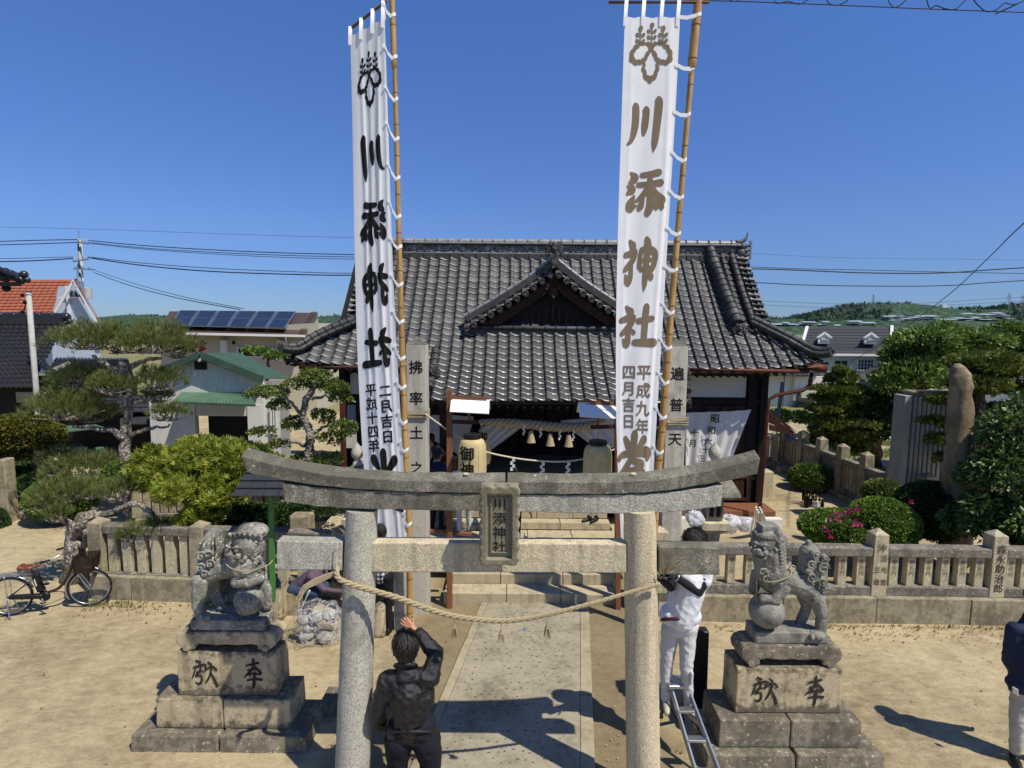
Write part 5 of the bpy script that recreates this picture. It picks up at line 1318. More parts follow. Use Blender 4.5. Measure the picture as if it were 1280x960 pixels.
# tail with scrolls
C_(Q(1018, 736, .02), Q(1018, 712, .02), 9, 14); C_(Q(1015, 712, .02), Q(1013, 692, .02), 17, 13); C_(Q(1014, 690, .02), Q(1012, 679, .02), 9, 4)
for (x, y, r, s) in ((1021, 704, 8, 1), (1007, 715, 7.5, -1), (1006, 700, 6, 1), (1020, 720, 6.5, -1), (1026, 729, 5, 1), (1012, 688, 5.5, 1), (1024, 692, 4.5, -1), (1002, 708, 4, 1)): spiral(b, Q(x, y, -.13), r * PXM, .013, 1.5, s=s); b.ell(Q(x, y, -.08), r * PXM * .9, None, 10, 8)
# head in profile, muzzle towards the gate
b.ell(Q(956, 678), (17 * PXM, .15, 15.5 * PXM), None, 16, 12); b.ell(Q(958, 668), (18 * PXM, .14, 9 * PXM), None, 14, 8)
b.box(Q(949, 660).x, Q(970, 660).x, YR2 - .08, YR2 + .08, Q(0, 665).z, Q(0, 655).z)
hW = 18 * PXM; hc = Q(952, 682, -.04); rot = Matrix.Rotation(-.75, 3, 'Z')
def ER(x, y, z): return hc + rot @ Vector((x * hW, -z * hW, y * hW))
face_parts(b, ER, hW, True)
for i in range(11):
 a = i / 10; p = Q(972 + 3 * math.sin(a * 3), 668 + 42 * a, -.06); b.tube([p, p + Vector((-.02, -.07, -.02)), p + Vector((-.055, -.08, -.04)), p + Vector((-.05, -.07, -.075))], [.032, .03, .024, .012], 7)
for (x, y) in ((946, 708), (955, 711), (964, 712), (950, 717), (960, 702), (968, 700)): spiral(b, Q(x, y, -.135), 5 * PXM, .012, 1.2)
for (x, y) in ((975, 672), (968, 664)): b.ell(Q(x, y, -.08), (6 * PXM, .05, 9 * PXM), None, 10, 8)
remesh(b, 'body', M['statue_green'], kr, .0065, 0, lambda p: noise.noise(p * 40) * .003 + noise.noise(p * 9) * .004)
b = MB(); b.ell(Q(956.5, 761.5, -.03), 22 * PXM, None, 28, 20); b.build('ball', M['statue_green'], kr, smooth=True)
b = MB(); b.tube(catmull([Q(942, 718, -.06), Q(950, 718.5, -.17), Q(964, 716, -.19), Q(978, 712, -.16), Q(985, 708, -.08)]), .006, 6); b.tube([Q(942, 718, -.08), Q(941, 730, -.10), Q(940.5, 744, -.09)], [.008, .007, .004], 5)
sp_ = [Q(985 + 4 * math.cos(a), 706 + 4 * math.sin(a), -.10) for a in [k * .6 for k in range(11)]]; b.tube(sp_, .007, 6); b.build('neck_cord', M['straw'], kr, smooth=True)

# ================================================================== stone lanterns
def toro(label, x, yb_, ytop, Y):
 p = at(x, 640, Y); zt = at(x, ytop, Y).z; t = thing('stone_lantern', label, 'stone lantern', (p.x, Y, 0), 0, 'stone lanterns before the hall'); H_ = zt; c = (p.x, Y, 0)
 def lt(nm, prof_, n, mt='granite_warm', sm='auto'): b = MB(); b.lathe([(r, z * H_) for r, z in prof_], c, n); return b.build(nm, M[mt], t, smooth=sm)
 lt('base', [(.42, 0), (.42, .07), (.34, .10), (.30, .13)], 4, 'fence_old', False); lt('post', [(.17, .131), (.15, .2), (.14, .32), (.17, .405)], 4, 'granite_warm', False)
 lt('platform', [(.20, .406), (.34, .44), (.34, .485), (.30, .49)], 4, 'granite_warm', False); lt('fire_box', [(.20, .491), (.20, .64)], 4, 'fence_old', False)
 for s in (-1, 1): MB().box(p.x + s * .06 - .035, p.x + s * .06 + .035, Y - .155, Y - .138, .52 * H_, .61 * H_).build('window', M['wood_blk'], t)
 lt('roof', [(.30, .641), (.50, .67), (.48, .70), (.26, .80), (.12, .845)], 4, 'granite_dark', False)
 lt('finial', [(.09, .846), (.075, .87), (.05, .88), (.10, .905), (.11, .93), (.085, .962), (.03, .985), (.006, 1.0)], 18, 'granite', 'auto'); return t
toro('stone lantern with onion-shaped finial, half hidden by the raised end of the torii lintel', 890, 665, 552, 9.6)
toro('weathered stone lantern with a round finial, beside the foot of the mirror-lettered banner', 448, 665, 553, 9.8)
# ================================================================== tall rough monolith
Y = 10.6
mo = MB(); pr = [(1199, 640, 20), (1199, 600, 18.5), (1200, 560, 16.5), (1200, 528, 15), (1200, 490, 13), (1200, 468, 11), (1199, 459, 7), (1199, 455, 2.5)]; pts = [at(x, y, Y) for x, y, r in pr]; pts[0].z = -.1
fine = []; fr = []
for i in range(len(pts) - 1):
 for k in range(7): t_ = k / 7; fine.append(pts[i] + (pts[i + 1] - pts[i]) * t_); fr.append((pr[i][2] + (pr[i + 1][2] - pr[i][2]) * t_) * Y / F * .95)
mo.tube(fine, fr, 22); o = mo.build('stone_monolith', M['monolith'], smooth=True); stone_noise(o, .035, 2.6); stone_noise(o, .02, 7)
tag(o, 'tall rough brown upright stone with a rounded tip, standing among the shrubs', 'standing stone')
b = MB()
# ================================================================== small things of stone on the ground
def block(name, label, cat, x0, x1, yb_, yt, mt, d=.3, bev=.03, rz=0, group=None):
 a = gr(x0, yb_); c = gr(x1, yb_); zt = at(x0, yt, a.y).z; b = MB(); Mx = Matrix.Translation(((a.x + c.x) / 2, a.y + d / 2, 0)) @ Matrix.Rotation(rz, 4, 'Z'); w_ = (c.x - a.x) / 2
 b.box(-w_, w_, -d / 2, d / 2, -.04, zt, Mx, .008); o = b.build(name, M[mt], bevel=bev, seg=3); stone_noise(o, .004, 6); return tag(o, label, cat, group)
block('marker_stone', 'pale rounded kerb stone standing behind the torii pillar near the plaid shirt', 'marker stone', 466, 481, 798, 758, 'pedestal', .25, .06)
block('gate_stone', 'narrow upright stone at the foot of the bamboo banner pole', 'stone post', 492, 513, 788, 688, 'pillar', .3, .02)
block('black_stone_slab', 'black upright slab with rounded corners standing behind the man on the ladder', 'stone slab', 862, 884, 886, 790, 'blackslab' if 'blackslab' in M else 'iron', .16, .03)
block('inscribed_marker', 'dark old gravestone-like marker in the shade under the pine', 'marker stone', 362, 390, 715, 645, 'fence_old', .3, .05)
block('kerb_stone', 'grey kerb stone beside the plastic bag', 'kerb stone', 340, 376, 770, 742, 'fence_old', .35, .03)
block('step_block', 'small pale stone step with rope coils, next to the crouching person', 'step', 395, 470, 748, 720, 'pedestal', .5, .02)
block('side_block', 'grey stone block with a notch beside the pedestal, next to the torii pillar', 'stone block', 398, 440, 896, 880, 'pedestal_dark', .35, .02)
block('rock', 'flat grey rock lying in the yard behind the hall corner', 'rock', 974, 992, 592, 584, 'fence_old', .3, .05)
# ================================================================== planting
LT = {}
def leaf_template(kind):
 if kind == 'oval': V = [(0, 0, 0), (.34, .5, .10), (0, 1, 0), (-.34, .5, .10)]; Fc = [(0, 1, 2), (0, 2, 3)]
 elif kind == 'long': V = [(0, 0, 0), (.2, .45, .06), (0, 1, -.12), (-.2, .45, .06)]; Fc = [(0, 1, 2), (0, 2, 3)]
 elif kind == 'small': V = [(0, 0, 0), (.4, .5, 0), (0, 1, 0), (-.4, .5, 0)]; Fc = [(0, 1, 2), (0, 2, 3)]
 elif kind == 'maple':
  V = [(0, 0, 0)]; Fc = []
  for a, l in ((-75, .6), (-38, .9), (0, 1.05), (38, .9), (75, .6)):
   t = R(a); n = len(V); V += [(math.sin(t - .26) * l * .5, math.cos(t - .26) * l * .5, .03), (math.sin(t) * l, math.cos(t) * l, -.06), (math.sin(t + .26) * l * .5, math.cos(t + .26) * l * .5, .03)]; Fc += [(0, n, n + 1), (0, n + 1, n + 2)]
 elif kind == 'needle':
  V = []; Fc = []; q = np.random.default_rng(3)
  for i in range(11):
   a = i * 2.4; s = .55 * (q.random() ** .7); d = np.array([math.cos(a) * s, math.sin(a) * s, 1.0]); d /= np.linalg.norm(d); l = .75 + .35 * q.random(); sd = np.array([-math.sin(a), math.cos(a), 0]) * .022; n = len(V)
   V += [tuple(-sd), tuple(sd), tuple(d * l)]; Fc += [(n, n + 1, n + 2)]
  V = [(v[0], v[2], v[1]) for v in V]      # template grows along +y
 elif kind == 'spray':
  V = []; Fc = []; q = np.random.default_rng(5)
  for i in range(7):
   a = i * 2.4; s = .8 * q.random(); d = np.array([math.cos(a) * s, 1, math.sin(a) * s]); d /= np.linalg.norm(d); sd = np.cross(d, [.3, .2, .9]); sd /= np.linalg.norm(sd); sd *= .10; n = len(V); l = .7 + .4 * q.random()
   V += [tuple(np.zeros(3)), tuple(d * l * .5 + sd), tuple(d * l), tuple(d * l * .5 - sd)]; Fc += [(n, n + 1, n + 2), (n, n + 2, n + 3)]
 return np.array(V, float), np.array(Fc)
def leaves(name, P_, D, size, kind, mat, parent, jit=.35, var=None, tilt_rand=1.0, kindtag=None):
 """P_: positions, D: growth directions, size: scalar or array"""
 if kind not in LT: LT[kind] = leaf_template(kind)
 TVx, TFx = LT[kind]; N = len(P_); P_ = np.asarray(P_, float); D = np.asarray(D, float) + rng.normal(0, jit, (N, 3)); D /= np.linalg.norm(D, axis=1)[:, None] + 1e-9
 rv = rng.normal(0, 1, (N, 3)); X = np.cross(D, rv); X /= np.linalg.norm(X, axis=1)[:, None] + 1e-9; Z = np.cross(X, D)
 S = (np.full(N, size) if np.isscalar(size) else size) * rng.uniform(.7, 1.25, N)
 V = P_[:, None, :] + S[:, None, None] * (TVx[None, :, 0, None] * X[:, None, :] + TVx[None, :, 1, None] * D[:, None, :] + TVx[None, :, 2, None] * Z[:, None, :])
 Fc = TFx[None] + (np.arange(N) * len(TVx))[:, None, None]
 v = rng.random(N) if var is None else var
 return npmesh(name, V.reshape(-1, 3), Fc.reshape(-1, 3), mat, parent, np.repeat(v, len(TFx)), kind=kindtag)
M['l_pine'] = leaf_mat('pine_needles', '#5b6c38', '#7d8b4b', '#a3a65f', rough=.55, transl=.3)
M['l_maple'] = leaf_mat('maple_leaves', '#6f8426', '#9aa63b', '#bdb950', rough=.5, transl=.35)
M['l_dark'] = leaf_mat('dark_glossy_leaves', '#38521f', '#4f6c2c', '#8fa45a', rough=.36, transl=.2, spec=.5)
M['l_cherry'] = leaf_mat('cherry_leaves', '#50702e', '#73923f', '#9db25e', rough=.42, transl=.3, spec=.5)
M['l_conifer'] = leaf_mat('conifer_sprays', '#53652a', '#748438', '#a0a650', rough=.6, transl=.15)
M['l_box'] = leaf_mat('clipped_box_leaves', '#3f5a1f', '#5b7a2a', '#88a040', rough=.42, transl=.2, spec=.5)
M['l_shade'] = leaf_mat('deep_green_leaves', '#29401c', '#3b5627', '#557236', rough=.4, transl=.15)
M['l_red'] = leaf_mat('reddening_leaves', '#56631f', '#6f7628', '#93702f', rough=.5, transl=.25)
M['l_maki'] = leaf_mat('plum_yew_leaves', '#42571f', '#667a30', '#93a04c', rough=.4, transl=.25, spec=.5)
M['l_azalea'] = leaf_mat('azalea_leaves', '#4a6a22', '#6f9030', '#93ae46', rough=.45, transl=.25)
M['l_wine'] = leaf_mat('dark_red_blossom', '#5a1420', '#7c2030', '#943040', rough=.7, transl=.15)
M['l_hill'] = leaf_mat('distant_canopy', '#3a5041', '#4a634d', '#5f785b', rough=.8, transl=.1)  # bluish blend, distance haze put into the leaf colours
M['petal'] = leaf_mat('magenta_petals', '#b01f6a', '#d23c88', '#e26aa4', rough=.6, transl=.3)
M['l_inner'] = plain('shade_dark_crown_core', '#1d2712', .9, var=.3, ns=14)  # dark solid core stops see-through, inner shade put into its colour
M['l_grass'] = leaf_mat('grass_blades', '#55702a', '#7a9038', '#a2a858', rough=.6, transl=.3)
def bark_mat(name, a, b, c):
 t = NT(name); f = t.noise(9, 6, .7, stretch=(1.6, 1.6, .7), dist=.8); v = t.vor(11, 'DISTANCE_TO_EDGE')
 cc = t.ramp(f, [(.38, srgb(b)), (.52, srgb(a)), (.66, srgb(c))]); return t.done(cc, .95, t.math('ADD', f, t.math('MULTIPLY', v, 2.)), 1.0, .03, spec=.1)
M['bark_pine'] = bark_mat('pine_bark', '#968d7f', '#514a41', '#c9c2b6')
M['bark'] = bark_mat('dark_bark', '#56493c', '#332a22', '#7d7060')
M['bark_grey'] = bark_mat('lichened_bark', '#8d8777', '#4c463b', '#b7b3a4')
def limb(b, pts, r0, r1, n=9, wob=.03, sub=6):
 P_ = catmull([Vector(p) for p in pts], sub); N = len(P_); P_ = [p + Vector((rnd.uniform(-1, 1), rnd.uniform(-1, 1), rnd.uniform(-1, 1))) * wob * (0 if i in (0,) else 1) for i, p in enumerate(P_)]
 b.tube(P_, [(r0 + (r1 - r0) * i / (N - 1)) * rnd.uniform(.9, 1.12) for i in range(N)], n)
def shell_pts(c, r, N, top=-.35, inner=.75):
 """points near the skin of an ellipsoid, thinner underneath"""
 v = rng.normal(0, 1, (int(N * 1.9), 3)); v /= np.linalg.norm(v, axis=1)[:, None]; v = v[v[:, 2] > top][:N]
 k = inner + (1 - inner) * rng.random(len(v)) ** .6
 bump = np.array([1 + .14 * noise.noise(Vector(q) * 2.6 + Vector(c)) for q in v])
 return np.array(c) + v * np.array(r) * (k * bump)[:, None], v
def topped(parent_name, label, cat, base, group=None): return thing(parent_name, label, cat, base, 0, group)
# --- cloud-pruned pine ------------------------------------------------
def pad(c, r, n, lst):
 """flat cushion of needle tufts"""
 for k in range(max(1, int(n / 60))):
  pass
 a = rng.uniform(0, 2 * math.pi, n); q = np.sqrt(rng.random(n)); lump = 1 + .18 * np.sin(a * 5 + c[0] * 7) + .1 * np.sin(a * 11)
 x = np.cos(a) * q * r[0] * lump; y = np.sin(a) * q * r[1] * lump; h = np.sqrt(np.clip(1 - q * q, 0, 1)); u = rng.random(n)
 z = 1.35 * r[2] * (h * (.3 + .7 * u) + .18 * np.sin(x * 9 + c[0]) * np.cos(y * 8)) 
 P_ = np.array(c) + np.stack([x, y, z], 1); D = np.stack([x / r[0] * .75, y / r[1] * .75, np.full(n, 1.0)], 1); lst.append((P_, D))
def pine(label, base, trunk, r0, pads, branches, nneed=.165, dens=1.0, twig=True):
 t = thing('pine_tree', label, 'pine tree', base, 0, 'cloud-pruned pines'); b = MB(); limb(b, trunk, r0, r0 * .35, 12, .025)
 o = b.build('trunk', M['bark_pine'], t, smooth=True); stone_noise(o, .022, 6)
 L = []
 for c, r in pads: pad(tuple(c), r, int(900 * r[0] * r[1] / .5 * dens + 120), L)
 for a in branches: b = MB(); limb(b, a[0], a[1], a[2], 8, .03); b.build('branch', M['bark_pine'], t, smooth=True)
 b = MB()
 for c, r in pads:
  for k in range(int(20 + 26 * r[0])):
   e = Vector(c) + Vector((rnd.uniform(-.8, .8) * r[0], rnd.uniform(-.8, .8) * r[1], rnd.uniform(-.02, .4) * r[2])); s = Vector(c) + Vector((rnd.uniform(-.25, .25) * r[0], rnd.uniform(-.3, .3) * r[1], -.06)); b.tube([s, (s + e) / 2 + Vector((rnd.uniform(-.04, .04), 0, -.04)), e], [.022, .015, .007], 5)
 tag(b.build('twigs', M['bark_pine'], t), kind='stuff')
 P_ = np.vstack([l[0] for l in L]); D = np.vstack([l[1] for l in L]); o = leaves('crown', P_, D, nneed, 'needle', M['l_pine'], t, .28); return t
YP1 = 12.9
def q1(x, y, dy=0.0): return at(x, y, YP1 + dy)
def rad(px_, Y): return px_ * Y / F
def pads_from(lst, Y): return [(at(x, y, Y + dy), (rad(w_, Y), rad(w_, Y) * dd, rad(h_, Y))) for x, y, dy, w_, h_, dd in lst]
pine('tall cloud-pruned pine with a silvery trunk and flat needle pads, beside the maple', gr(165, 656), [gr(165, 656, -.1), q1(162, 610), q1(156, 560), q1(160, 505), q1(158, 470), q1(150, 452)], .16,
     pads_from([(112, 433, -.3, 42, 22, .8), (155, 438, .2, 46, 26, .9), (200, 438, -.2, 42, 27, .8), (222, 444, .3, 16, 14, .9), (100, 482, .0, 34, 22, .8), (138, 488, -.5, 24, 16, .8), (200, 484, -.1, 28, 20, .8), (88, 520, -.4, 46, 24, .8), (64, 510, .2, 20, 16, .8), (118, 524, .3, 26, 15, .8), (212, 522, -.2, 22, 14, .8), (110, 592, -.4, 44, 20, .8), (78, 578, .4, 26, 14, .8), (196, 500, .6, 20, 12, .8)], YP1),
     [([q1(159, 478), q1(140, 460, -.1), q1(115, 444, -.3)], .09, .03), ([q1(158, 465), q1(175, 452), q1(200, 448, -.2)], .08, .03), ([q1(160, 500), q1(135, 492), q1(102, 492)], .08, .03), ([q1(160, 505), q1(180, 500), q1(208, 494)], .07, .02),
      ([q1(158, 548), q1(130, 536, -.2), q1(90, 532, -.4)], .09, .03), ([q1(158, 545), q1(185, 536), q1(212, 532)], .06, .02), ([q1(162, 600), q1(140, 598, -.2), q1(112, 602, -.4)], .09, .03)], .15, 1.1)
YP2 = 9.6
pine('low spreading pine leaning over the end of the fence, above the bicycle basket', gr(94, 726), [gr(94, 728, -.1), at(94, 700, YP2), at(93, 670, YP2), at(100, 645, YP2)], .22,
     pads_from([(78, 624, 0, 34, 20, .7), (112, 618, .3, 30, 17, .7), (56, 632, -.2, 16, 12, .7), (145, 620, .1, 24, 16, .7), (165, 608, .4, 20, 20, .7), (70, 648, -.3, 16, 14, .7), (180, 668, -.35, 30, 12, .5), (200, 664, -.2, 22, 11, .5), (160, 672, -.4, 14, 9, .5)], YP2),
     [([at(95, 668, YP2), at(110, 650, YP2 - .1), at(118, 635, YP2)], .10, .04), ([at(94, 662, YP2), at(80, 648, YP2), at(66, 640, YP2)], .08, .03), ([at(104, 645, YP2), at(140, 640, YP2), at(172, 630, YP2), at(200, 655, YP2)], .08, .03), ([at(100, 690, YP2), at(108, 668, YP2 - .2), at(120, 660, YP2 - .2), at(175, 676, YP2 - .3)], .07, .025)], .13, 1.0)
# --- generic leafy tree --------------------------------------------------
def leafy(nm, label, cat, base, trunk, r0, clumps, n, size, kind, mt, bark='bark', branches=(), group=None, inner=.55, top=-.5, jit=.5, up_=.3, core=0.0):
 t = thing(nm, label, cat, base, 0, group)
 if trunk: b = MB(); limb(b, trunk, r0, r0 * .4, 10, .03); o = b.build('trunk', M[bark], t, smooth=True); stone_noise(o, .015, 6)
 for a in branches: b = MB(); limb(b, a[0], a[1], a[2], 7, .03); b.build('branch', M[bark], t, smooth=True)
 tot = sum(c[1][0] * c[1][2] for c in clumps); P_ = []; D = []
 for c, r in clumps:
  k = max(30, int(n * (r[0] * r[2]) / tot)); p, v = shell_pts(tuple(c), r, k, top, inner); P_.append(p); D.append(v + np.array([0, 0, up_]))
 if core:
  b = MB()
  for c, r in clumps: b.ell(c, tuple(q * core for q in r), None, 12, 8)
  b_ = b.build('dark_core', M['l_inner'], t, smooth=True); stone_noise(b_, .05, 4); b_['kind'] = 'stuff'
 leaves('crown', np.vstack(P_), np.vstack(D), size, kind, M[mt], t, jit); return t
def cl(lst, Y, dd=.9): return [(at(x, y, Y + dy), (rad(w_, Y), rad(w_, Y) * dd, rad(h_, Y))) for x, y, dy, w_, h_ in lst]
def splinter(lst, n, spread, k=.5):
 """break big clumps into uneven smaller ones"""
 out = []
 for c, r in lst:
  out.append((c, tuple(q * .8 for q in r)))
  for i in range(n):
   v = Vector((rnd.gauss(0, 1), rnd.gauss(0, 1), rnd.gauss(0, 1))).normalized(); s = rnd.uniform(.28, .5) * k * 2
   out.append((Vector(c) + Vector((v.x * r[0], v.y * r[1], v.z * r[2])) * spread, tuple(q * s for q in r)))
 return out
YM = 9.9
leafy('maple_tree', 'bright yellow-green maple spreading over the stone fence by the lion-dog', 'maple', gr(250, 745, 0), [gr(262, 730, -.1), at(262, 690, YM), at(255, 640, YM), at(250, 600, YM)], .12,
      splinter(cl([(205, 590, 0, 44, 24), (245, 572, .2, 55, 22), (300, 572, .1, 46, 20), (230, 612, -.3, 45, 26), (265, 620, -.4, 30, 26), (240, 650, -.5, 22, 18), (255, 640, -.3, 34, 16), (312, 580, .2, 42, 22), (190, 600, .1, 30, 24), (185, 575, .1, 22, 18), (275, 562, .2, 50, 16), (285, 600, -.1, 44, 24)], YM), 4, .75), 13500, .10, 'maple', 'l_maple', jit=.9, up_=.5, inner=.45, branches=[([at(256, 650, YM), at(230, 625, YM), at(200, 600, YM)], .06, .02), ([at(254, 640, YM), at(275, 610, YM), at(305, 590, YM)], .06, .02)], top=-.6)
YK = 11.4
leafy('maki_tree', 'cloud-pruned broadleaf tree with separate leafy tufts before the green-roofed shed', 'garden tree', gr(386, 716, 0), [gr(386, 690, -.1), at(386, 575, YK), at(388, 545, YK), at(378, 515, YK), at(392, 485, YK), at(395, 468, YK)], .11,
      splinter(cl([(395, 470, 0, 26, 10), (372, 480, .1, 24, 10), (415, 484, -.1, 20, 11), (338, 490, 0, 30, 10), (425, 498, 0, 16, 9), (350, 508, .2, 16, 9), (330, 540, 0, 18, 8), (405, 520, .1, 18, 10), (430, 535, -.1, 22, 12), (415, 548, 0, 20, 10), (368, 530, .2, 20, 12), (350, 556, 0, 16, 8), (380, 575, .2, 24, 10), (412, 575, .1, 22, 8)], YK, .9), 3, .7), 9000, .06, 'oval', 'l_maki', 'bark_grey',
      [([at(386, 560, YK), at(360, 550, YK), at(335, 545, YK)], .04, .015), ([at(388, 545, YK), at(412, 530, YK), at(430, 545, YK)], .04, .015), ([at(380, 520, YK), at(360, 500, YK), at(340, 495, YK)], .04, .012), ([at(390, 500, YK), at(410, 494, YK), at(424, 500, YK)], .035, .012), ([at(385, 560, YK), at(400, 568, YK), at(420, 575, YK)], .04, .012)], core=.0)
YB = 13.8
leafy('clipped_tree', 'round clipped tree with reddish green leaves standing by the entrance post', 'garden tree', gr(60, 640, 0), [gr(64, 632, -.1), at(60, 600, YB), at(52, 575, YB), at(45, 560, YB)], .16,
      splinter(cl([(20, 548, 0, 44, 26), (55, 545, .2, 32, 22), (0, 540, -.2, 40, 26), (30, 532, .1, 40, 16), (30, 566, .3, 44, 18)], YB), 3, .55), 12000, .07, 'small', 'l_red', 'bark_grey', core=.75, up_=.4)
leafy('laurel_tree', 'dark laurel behind the reddish clipped tree', 'tree', gr(50, 640), None, 0, splinter(cl([(30, 595, .8, 44, 24), (5, 600, .6, 30, 24)], 14.2), 2, .5), 5000, .08, 'oval', 'l_shade', core=.75)
def ball(label, x, y, w_, h_, Y, mt, n, size=.045, dd=.9, nm='clipped_bush', grp='clipped round bushes'):
 c = at(x, y, Y); r = (rad(w_, Y), rad(w_, Y) * dd, rad(h_, Y)); t = thing(nm, label, 'bush', (c.x, c.y, 0), 0, grp)
 b = MB(); b.ell(c, tuple(q * .9 for q in r), None, 20, 14); o = b.build('dark_core', M['l_inner'], t, smooth=True); o['kind'] = 'stuff'
 v = rng.normal(0, 1, (n * 2, 3)); v /= np.linalg.norm(v, axis=1)[:, None]; v = v[v[:, 2] > -.75][:n]
 k = 1 + np.array([.05 * noise.noise(Vector(q) * 4 + c) for q in v]) + rng.normal(0, .012, len(v)); P_ = np.array(c) + v * np.array(r) * k[:, None]; leaves('foliage', P_ - v * size * .6, v, size, 'small', M[mt], t, .7); return t
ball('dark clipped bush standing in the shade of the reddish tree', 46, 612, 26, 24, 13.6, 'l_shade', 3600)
ball('sunlit clipped dome bush behind the low pine pad', 78, 622, 42, 30, 12.8, 'l_box', 7000, .05)
ball('small clipped dome bush between the pine pads and the maple', 148, 592, 20, 16, 12.2, 'l_box', 2600)
ball('dark sliver of clipped bush at the very edge of the picture beside the bicycle path', -8, 655, 18, 22, 12.4, 'l_shade', 2000)
ball('smooth round clipped bush in the yard beside the receding fence', 1014, 597, 28, 18, 16.0, 'l_box', 6000, .055)
ball('clipped azalea dome with the magenta flowers on its side', 1052, 660, 52, 22, 10.6, 'l_azalea', 9000, .045)
ball('bright leafy azalea above the fence, next to the taller carved post', 1102, 655, 44, 34, 10.4, 'l_azalea', 9000, .05)
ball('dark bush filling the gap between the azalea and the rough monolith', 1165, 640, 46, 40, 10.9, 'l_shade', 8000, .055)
ball('small dull bush by the last post of the receding fence', 1104, 616, 26, 18, 12.0, 'l_maki', 3000, .05)
tg = thing('azalea_flowers', 'cluster of magenta azalea blooms on the green dome bush', 'flowers', at(1052, 660, 10.2))
P_ = []
for (x, y) in ((1038, 648), (1043, 643), (1048, 650), (1055, 645), (1034, 664), (1036, 670), (1068, 636), (1071, 640), (1069, 652), (1074, 656), (1060, 640), (1140, 628), (1031, 660), (1050, 643), (1064, 654)):
 c = at(x, y, 9.95); 
 for k in range(9): P_.append(tuple(c + Vector((rnd.uniform(-.05, .05), rnd.uniform(-.05, .05), rnd.uniform(-.04, .04)))))
leaves('petals', P_, np.tile([0, -1, .5], (len(P_), 1)), .06, 'oval', M['petal'], tg, .8, kindtag='stuff')
# --- trees on the other side --------------------------------------------
YC = 17.5
leafy('conifer', 'stepped cone-shaped conifer standing alone beside the white house', 'conifer', gr(1050, 585, 0), [gr(1050, 590, -.1), at(1050, 540, YC), at(1052, 500, YC), at(1054, 465, YC)], .18,
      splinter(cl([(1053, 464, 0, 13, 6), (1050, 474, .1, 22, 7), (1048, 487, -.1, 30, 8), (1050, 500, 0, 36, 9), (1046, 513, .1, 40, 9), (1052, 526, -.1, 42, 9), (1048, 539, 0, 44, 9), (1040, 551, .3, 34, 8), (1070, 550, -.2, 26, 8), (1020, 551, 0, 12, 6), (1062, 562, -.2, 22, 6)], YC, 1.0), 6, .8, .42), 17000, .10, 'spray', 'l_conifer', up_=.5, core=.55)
leafy('cherry_tree', 'broad leafy cherry tree rising behind the slatted wall panel', 'tree', gr(1150, 590, 0), [gr(1150, 590, -.1), at(1150, 520, 17.0), at(1145, 480, 17), at(1160, 450, 17)], .25,
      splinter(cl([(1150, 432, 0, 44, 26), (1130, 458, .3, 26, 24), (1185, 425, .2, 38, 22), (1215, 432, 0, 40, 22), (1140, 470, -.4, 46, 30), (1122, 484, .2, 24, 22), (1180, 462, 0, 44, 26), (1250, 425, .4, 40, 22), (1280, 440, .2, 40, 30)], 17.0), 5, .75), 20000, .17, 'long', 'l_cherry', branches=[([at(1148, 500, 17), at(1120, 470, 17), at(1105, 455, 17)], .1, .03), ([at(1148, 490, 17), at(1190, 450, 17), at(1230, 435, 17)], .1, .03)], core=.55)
leafy('camphor_tree', 'dark round tree between the conifer and the cherry', 'tree', gr(1105, 586, 0), [gr(1095, 586, -.1), at(1095, 540, 17.4), at(1098, 500, 17.4)], .2,
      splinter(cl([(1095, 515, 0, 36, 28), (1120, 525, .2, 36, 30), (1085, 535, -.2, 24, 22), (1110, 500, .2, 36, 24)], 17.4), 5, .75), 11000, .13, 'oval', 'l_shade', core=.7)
leafy('yew_tree', 'layered yew with flat dark green shelves between the cherry and the glossy tree', 'conifer', gr(1230, 640, 0), [gr(1228, 640, -.1), at(1225, 560, 11.9), at(1222, 500, 11.9), at(1235, 460, 11.9)], .2,
      splinter(cl([(1240, 455, 0, 46, 16), (1215, 452, .2, 36, 14), (1270, 462, .1, 36, 14), (1225, 480, -.2, 40, 13), (1262, 488, .1, 34, 12), (1180, 500, 0, 22, 10), (1172, 528, 0, 20, 9), (1176, 552, 0, 22, 9), (1240, 515, .3, 30, 12), (1185, 575, .2, 20, 9), (1215, 540, .6, 18, 12)], 11.9, .9), 5, .75, .45), 15000, .075, 'spray', 'l_conifer', up_=.5, core=.5)
leafy('laurel_tree', 'glossy broad-leaved tree at the edge of the yard, overhanging the last carved post', 'tree', gr(1290, 700, 0), [gr(1295, 720, -.1), at(1295, 650, 9.7), at(1285, 600, 9.7), at(1275, 550, 9.7)], .16,
      splinter(cl([(1262, 540, 0, 44, 38), (1290, 520, .2, 44, 36), (1250, 590, -.2, 44, 40), (1285, 590, 0, 50, 50), (1230, 640, -.2, 34, 30), (1275, 645, -.3, 44, 34), (1200, 655, 0, 22, 20), (1240, 665, -.1, 40, 16)], 9.7), 5, .75), 15000, .12, 'long', 'l_dark', up_=-.5, jit=.5, core=.6)
leafy('hedge', 'far garden hedge with purple flowers between the hall corner and the conifer', 'hedge', gr(985, 560, 0), None, 0, splinter(cl([(975, 520, 0, 22, 9), (1000, 522, 0, 20, 9), (960, 522, .2, 14, 9), (1018, 525, .2, 14, 8)], 24.0), 3, .5), 5000, .12, 'small', 'l_shade', core=.8)
leafy('shrub', 'low shrubs in the shade under the maki, behind the torii lintel', 'shrub', gr(400, 640, 0), None, 0, splinter(cl([(375, 590, 0, 40, 9), (410, 588, .2, 30, 9), (445, 592, .2, 26, 8), (345, 590, .1, 20, 8)], 11.9), 3, .5), 4000, .07, 'oval', 'l_box', core=.7)
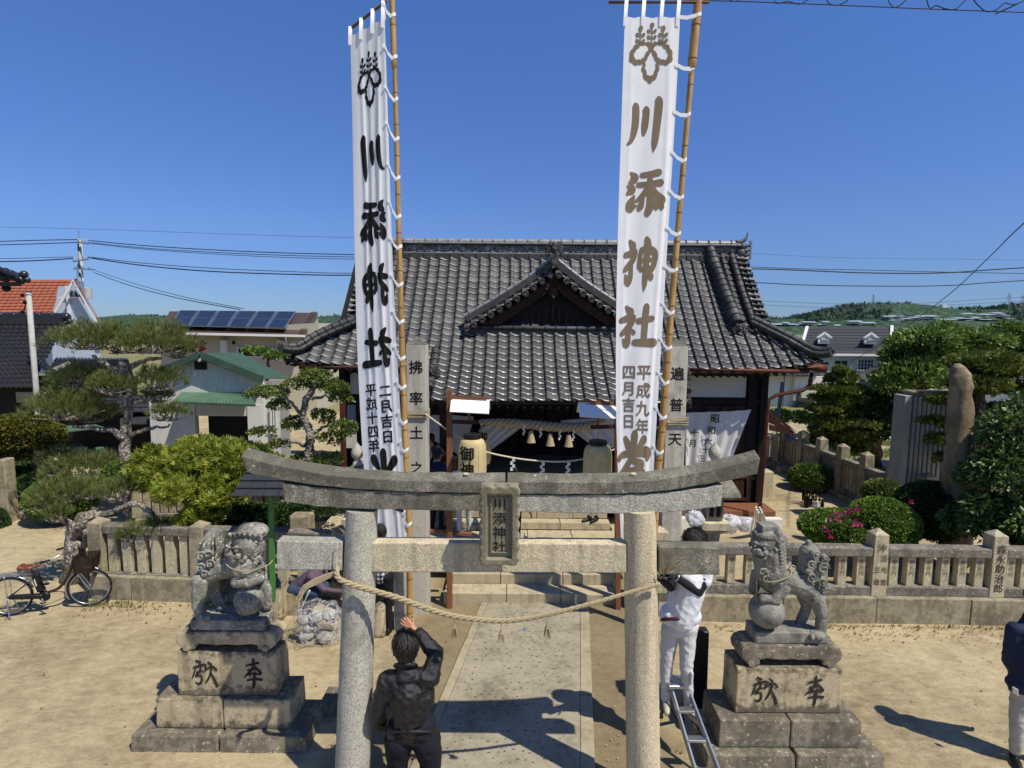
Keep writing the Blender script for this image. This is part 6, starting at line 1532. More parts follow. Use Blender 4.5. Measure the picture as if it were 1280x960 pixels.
leafy('tree', 'small yellowish green tree behind the hall beside its dark corner post', 'tree', gr(440, 590, 0), [gr(434, 590, -.1), at(432, 530, 19), at(430, 490, 19)], .1, splinter(cl([(428, 485, 0, 26, 14), (445, 492, 0, 20, 12), (400, 480, .2, 14, 8)], 19.0), 3, .6), 3500, .12, 'oval', 'l_box', core=.6)
leafy('garden_shrub', 'dark pruned shrub under the maple behind the steel-roofed shelter', 'shrub', gr(390, 700, 0), [gr(388, 700, -.1), at(384, 660, 10.9), at(380, 645, 10.9)], .09, splinter(cl([(365, 640, 0, 44, 14), (400, 634, .2, 40, 10), (335, 650, .1, 30, 16), (310, 640, .2, 26, 16), (290, 655, .2, 20, 16)], 10.9), 3, .6), 7000, .07, 'oval', 'l_shade', core=.5)
# rough lawn beyond the receding fence
def grass(name, poly, n, h, mt, kind='needle'):
 P_ = []; xs_ = [p[0] for p in poly]; ys_ = [p[1] for p in poly]
 def inside(x, y):
  c = False
  for i in range(len(poly)):
   x1, y1 = poly[i]; x2, y2 = poly[i - 1]
   if (y1 > y) != (y2 > y) and x < (x2 - x1) * (y - y1) / (y2 - y1) + x1: c = not c
  return c
 while len(P_) < n:
  x, y = rnd.uniform(min(xs_), max(xs_)), rnd.uniform(min(ys_), max(ys_))
  if inside(x, y) and noise.noise(Vector((x * .8, y * .8, 0))) > -.25: P_.append((x, y, 0))
 return tag(leaves(name, P_, np.tile([0, 0, 1.0], (n, 1)), h, kind, M[mt], None, .35), kind='stuff')
grass('grass', [(9.8, 13.5), (16, 13.5), (20, 24), (10.5, 23)], 16000, .13, 'l_grass')

M['litter'] = leaf_mat('dry_leaf_litter', '#6b4c2c', '#8d6a3c', '#b09058', rough=.8, transl=.1)
P_ = [(rnd.uniform(3.2, 8.3), 8.42 - abs(rnd.gauss(0, .22)), .022) for i in range(420)] + [(rnd.uniform(-7, -4), 8.95 - abs(rnd.gauss(0, .25)), .022) for i in range(260)] + [(rnd.uniform(-9, 9), rnd.uniform(5, 9), .022) for i in range(160)]
tag(leaves('leaf_litter', P_, rng.normal(0, 1, (len(P_), 3)) * [1, 1, .12], .035, 'small', M['litter'], None, .02), kind='stuff')
grass('weeds', [(-7.1, 8.8), (-4.2, 8.75), (-4.2, 8.95), (-7.1, 9.05)], 260, .07, 'l_grass'); grass('weeds', [(3.3, 8.42), (8.4, 8.3), (8.4, 8.38), (3.3, 8.5)], 160, .05, 'l_grass')
# ================================================================== houses, poles and wires
M['t_black'] = plain('black_glazed_tile', '#2b2b2e', .3, .1, var=.25, spec=.6)
M['t_red'] = plain('orange_roof_tile', '#99583f', .75, var=.14, ns=3)
M['siding_blue'] = plain('pale_blue_grey_siding', '#b9c2cc', .7, var=.04)
M['siding_white'] = plain('white_siding', '#d5d3c8', .7, var=.05)
M['green_metal'] = plain('green_painted_metal', '#40594a', .6, .1, var=.18, ns=3)
M['green_light'] = plain('faded_green_metal', '#56755f', .6, .1, var=.2, ns=3)
M['corr'] = plain('white_corrugated_sheet', '#d6d6cd', .6, .1, var=.08, ns=2)
M['brown_metal'] = plain('brown_metal_roof', '#57473d', .45, .2, var=.1)
M['slate'] = plain('dark_slate', '#36373b', .6, var=.15)
M['cream'] = plain('cream_wall', '#b9b39c', .85, var=.06)
M['glass'] = plain('dark_window_glass', '#2b3238', .12, 0, var=.1, spec=.8)
M['glass_lit'] = plain('curtained_window', '#a9a8a0', .3, 0, var=.1, spec=.6)
M['conc_pole'] = plain('concrete_pole', '#b0b0aa', .85, var=.1)
M['wire'] = plain('black_cable', '#20232a', .7)
M['wire_thin'] = plain('grey_cable', '#43505f', .7)
M['insul'] = plain('white_ceramic', '#a8abab', .25, spec=.6)
def solar_mat():
 t = NT('solar_cells'); g = t.tc.outputs['Object']; b_ = t.n('ShaderNodeTexBrick'); b_.offset = 0; b_.inputs['Scale'].default_value = 1; b_.inputs['Brick Width'].default_value = .3; b_.inputs['Row Height'].default_value = .3; b_.inputs['Mortar Size'].default_value = .008
 b_.inputs['Color1'].default_value = srgb('#161d2e'); b_.inputs['Color2'].default_value = srgb('#1b2438'); b_.inputs['Mortar'].default_value = srgb('#56607288'[:7]); t.l(g, b_.inputs['Vector'])
 return t.done(b_.outputs['Color'], .35, spec=.3)
M['solar'] = solar_mat()
def corr_sheet(name, A_, B_, C_, D_, n, amp, mt, parent, axis_n):
 """corrugated sheet A-B (bottom) D-C (top), waves along AB"""
 A_, B_, C_, D_ = map(Vector, (A_, B_, C_, D_)); nn = Vector(axis_n).normalized(); b = MB(); vs = []; m_ = n * 4
 for i in range(m_ + 1):
  t = i / m_; o_ = nn * (amp * math.sin(t * n * 2 * math.pi)); vs += [A_ + (B_ - A_) * t + o_, D_ + (C_ - D_) * t + o_]
 b.add(vs, [(2 * i, 2 * i + 2, 2 * i + 3, 2 * i + 1) for i in range(m_)]); return b.build(name, M[mt], parent, smooth=True)
def tile_courses(name, A_, B_, C_, D_, rows_, colsn, mt, parent, lift=.05, wave=.035):
 """overlapping tile courses on the slope A-B (eave) D-C (top): one strip part per course"""
 A_, B_, C_, D_ = map(Vector, (A_, B_, C_, D_)); nn = (B_ - A_).cross(D_ - A_).normalized()
 if nn.z < 0: nn = -nn
 for r in range(rows_):
  t0, t1 = r / rows_, (r + 1.15) / rows_; a, c = A_ + (D_ - A_) * t0, B_ + (C_ - B_) * t0; d, e = A_ + (D_ - A_) * t1, B_ + (C_ - B_) * t1; b = MB(); vs = []; m_ = colsn * 4
  for i in range(m_ + 1):
   u = i / m_; w_ = nn * (wave * math.sin(u * colsn * 2 * math.pi)); vs += [a + (c - a) * u + w_ + nn * (lift - .05), a + (c - a) * u + w_ + nn * lift, d + (e - d) * u + w_]
  b.add(vs, [(3 * i, 3 * i + 3, 3 * i + 4, 3 * i + 1) for i in range(m_)] + [(3 * i + 1, 3 * i + 4, 3 * i + 5, 3 * i + 2) for i in range(m_)]); b.build(name, M[mt], parent, smooth=True).data.set_sharp_from_angle(angle=R(50))
def quad(b, *p, th=.06): 
 p = [Vector(q) for q in p]; n = (p[1] - p[0]).cross(p[3] - p[0]).normalized() * th; return b.hexa([q - n for q in p] + p)
def window(parent, A_, B_, z0_, z1_, y, mt='glass', nm='window', mull=1, fr='white_paint', fw=.05, ny=0):
 b = MB()
 for (a, c, e, f) in ((A_, A_ + fw, z0_, z1_), (B_ - fw, B_, z0_, z1_), (A_ + fw, B_ - fw, z0_, z0_ + fw), (A_ + fw, B_ - fw, z1_ - fw, z1_)): b.box(a, c, y - .06, y, e, f)
 for k in range(mull): x = A_ + (B_ - A_) * (k + 1) / (mull + 1); b.box(x - .018, x + .018, y - .05, y, z0_ + fw, z1_ - fw)
 for k in range(ny): z = z0_ + (z1_ - z0_) * (k + 1) / (ny + 1); b.box(A_ + fw, B_ - fw, y - .045, y - .005, z - .015, z + .015)
 w_ = b.build(nm, M[fr], parent); b = MB(); b.box(A_ + fw * .5, B_ - fw * .5, y - .02, y - .002, z0_ + fw * .5, z1_ - fw * .5); b.build('pane', M[mt], w_); return w_
XQ = 80
# orange-roofed house ---------------------------------------------------
Y = 34.0; P = lambda x, y, dy=0: at(x or XQ, y or 450, Y + dy)
h = thing('house', 'house with orange tiled roof and a pale blue-grey gable wall, far behind the black roofs', 'house', (P(60, 400).x, Y, 0))
ap = P(91, 351); e0 = P(62, 396, -.0); e1 = P(127, 411)
cx = ap.x; b = MB(); zb = P(0, 470).z
b.prism([(P(66, 0).x, zb), (P(126, 0).x, zb), (P(126, 0).x, P(0, 412).z), (ap.x, ap.z - .25), (P(66, 0).x, P(0, 396).z)], (0, Y, 0), (1, 0, 0), (0, 0, 1), (-.8, .6, 0), 4); b.build('wall', M['siding_blue'], h)
tile_courses('roof_course', P(-160, 402, -.4), P(63, 398, -.4), P(91, 350, 2.2), P(-130, 350, 2.2), 13, 30, 't_red', h, .06, .02)
b = MB(); quad(b, P(62, 398, -.5), P(66, 398, -.5), P(93, 352, -.5), P(90, 350, -.5)); quad(b, P(91, 350, -.5), P(95, 352, -.5), P(129, 413, -.5), P(125, 413, -.5)); b.build('barge_board', M['white_paint'], h)
b = MB(); quad(b, P(92, 348, -.6), P(92, 348, -.3), P(130, 411, -.3), P(130, 411, -.6), th=.05); b.build('roof', M['t_red'], h)
b = MB(); b.box(P(90, 0).x, P(93, 0).x, Y - .12, Y - .01, P(0, 410).z, ap.z - .3); b.box(P(80, 0).x, P(89.5, 0).x, Y - .1, Y - .01, P(0, 373).z, P(0, 371).z); b.box(P(93.5, 0).x, P(103, 0).x, Y - .1, Y - .01, P(0, 373).z, P(0, 371).z); b.build('gable_trim', M['white_paint'], h)
for s in ((83, 89.5), (93.5, 99)): b = MB(); q = [P(s[0], 371, -.05), P(s[1], 371, -.05), P(89.5 if s[0] < 90 else 93.5, 362, -.05)]; b.add([tuple(v) for v in q] + [tuple(v + Vector((0, .04, 0))) for v in q], [(0, 1, 2), (5, 4, 3)]); b.build('gable_window', M['glass'], h)
MB().box(P(95, 0).x, P(99, 0).x, Y - .15, Y - .01, P(0, 411).z, P(0, 399).z).build('vent', M['white_paint'], h)
for k in range(4): MB().box(P(106 + k * 3, 0).x, P(107.6 + k * 3, 0).x, Y - .1, Y - .01, P(0, 403).z, P(0, 400).z).build('vent', M['steel'], h)
XQ = 50
# black-tiled house -----------------------------------------------------
Y = 21.0; P = lambda x, y, dy=0: at(x or XQ, y or 450, Y + dy)
h = thing('house', 'old house with layered black tile roofs and a dark timber front, beyond the clipped tree', 'house', (P(20, 500).x, Y + 2, 0))
tile_courses('roof_course', P(-120, 484, -1.5), P(40, 484, -1.5), P(84, 402, 1.2), P(-120, 402, 1.2), 16, 26, 't_black', h, .05, .04)
b = MB(); b.bar(P(-120, 400, 1.2), P(84, 400, 1.2), .35, .30); b.build('ridge', M['t_black'], h); course('ridge_tile', [P(-60, 394, 1.2), P(83, 395, 1.2)], .12, M['t_black'], .5, .02, parent=h)
b = MB(); 
for (dx, dy, r) in ((83, 396, .16), (87, 402, .13), (81, 404, .13)): b.ell(P(dx, dy, 1.1), r, None, 10, 8)
b.build('ridge_end_ornament', M['t_black'], h, smooth=True)
tile_courses('roof_course', P(52, 478, -1.3), P(170, 478, -1.3), P(160, 448, .6), P(70, 448, .6), 7, 20, 't_black', h, .05, .04)
course('descending_ridge_tile', [P(38, 445, -.6), P(50, 452, -1.0), P(60, 462, -1.3), P(72, 474, -1.5)], .10, M['t_black'], .22, .02, parent=h)
b = MB(); b.box(P(-120, 0).x, P(165, 0).x, Y, Y + .2, 0, P(0, 470).z); b.build('wall', M['wood_blk'], h)
for (x0, x1) in ((18, 44), (48, 66), (72, 88)): MB().box(P(x0, 0).x, P(x1, 0).x, Y - .06, Y - .01, P(0, 503).z, P(0, 490).z).build('plaster_panel', M['plaster_grey'], h)
b = MB(); quad(b, P(55, 466, -.9), P(86, 452, -.6), P(90, 455, -.6), P(60, 470, -.9)); b.build('barge_board', M['plaster_grey'], h)
tile_courses('roof_course', P(95, 520, -2.5), P(200, 514, -2.5), P(190, 494, -1), P(100, 498, -1), 4, 14, 'slate', h, .04, .01)
XQ = 10
# tiled roof corner poking in
Y = 15.0; P = lambda x, y, dy=0: at(x or XQ, y or 450, Y + dy)
h = thing('gate_roof', 'corner of a black tiled roof jutting in at the edge of the picture below the wires', 'roof', (P(-60, 400).x, Y, 0))
tile_courses('roof_course', P(-160, 352, -.4), P(27, 352, -.4), P(20, 344, .3), P(-160, 318, .3), 4, 12, 't_black', h, .05, .035)
course('ridge_tile', [P(-120, 322, .3), P(-10, 336, .2), P(20, 345, 0), P(28, 347, -.1)], .09, M['t_black'], .24, .02, parent=h)
b = MB(); b.ell(P(30, 343, -.1), .10, None, 8, 6); b.ell(P(34, 350, -.1), .08, None, 8, 6); b.ell(P(26, 350, -.1), .12, None, 8, 6); b.build('ridge_end_ornament', M['t_black'], h, smooth=True)
b = MB(); b.bar(P(-160, 356, -.4), P(24, 355, -.4), .12, .10); b.ell(P(8, 360, -.2), .1, None, 8, 6); b.build('eave_board', M['wood_blk'], h)
MB().box(P(-160, 0).x, P(-60, 0).x, Y, Y + .2, 0, P(0, 354).z).build('wall', M['plaster_grey'], h)
XQ = 300
# solar-panel building ---------------------------------------------------
Y = 30.0; P = lambda x, y, dy=0: at(x or XQ, y or 450, Y + dy)
h = thing('building', 'cream building with a brown metal roof carrying a row of solar panels', 'building', (P(300, 500).x, Y + 2, 0))
b = MB(); quad(b, P(200, 414, -1), P(380, 419, -1), P(397, 391, 3), P(212, 389, 3), th=.12); b.build('roof', M['brown_metal'], h)
for k in range(9): t_ = k / 8; MB().bar(P(380 + 0 * t_ - t_ * 18, 418.5 - t_ * .5, -1) + Vector((0, 0, .05)), P(396.5 - t_ * 17.5, 391, 3) + Vector((0, 0, .05)), .05, .05).build('roof_rib', M['brown_metal'], h) if k < 4 else None
A_, B_, C2, D2 = P(212, 409, -.85), P(357, 412.5, -.85), P(371, 391.5, 2.8), P(224, 390, 2.8); n_ = Vector((0, 0, .1))
for k in range(6):
 t0, t1 = k / 6 + .003, (k + 1) / 6 - .003; b = MB(); quad(b, A_ + (B_ - A_) * t0 + n_, A_ + (B_ - A_) * t1 + n_, D2 + (C2 - D2) * t1 + n_, D2 + (C2 - D2) * t0 + n_, th=.04); f_ = b.build('solar_panel_frame', M['alu'], h)
 for r in range(2):
  s0, s1 = r / 2 + .015, (r + 1) / 2 - .015; e_ = .012; L = lambda u, v: (A_ + (B_ - A_) * u) * (1 - v) + (D2 + (C2 - D2) * u) * v + n_ + Vector((0, 0, .012)); b = MB(); quad(b, L(t0 + e_, s0), L(t1 - e_, s0), L(t1 - e_, s1), L(t0 + e_, s1), th=.01); b.build('solar_panel', M['solar'], f_)
b = MB(); b.bar(P(232, 417, -1.05), P(381, 420, -1.05), .12, .12); b.build('gutter', M['white_paint'], h)
b = MB(); b.prism([(P(204, 0).x, 0), (P(396, 0).x, 0), (P(396, 0).x, P(0, 403).z), (P(204, 0).x, P(0, 416).z)], (0, Y - .2, 0), (1, 0, 0), (0, 0, 1), (0, 1, 0), 5); b.build('wall', M['cream'], h)
b = MB(); q = [P(381, 424, -.4), P(397, 424, -.4), P(397, 397, -.4)]; b.add(q + [v + Vector((0, .1, 0)) for v in q], [(0, 1, 2), (5, 4, 3)]); b.build('gable_panel', M['cream'], h)
window(h, P(300, 0).x, P(345, 0).x, P(0, 446).z, P(0, 434).z, Y - .22, 'glass'); window(h, P(238, 0).x, P(256, 0).x, P(0, 440).z, P(0, 433).z, Y - .22, 'glass')
for x in (282, 352): MB().box(P(x, 0).x, P(x + 7, 0).x, Y - .5, Y - .22, P(0, 450).z, P(0, 425).z).build('buttress', M['plaster'], h)
b = MB(); b.tube([P(357, 421, -.5), P(358, 428, -.4), P(358, 450, -.4)], .05, 8); b.build('down_pipe', M['white_paint'], h)
for x in (254, 292): b = MB(); b.ell(P(x, 428.5, -.4), .10, None, 8, 6); b.build('lamp', M['iron'], h)
leafy('flowering_tree', 'low tree with dark red blossom in front of the cream solar-panel building', 'tree', gr(248, 560, 0), [gr(248, 500, -.1) + Vector((0, 0, 0)), at(247, 450, 24), at(246, 436, 24)], .1, splinter(cl([(246, 436, 0, 9, 4)], 24), 3, .6), 500, .14, 'oval', 'l_wine')
leafy('tree', 'small bushy tree before the window of the solar-panel building', 'tree', gr(330, 540, 0), [gr(330, 520, -.1), at(335, 460, 24), at(335, 444, 24)], .1, splinter(cl([(325, 440, 0, 16, 6), (345, 445, 0, 18, 6), (310, 438, 0, 8, 4)], 24), 3, .6), 1600, .14, 'oval', 'l_cherry')
XQ = 270
# green-roofed shed --------------------------------------------------------
Y = 16.5; P = lambda x, y, dy=0: at(x or XQ, y or 450, Y + dy)
h = thing('shed', 'white corrugated shed with a green metal gable roof and an open dark doorway', 'shed', (P(270, 560).x, Y + 2, 0))
zb = -.02
ridge = P(250, 443); xl, xr = P(184, 0).x, P(328, 0).x
b = MB(); b.prism([(xl, zb), (P(243, 0).x, zb), (P(243, 0).x, P(0, 520).z), (P(307, 0).x, P(0, 520).z), (P(307, 0).x, zb), (xr, zb), (xr, P(0, 474).z), (ridge.x, ridge.z - .12), (P(205, 0).x, P(0, 462).z), (xl, P(0, 496).z)], (0, Y, 0), (1, 0, 0), (0, 0, 1), (0, 1, 0), .08); b.build('front_wall', M['corr'], h)
for k in range(44):
 x = xl + (xr - xl) * (k + .5) / 44; px_ = 184 + 144 * (k + .5) / 44; top_ = min(np.interp(px_, [184, 205, 250, 328], [496, 462, 447, 477]), 500); lo = 0 if not (241 < px_ < 309) else P(0, 519).z
 MB().box(x - .035, x + .035, Y - .035, Y - .001, lo, P(0, top_ + 1.5).z).build('corrugation', M['corr'], h)
b = MB(); b.box(P(243, 0).x, P(307, 0).x, Y + .6, Y + .65, 0, P(0, 515).z); b.build('doorway', M['wood_blk'], h)
b = MB(); quad(b, P(198, 464, -.3), P(198, 464, 3.4), P(250, 441.5, 3.4), P(250, 441.5, -.3), th=.05); b.build('roof', M['green_metal'], h)
corr_sheet('roof', P(327, 474, -.3), P(362, 472, 3.5), P(300, 441, 3.5), P(250, 441.5, -.3), 16, .02, 'green_metal', h, (0, 0, 1))
b = MB(); b.bar(P(198, 464, -.34), P(250, 443, -.34), .06, .16); b.bar(P(250, 443, -.34), P(328, 474, -.34), .06, .2); b.build('barge_board', M['green_metal'], h)
MB().box(P(244, 0).x, P(259, 0).x, Y - .06, Y - .01, P(0, 462).z, P(0, 452).z).build('vent', M['iron'], h)
corr_sheet('awning', P(214, 502, -1.0), P(320, 506, -1.0), P(310, 491, -.05), P(228, 490, -.05), 26, .02, 'green_light', h, (0, -.3, 1))
b = MB(); b.bar(P(215, 503, -1.0), P(319, 507, -1.0), .05, .05); b.build('awning_edge', M['green_metal'], h)
b = MB(); b.box(xr, P(346, 0).x + .0, Y + .02, Y + .1, 0, P(0, 480).z); b.build('side_wall', M['corr'], h); b = MB(); quad(b, (xr, Y, 0), (P(360, 0, 3.2).x, Y + 3.2, 0), (P(360, 0, 3.2).x, Y + 3.2, P(0, 474, 3.2).z), (xr, Y, P(0, 476).z)); b.build('side_wall', M['plaster_grey'], h)
window(h, P(336, 0).x, P(345, 0).x, P(0, 542).z, P(0, 508).z, Y - .01, 'glass')
for (x0, x1, y0, y1, mt) in ((224, 242, 545, 504, 'corr'), (308, 326, 560, 505, 'plaster')): MB().box(P(x0, 0).x, P(x1, 0).x, Y - .07, Y - .04, P(0, y0).z, P(0, y1).z).build('wall_board', M[mt], h)
XQ = 120
# dark sheds behind the pine
h = thing('lean_to', 'dark lean-to with a turquoise awning and stored things, seen between the pine limbs', 'shed', at(110, 560, 19)); P = lambda x, y, dy=0: at(x or XQ, y or 520, 19 + dy)
MB().box(P(84, 0).x, P(186, 0).x, 19, 19.1, 0, P(0, 512).z).build('wall', M['wood_blk'], h); b = MB(); quad(b, P(78, 540, -1.6), P(130, 534, -1.6), P(118, 530, -.2), P(84, 532, -.2), th=.03); b.build('awning', M['green_light'], h)
for (x, y, w_, h2, mt) in ((92, 558, 14, 8, 'petal'), (106, 556, 10, 6, 'white_paint'), (128, 556, 8, 8, 'green_light'), (118, 560, 12, 10, 'plaster_grey'), (100, 566, 20, 6, 'cream')): MB().box(P(x, 0).x, P(x + w_, 0).x, 18.3, 18.7, P(0, y + h2).z, P(0, y).z).build('storage_box', M[mt], h, bevel=.02)
b = MB(); quad(b, P(150, 530, -1), P(240, 528, -1), P(240, 500, 1), P(150, 505, 1), th=.05); b.build('roof', M['slate'], h)
XQ = 1055
# white house with dormers -----------------------------------------------------
Y = 46.0; P = lambda x, y, dy=0: at(x or XQ, y or 450, Y + dy)
h = thing('house', 'white two-storey house with a dark roof and two small white dormers', 'house', (P(1055, 500).x, Y + 3, 0))
MB().box(P(998, 0).x, P(1113, 0).x, Y, Y + 6, 0, P(0, 442).z).build('wall', M['siding_white'], h)
tile_courses('roof_course', P(1001, 441, -.6), P(1112, 442, -.6), P(1114, 409, 2.6), P(1009, 409, 2.6), 9, 1, 'slate', h, .04, .0)
b = MB(); b.bar(P(1000, 443, -.7), P(1113, 444, -.7), .15, .18); b.bar(P(999, 446, -.7), P(1009, 409, 2.5), .22, .25); b.bar(P(1113, 446, -.7), P(1115, 408, 2.5), .22, .25); b.build('fascia', M['white_paint'], h)
for cxp in (1028, 1086):
 d = MB(); a, c, e, f = P(cxp - 7, 0, -.2).x, P(cxp + 7, 0, -.2).x, P(0, 430, -.2).z, P(0, 422, -.2).z; d.prism([(a, e), (c, e), (c, f), ((a + c) / 2, P(0, 417, -.2).z), (a, f)], (0, Y - .2, 0), (1, 0, 0), (0, 0, 1), (.45, .9, 0), 1.2); dd_ = d.build('dormer', M['white_paint'], h)
 b = MB(); b.bar((a - .15, Y - .3, f - .05), ((a + c) / 2, Y - .3, P(0, 416, -.2).z), .1, .14); b.bar((c + .15, Y - .3, f - .05), ((a + c) / 2, Y - .3, P(0, 416, -.2).z), .1, .14); b.build('dormer_trim', M['white_paint'], dd_)
 MB().box(a + .22, c - .22, Y - .26, Y - .21, e + .1, f + .0).build('shutter', M['cream'], dd_)
window(h, P(1042, 0).x, P(1060, 0).x, P(0, 460).z, P(0, 450).z, Y - .01, 'glass'); window(h, P(1072, 0).x, P(1092, 0).x, P(0, 463).z, P(0, 449).z, Y - .01, 'glass', mull=4, ny=2)
window(h, P(1015, 0).x, P(1030, 0).x, P(0, 462).z, P(0, 450).z, Y - .01, 'glass'); 
b = MB(); quad(b, P(1060, 472, -2.5), P(1128, 482, -2.5), P(1120, 458, -.2), P(1092, 458, -.2), th=.1); b.build('porch_roof', M['slate'], h)
XQ = 1000
# nearer white house behind the hall
Y = 34.0; P = lambda x, y, dy=0: at(x or XQ, y or 450, Y + dy)
h = thing('house', 'pale house with a balcony and garage seen between the hall corner and the conifer', 'house', (P(1000, 540).x, Y + 3, 0))
MB().box(P(958, 0).x, P(1022, 0).x, Y, Y + 5, 0, P(0, 468).z).build('wall', M['siding_white'], h); MB().box(P(995, 0).x, P(1040, 0).x, Y - .9, Y - .7, P(0, 495).z, P(0, 487).z).build('balcony', M['cream'], h)
MB().box(P(992, 0).x, P(1040, 0).x, Y - .3, Y - .02, P(0, 500).z, P(0, 470).z).build('wall_bay', M['siding_white'], h)
for x0, x1, y0, y1 in ((996, 1016, 512, 489), (1020, 1038, 510, 489)): MB().box(P(x0, 0).x, P(x1, 0).x, Y - .42, Y - .31, P(0, y0 - 2).z, P(0, y1).z).build('opening', M['glass'], h)
MB().box(P(990, 0).x, P(1020, 0).x, Y - 2.0, Y - 1.9, 0, P(0, 503).z).build('garden_wall', M['plaster'], h); 
tile_courses('roof_course', P(955, 470, -.8), P(1026, 470, -.8), P(1020, 456, 1), P(960, 456, 1), 4, 12, 'slate', h, .05, .02)
b = MB(); Yc = 31.0; cxx = at(976, 520, Yc); 
# purple banner stand beyond
t = thing('small_banner', 'small purple and dark blue banner on a thin pole behind the hall corner', 'banner', gr(965, 560)); M['navy'] = plain('navy_cloth', '#1c2440', .8); M['purple'] = plain('purple_cloth', '#4a3a8c', .8)
Yq = 19.5; b = MB(); b.tube([at(975, 572, Yq), at(981, 462, Yq)], .02, 6); b.build('pole', M['wood_dark'], t)
for (p_, mt, nm) in (([(968, 536), (973, 536), (981, 478), (976, 477)], 'navy', 'cloth'), ([(966, 562), (971, 560), (972, 538), (967, 540)], 'purple', 'cloth')):
 q = [at(x, y, Yq - .03) for x, y in p_]; b = MB(); b.add(q + [v + Vector((0, .01, 0)) for v in q], [(0, 1, 2, 3), (7, 6, 5, 4), (0, 4, 5, 1), (1, 5, 6, 2), (2, 6, 7, 3), (3, 7, 4, 0)]); b.build(nm, M[mt], t)
XQ = 1220
# building behind the cherry: long grey roof edge
Y = 40.0; P = lambda x, y, dy=0: at(x or XQ, y or 450, Y + dy)
h = thing('building', 'long low building with a grey tile roof showing above the cherry tree', 'building', (P(1220, 500).x, Y, 0)); tile_courses('roof_course', P(1130, 436, -1), P(1330, 438, -1), P(1320, 419, 1.5), P(1150, 418, 1.5), 8, 50, 'tile', h, .05, .03); MB().box(P(1140, 0).x, P(1325, 0).x, Y, Y + .2, 0, P(0, 432).z).build('wall', M['cream'], h)
b = MB(); b.bar(P(1148, 417.5, 1.5), P(1322, 418, 1.5), .2, .16); b.build('ridge', M['plaster_grey'], h)
h = thing('building', 'pale flat building glimpsed between the yew shelves and the glossy tree', 'building', (at(1260, 500, 26).x, 26, 0)); MB().box(at(1240, 480, 26).x, at(1330, 480, 26).x, 26, 27, 0, at(1260, 482, 26).z).build('wall', M['siding_white'], h); MB().box(at(1236, 480, 26).x, at(1330, 480, 26).x, 25.6, 27, at(1260, 482, 26).z + .01, at(1260, 478, 26).z).build('roof', M['plaster'], h)
XQ = 1190
# slatted grey wall panel beside the monolith
Y = 12.6; P = lambda x, y, dy=0: at(x or XQ, y or 450, Y + dy)
h = thing('slatted_wall', 'weathered grey slatted wall standing behind the rough monolith', 'wall', (P(1160, 600).x, Y, 0)); x0, x1 = P(1146, 0).x, P(1236, 0).x; zt = P(0, 493).z; n_ = 15
MB().box(x0 - .05, x1, Y + .05, Y + .25, 0, zt - .01).build('backing', M['plaster_grey'], h)
for k in range(n_): a = x0 + (x1 - x0) * k / n_; MB().box(a, a + (x1 - x0) / n_ * .72, Y - .02, Y + .049, 0, zt - .06).build('slat', M['plaster_grey'], h, bevel=.01)
MB().box(x0 - .08, x1 + .05, Y - .05, Y + .28, zt, zt + .07).build('cap', M['fence_old'], h, bevel=.01); MB().box(x0 - .25, x0 - .08, Y - .08, Y + .3, 0, zt - .03).build('end_post', M['plaster_grey'], h, bevel=.01)
h = thing('block_wall', 'low wall of grey concrete blocks beside the slatted wall', 'wall', (at(1128, 600, 13).x, 13, 0))
for r in range(4):
 for c in range(3): x = at(1126, 600, 13).x + c * .28 + .02 * r; MB().box(x - .28, x - .01, 12.9, 13.1, r * .19, r * .19 + .18).build('block', M['fence_old'], h, bevel=.01)
# corrugated grey low gate_post stones by the edge
block('boundary_stone', 'dark reddish upright boundary stone by the yard entrance', 'stone post', 0, 12, 655, 575, 'fence_old', .3, .03)
block('base_rock', 'squat dark rock at the foot of the reddish clipped tree', 'rock', 16, 36, 650, 641, 'fence_old', .5, .05)
XQ = 340
# shelter with a steel roof on a green post -------------------------------------
Y = 8.0; P = lambda x, y, dy=0: at(x or XQ, y or 450, Y + dy)
h = thing('shelter', 'small shelter with dark slate-coloured metal roof on a green post behind the lion-dog', 'shelter', gr(339, 765))
A_, B_, C2, D2 = P(289, 622, -.3), P(400, 622, -.3), P(390, 585, .5), P(312, 584, .5)
for r in range(4):
 for k in range(6):
  o_ = (r % 2) * .08; u0, u1 = max(0, (k - o_) / 5.5), min(1, (k + 1 - o_) / 5.5); v0, v1 = r / 4, (r + 1) / 4 + .02
  if u1 <= u0: continue
  L = lambda u, v: (A_ + (B_ - A_) * u) * (1 - v) + (D2 + (C2 - D2) * u) * v; n_ = Vector((0, -.02, .03)); b = MB(); quad(b, L(u0 + .004, v0) + n_ * 1.2, L(u1 - .004, v0) + n_ * 1.2, L(u1 - .004, v1) + n_ * .3, L(u0 + .004, v1) + n_ * .3, th=.015); b.build('roof_panel', M['slate'], h)
b = MB(); quad(b, D2, C2, P(390, 600, 1.3), P(312, 600, 1.3), th=.03); b.bar(D2, C2, .06, .08); b.build('back_roof', M['slate'], h)
b = MB(); b.bar(P(339, 620), P(341, 752), .065, .065); b.build('post', M['green_post'] if 'green_post' in M else M['green_metal'], h)
b = MB(); a = gr(337, 775); b.box(a.x - .05, a.x + .22, a.y - .1, a.y + .25, -.02, P(0, 748).z); o = b.build('post_base', M['pedestal'], h, bevel=.02)
XQ = 105
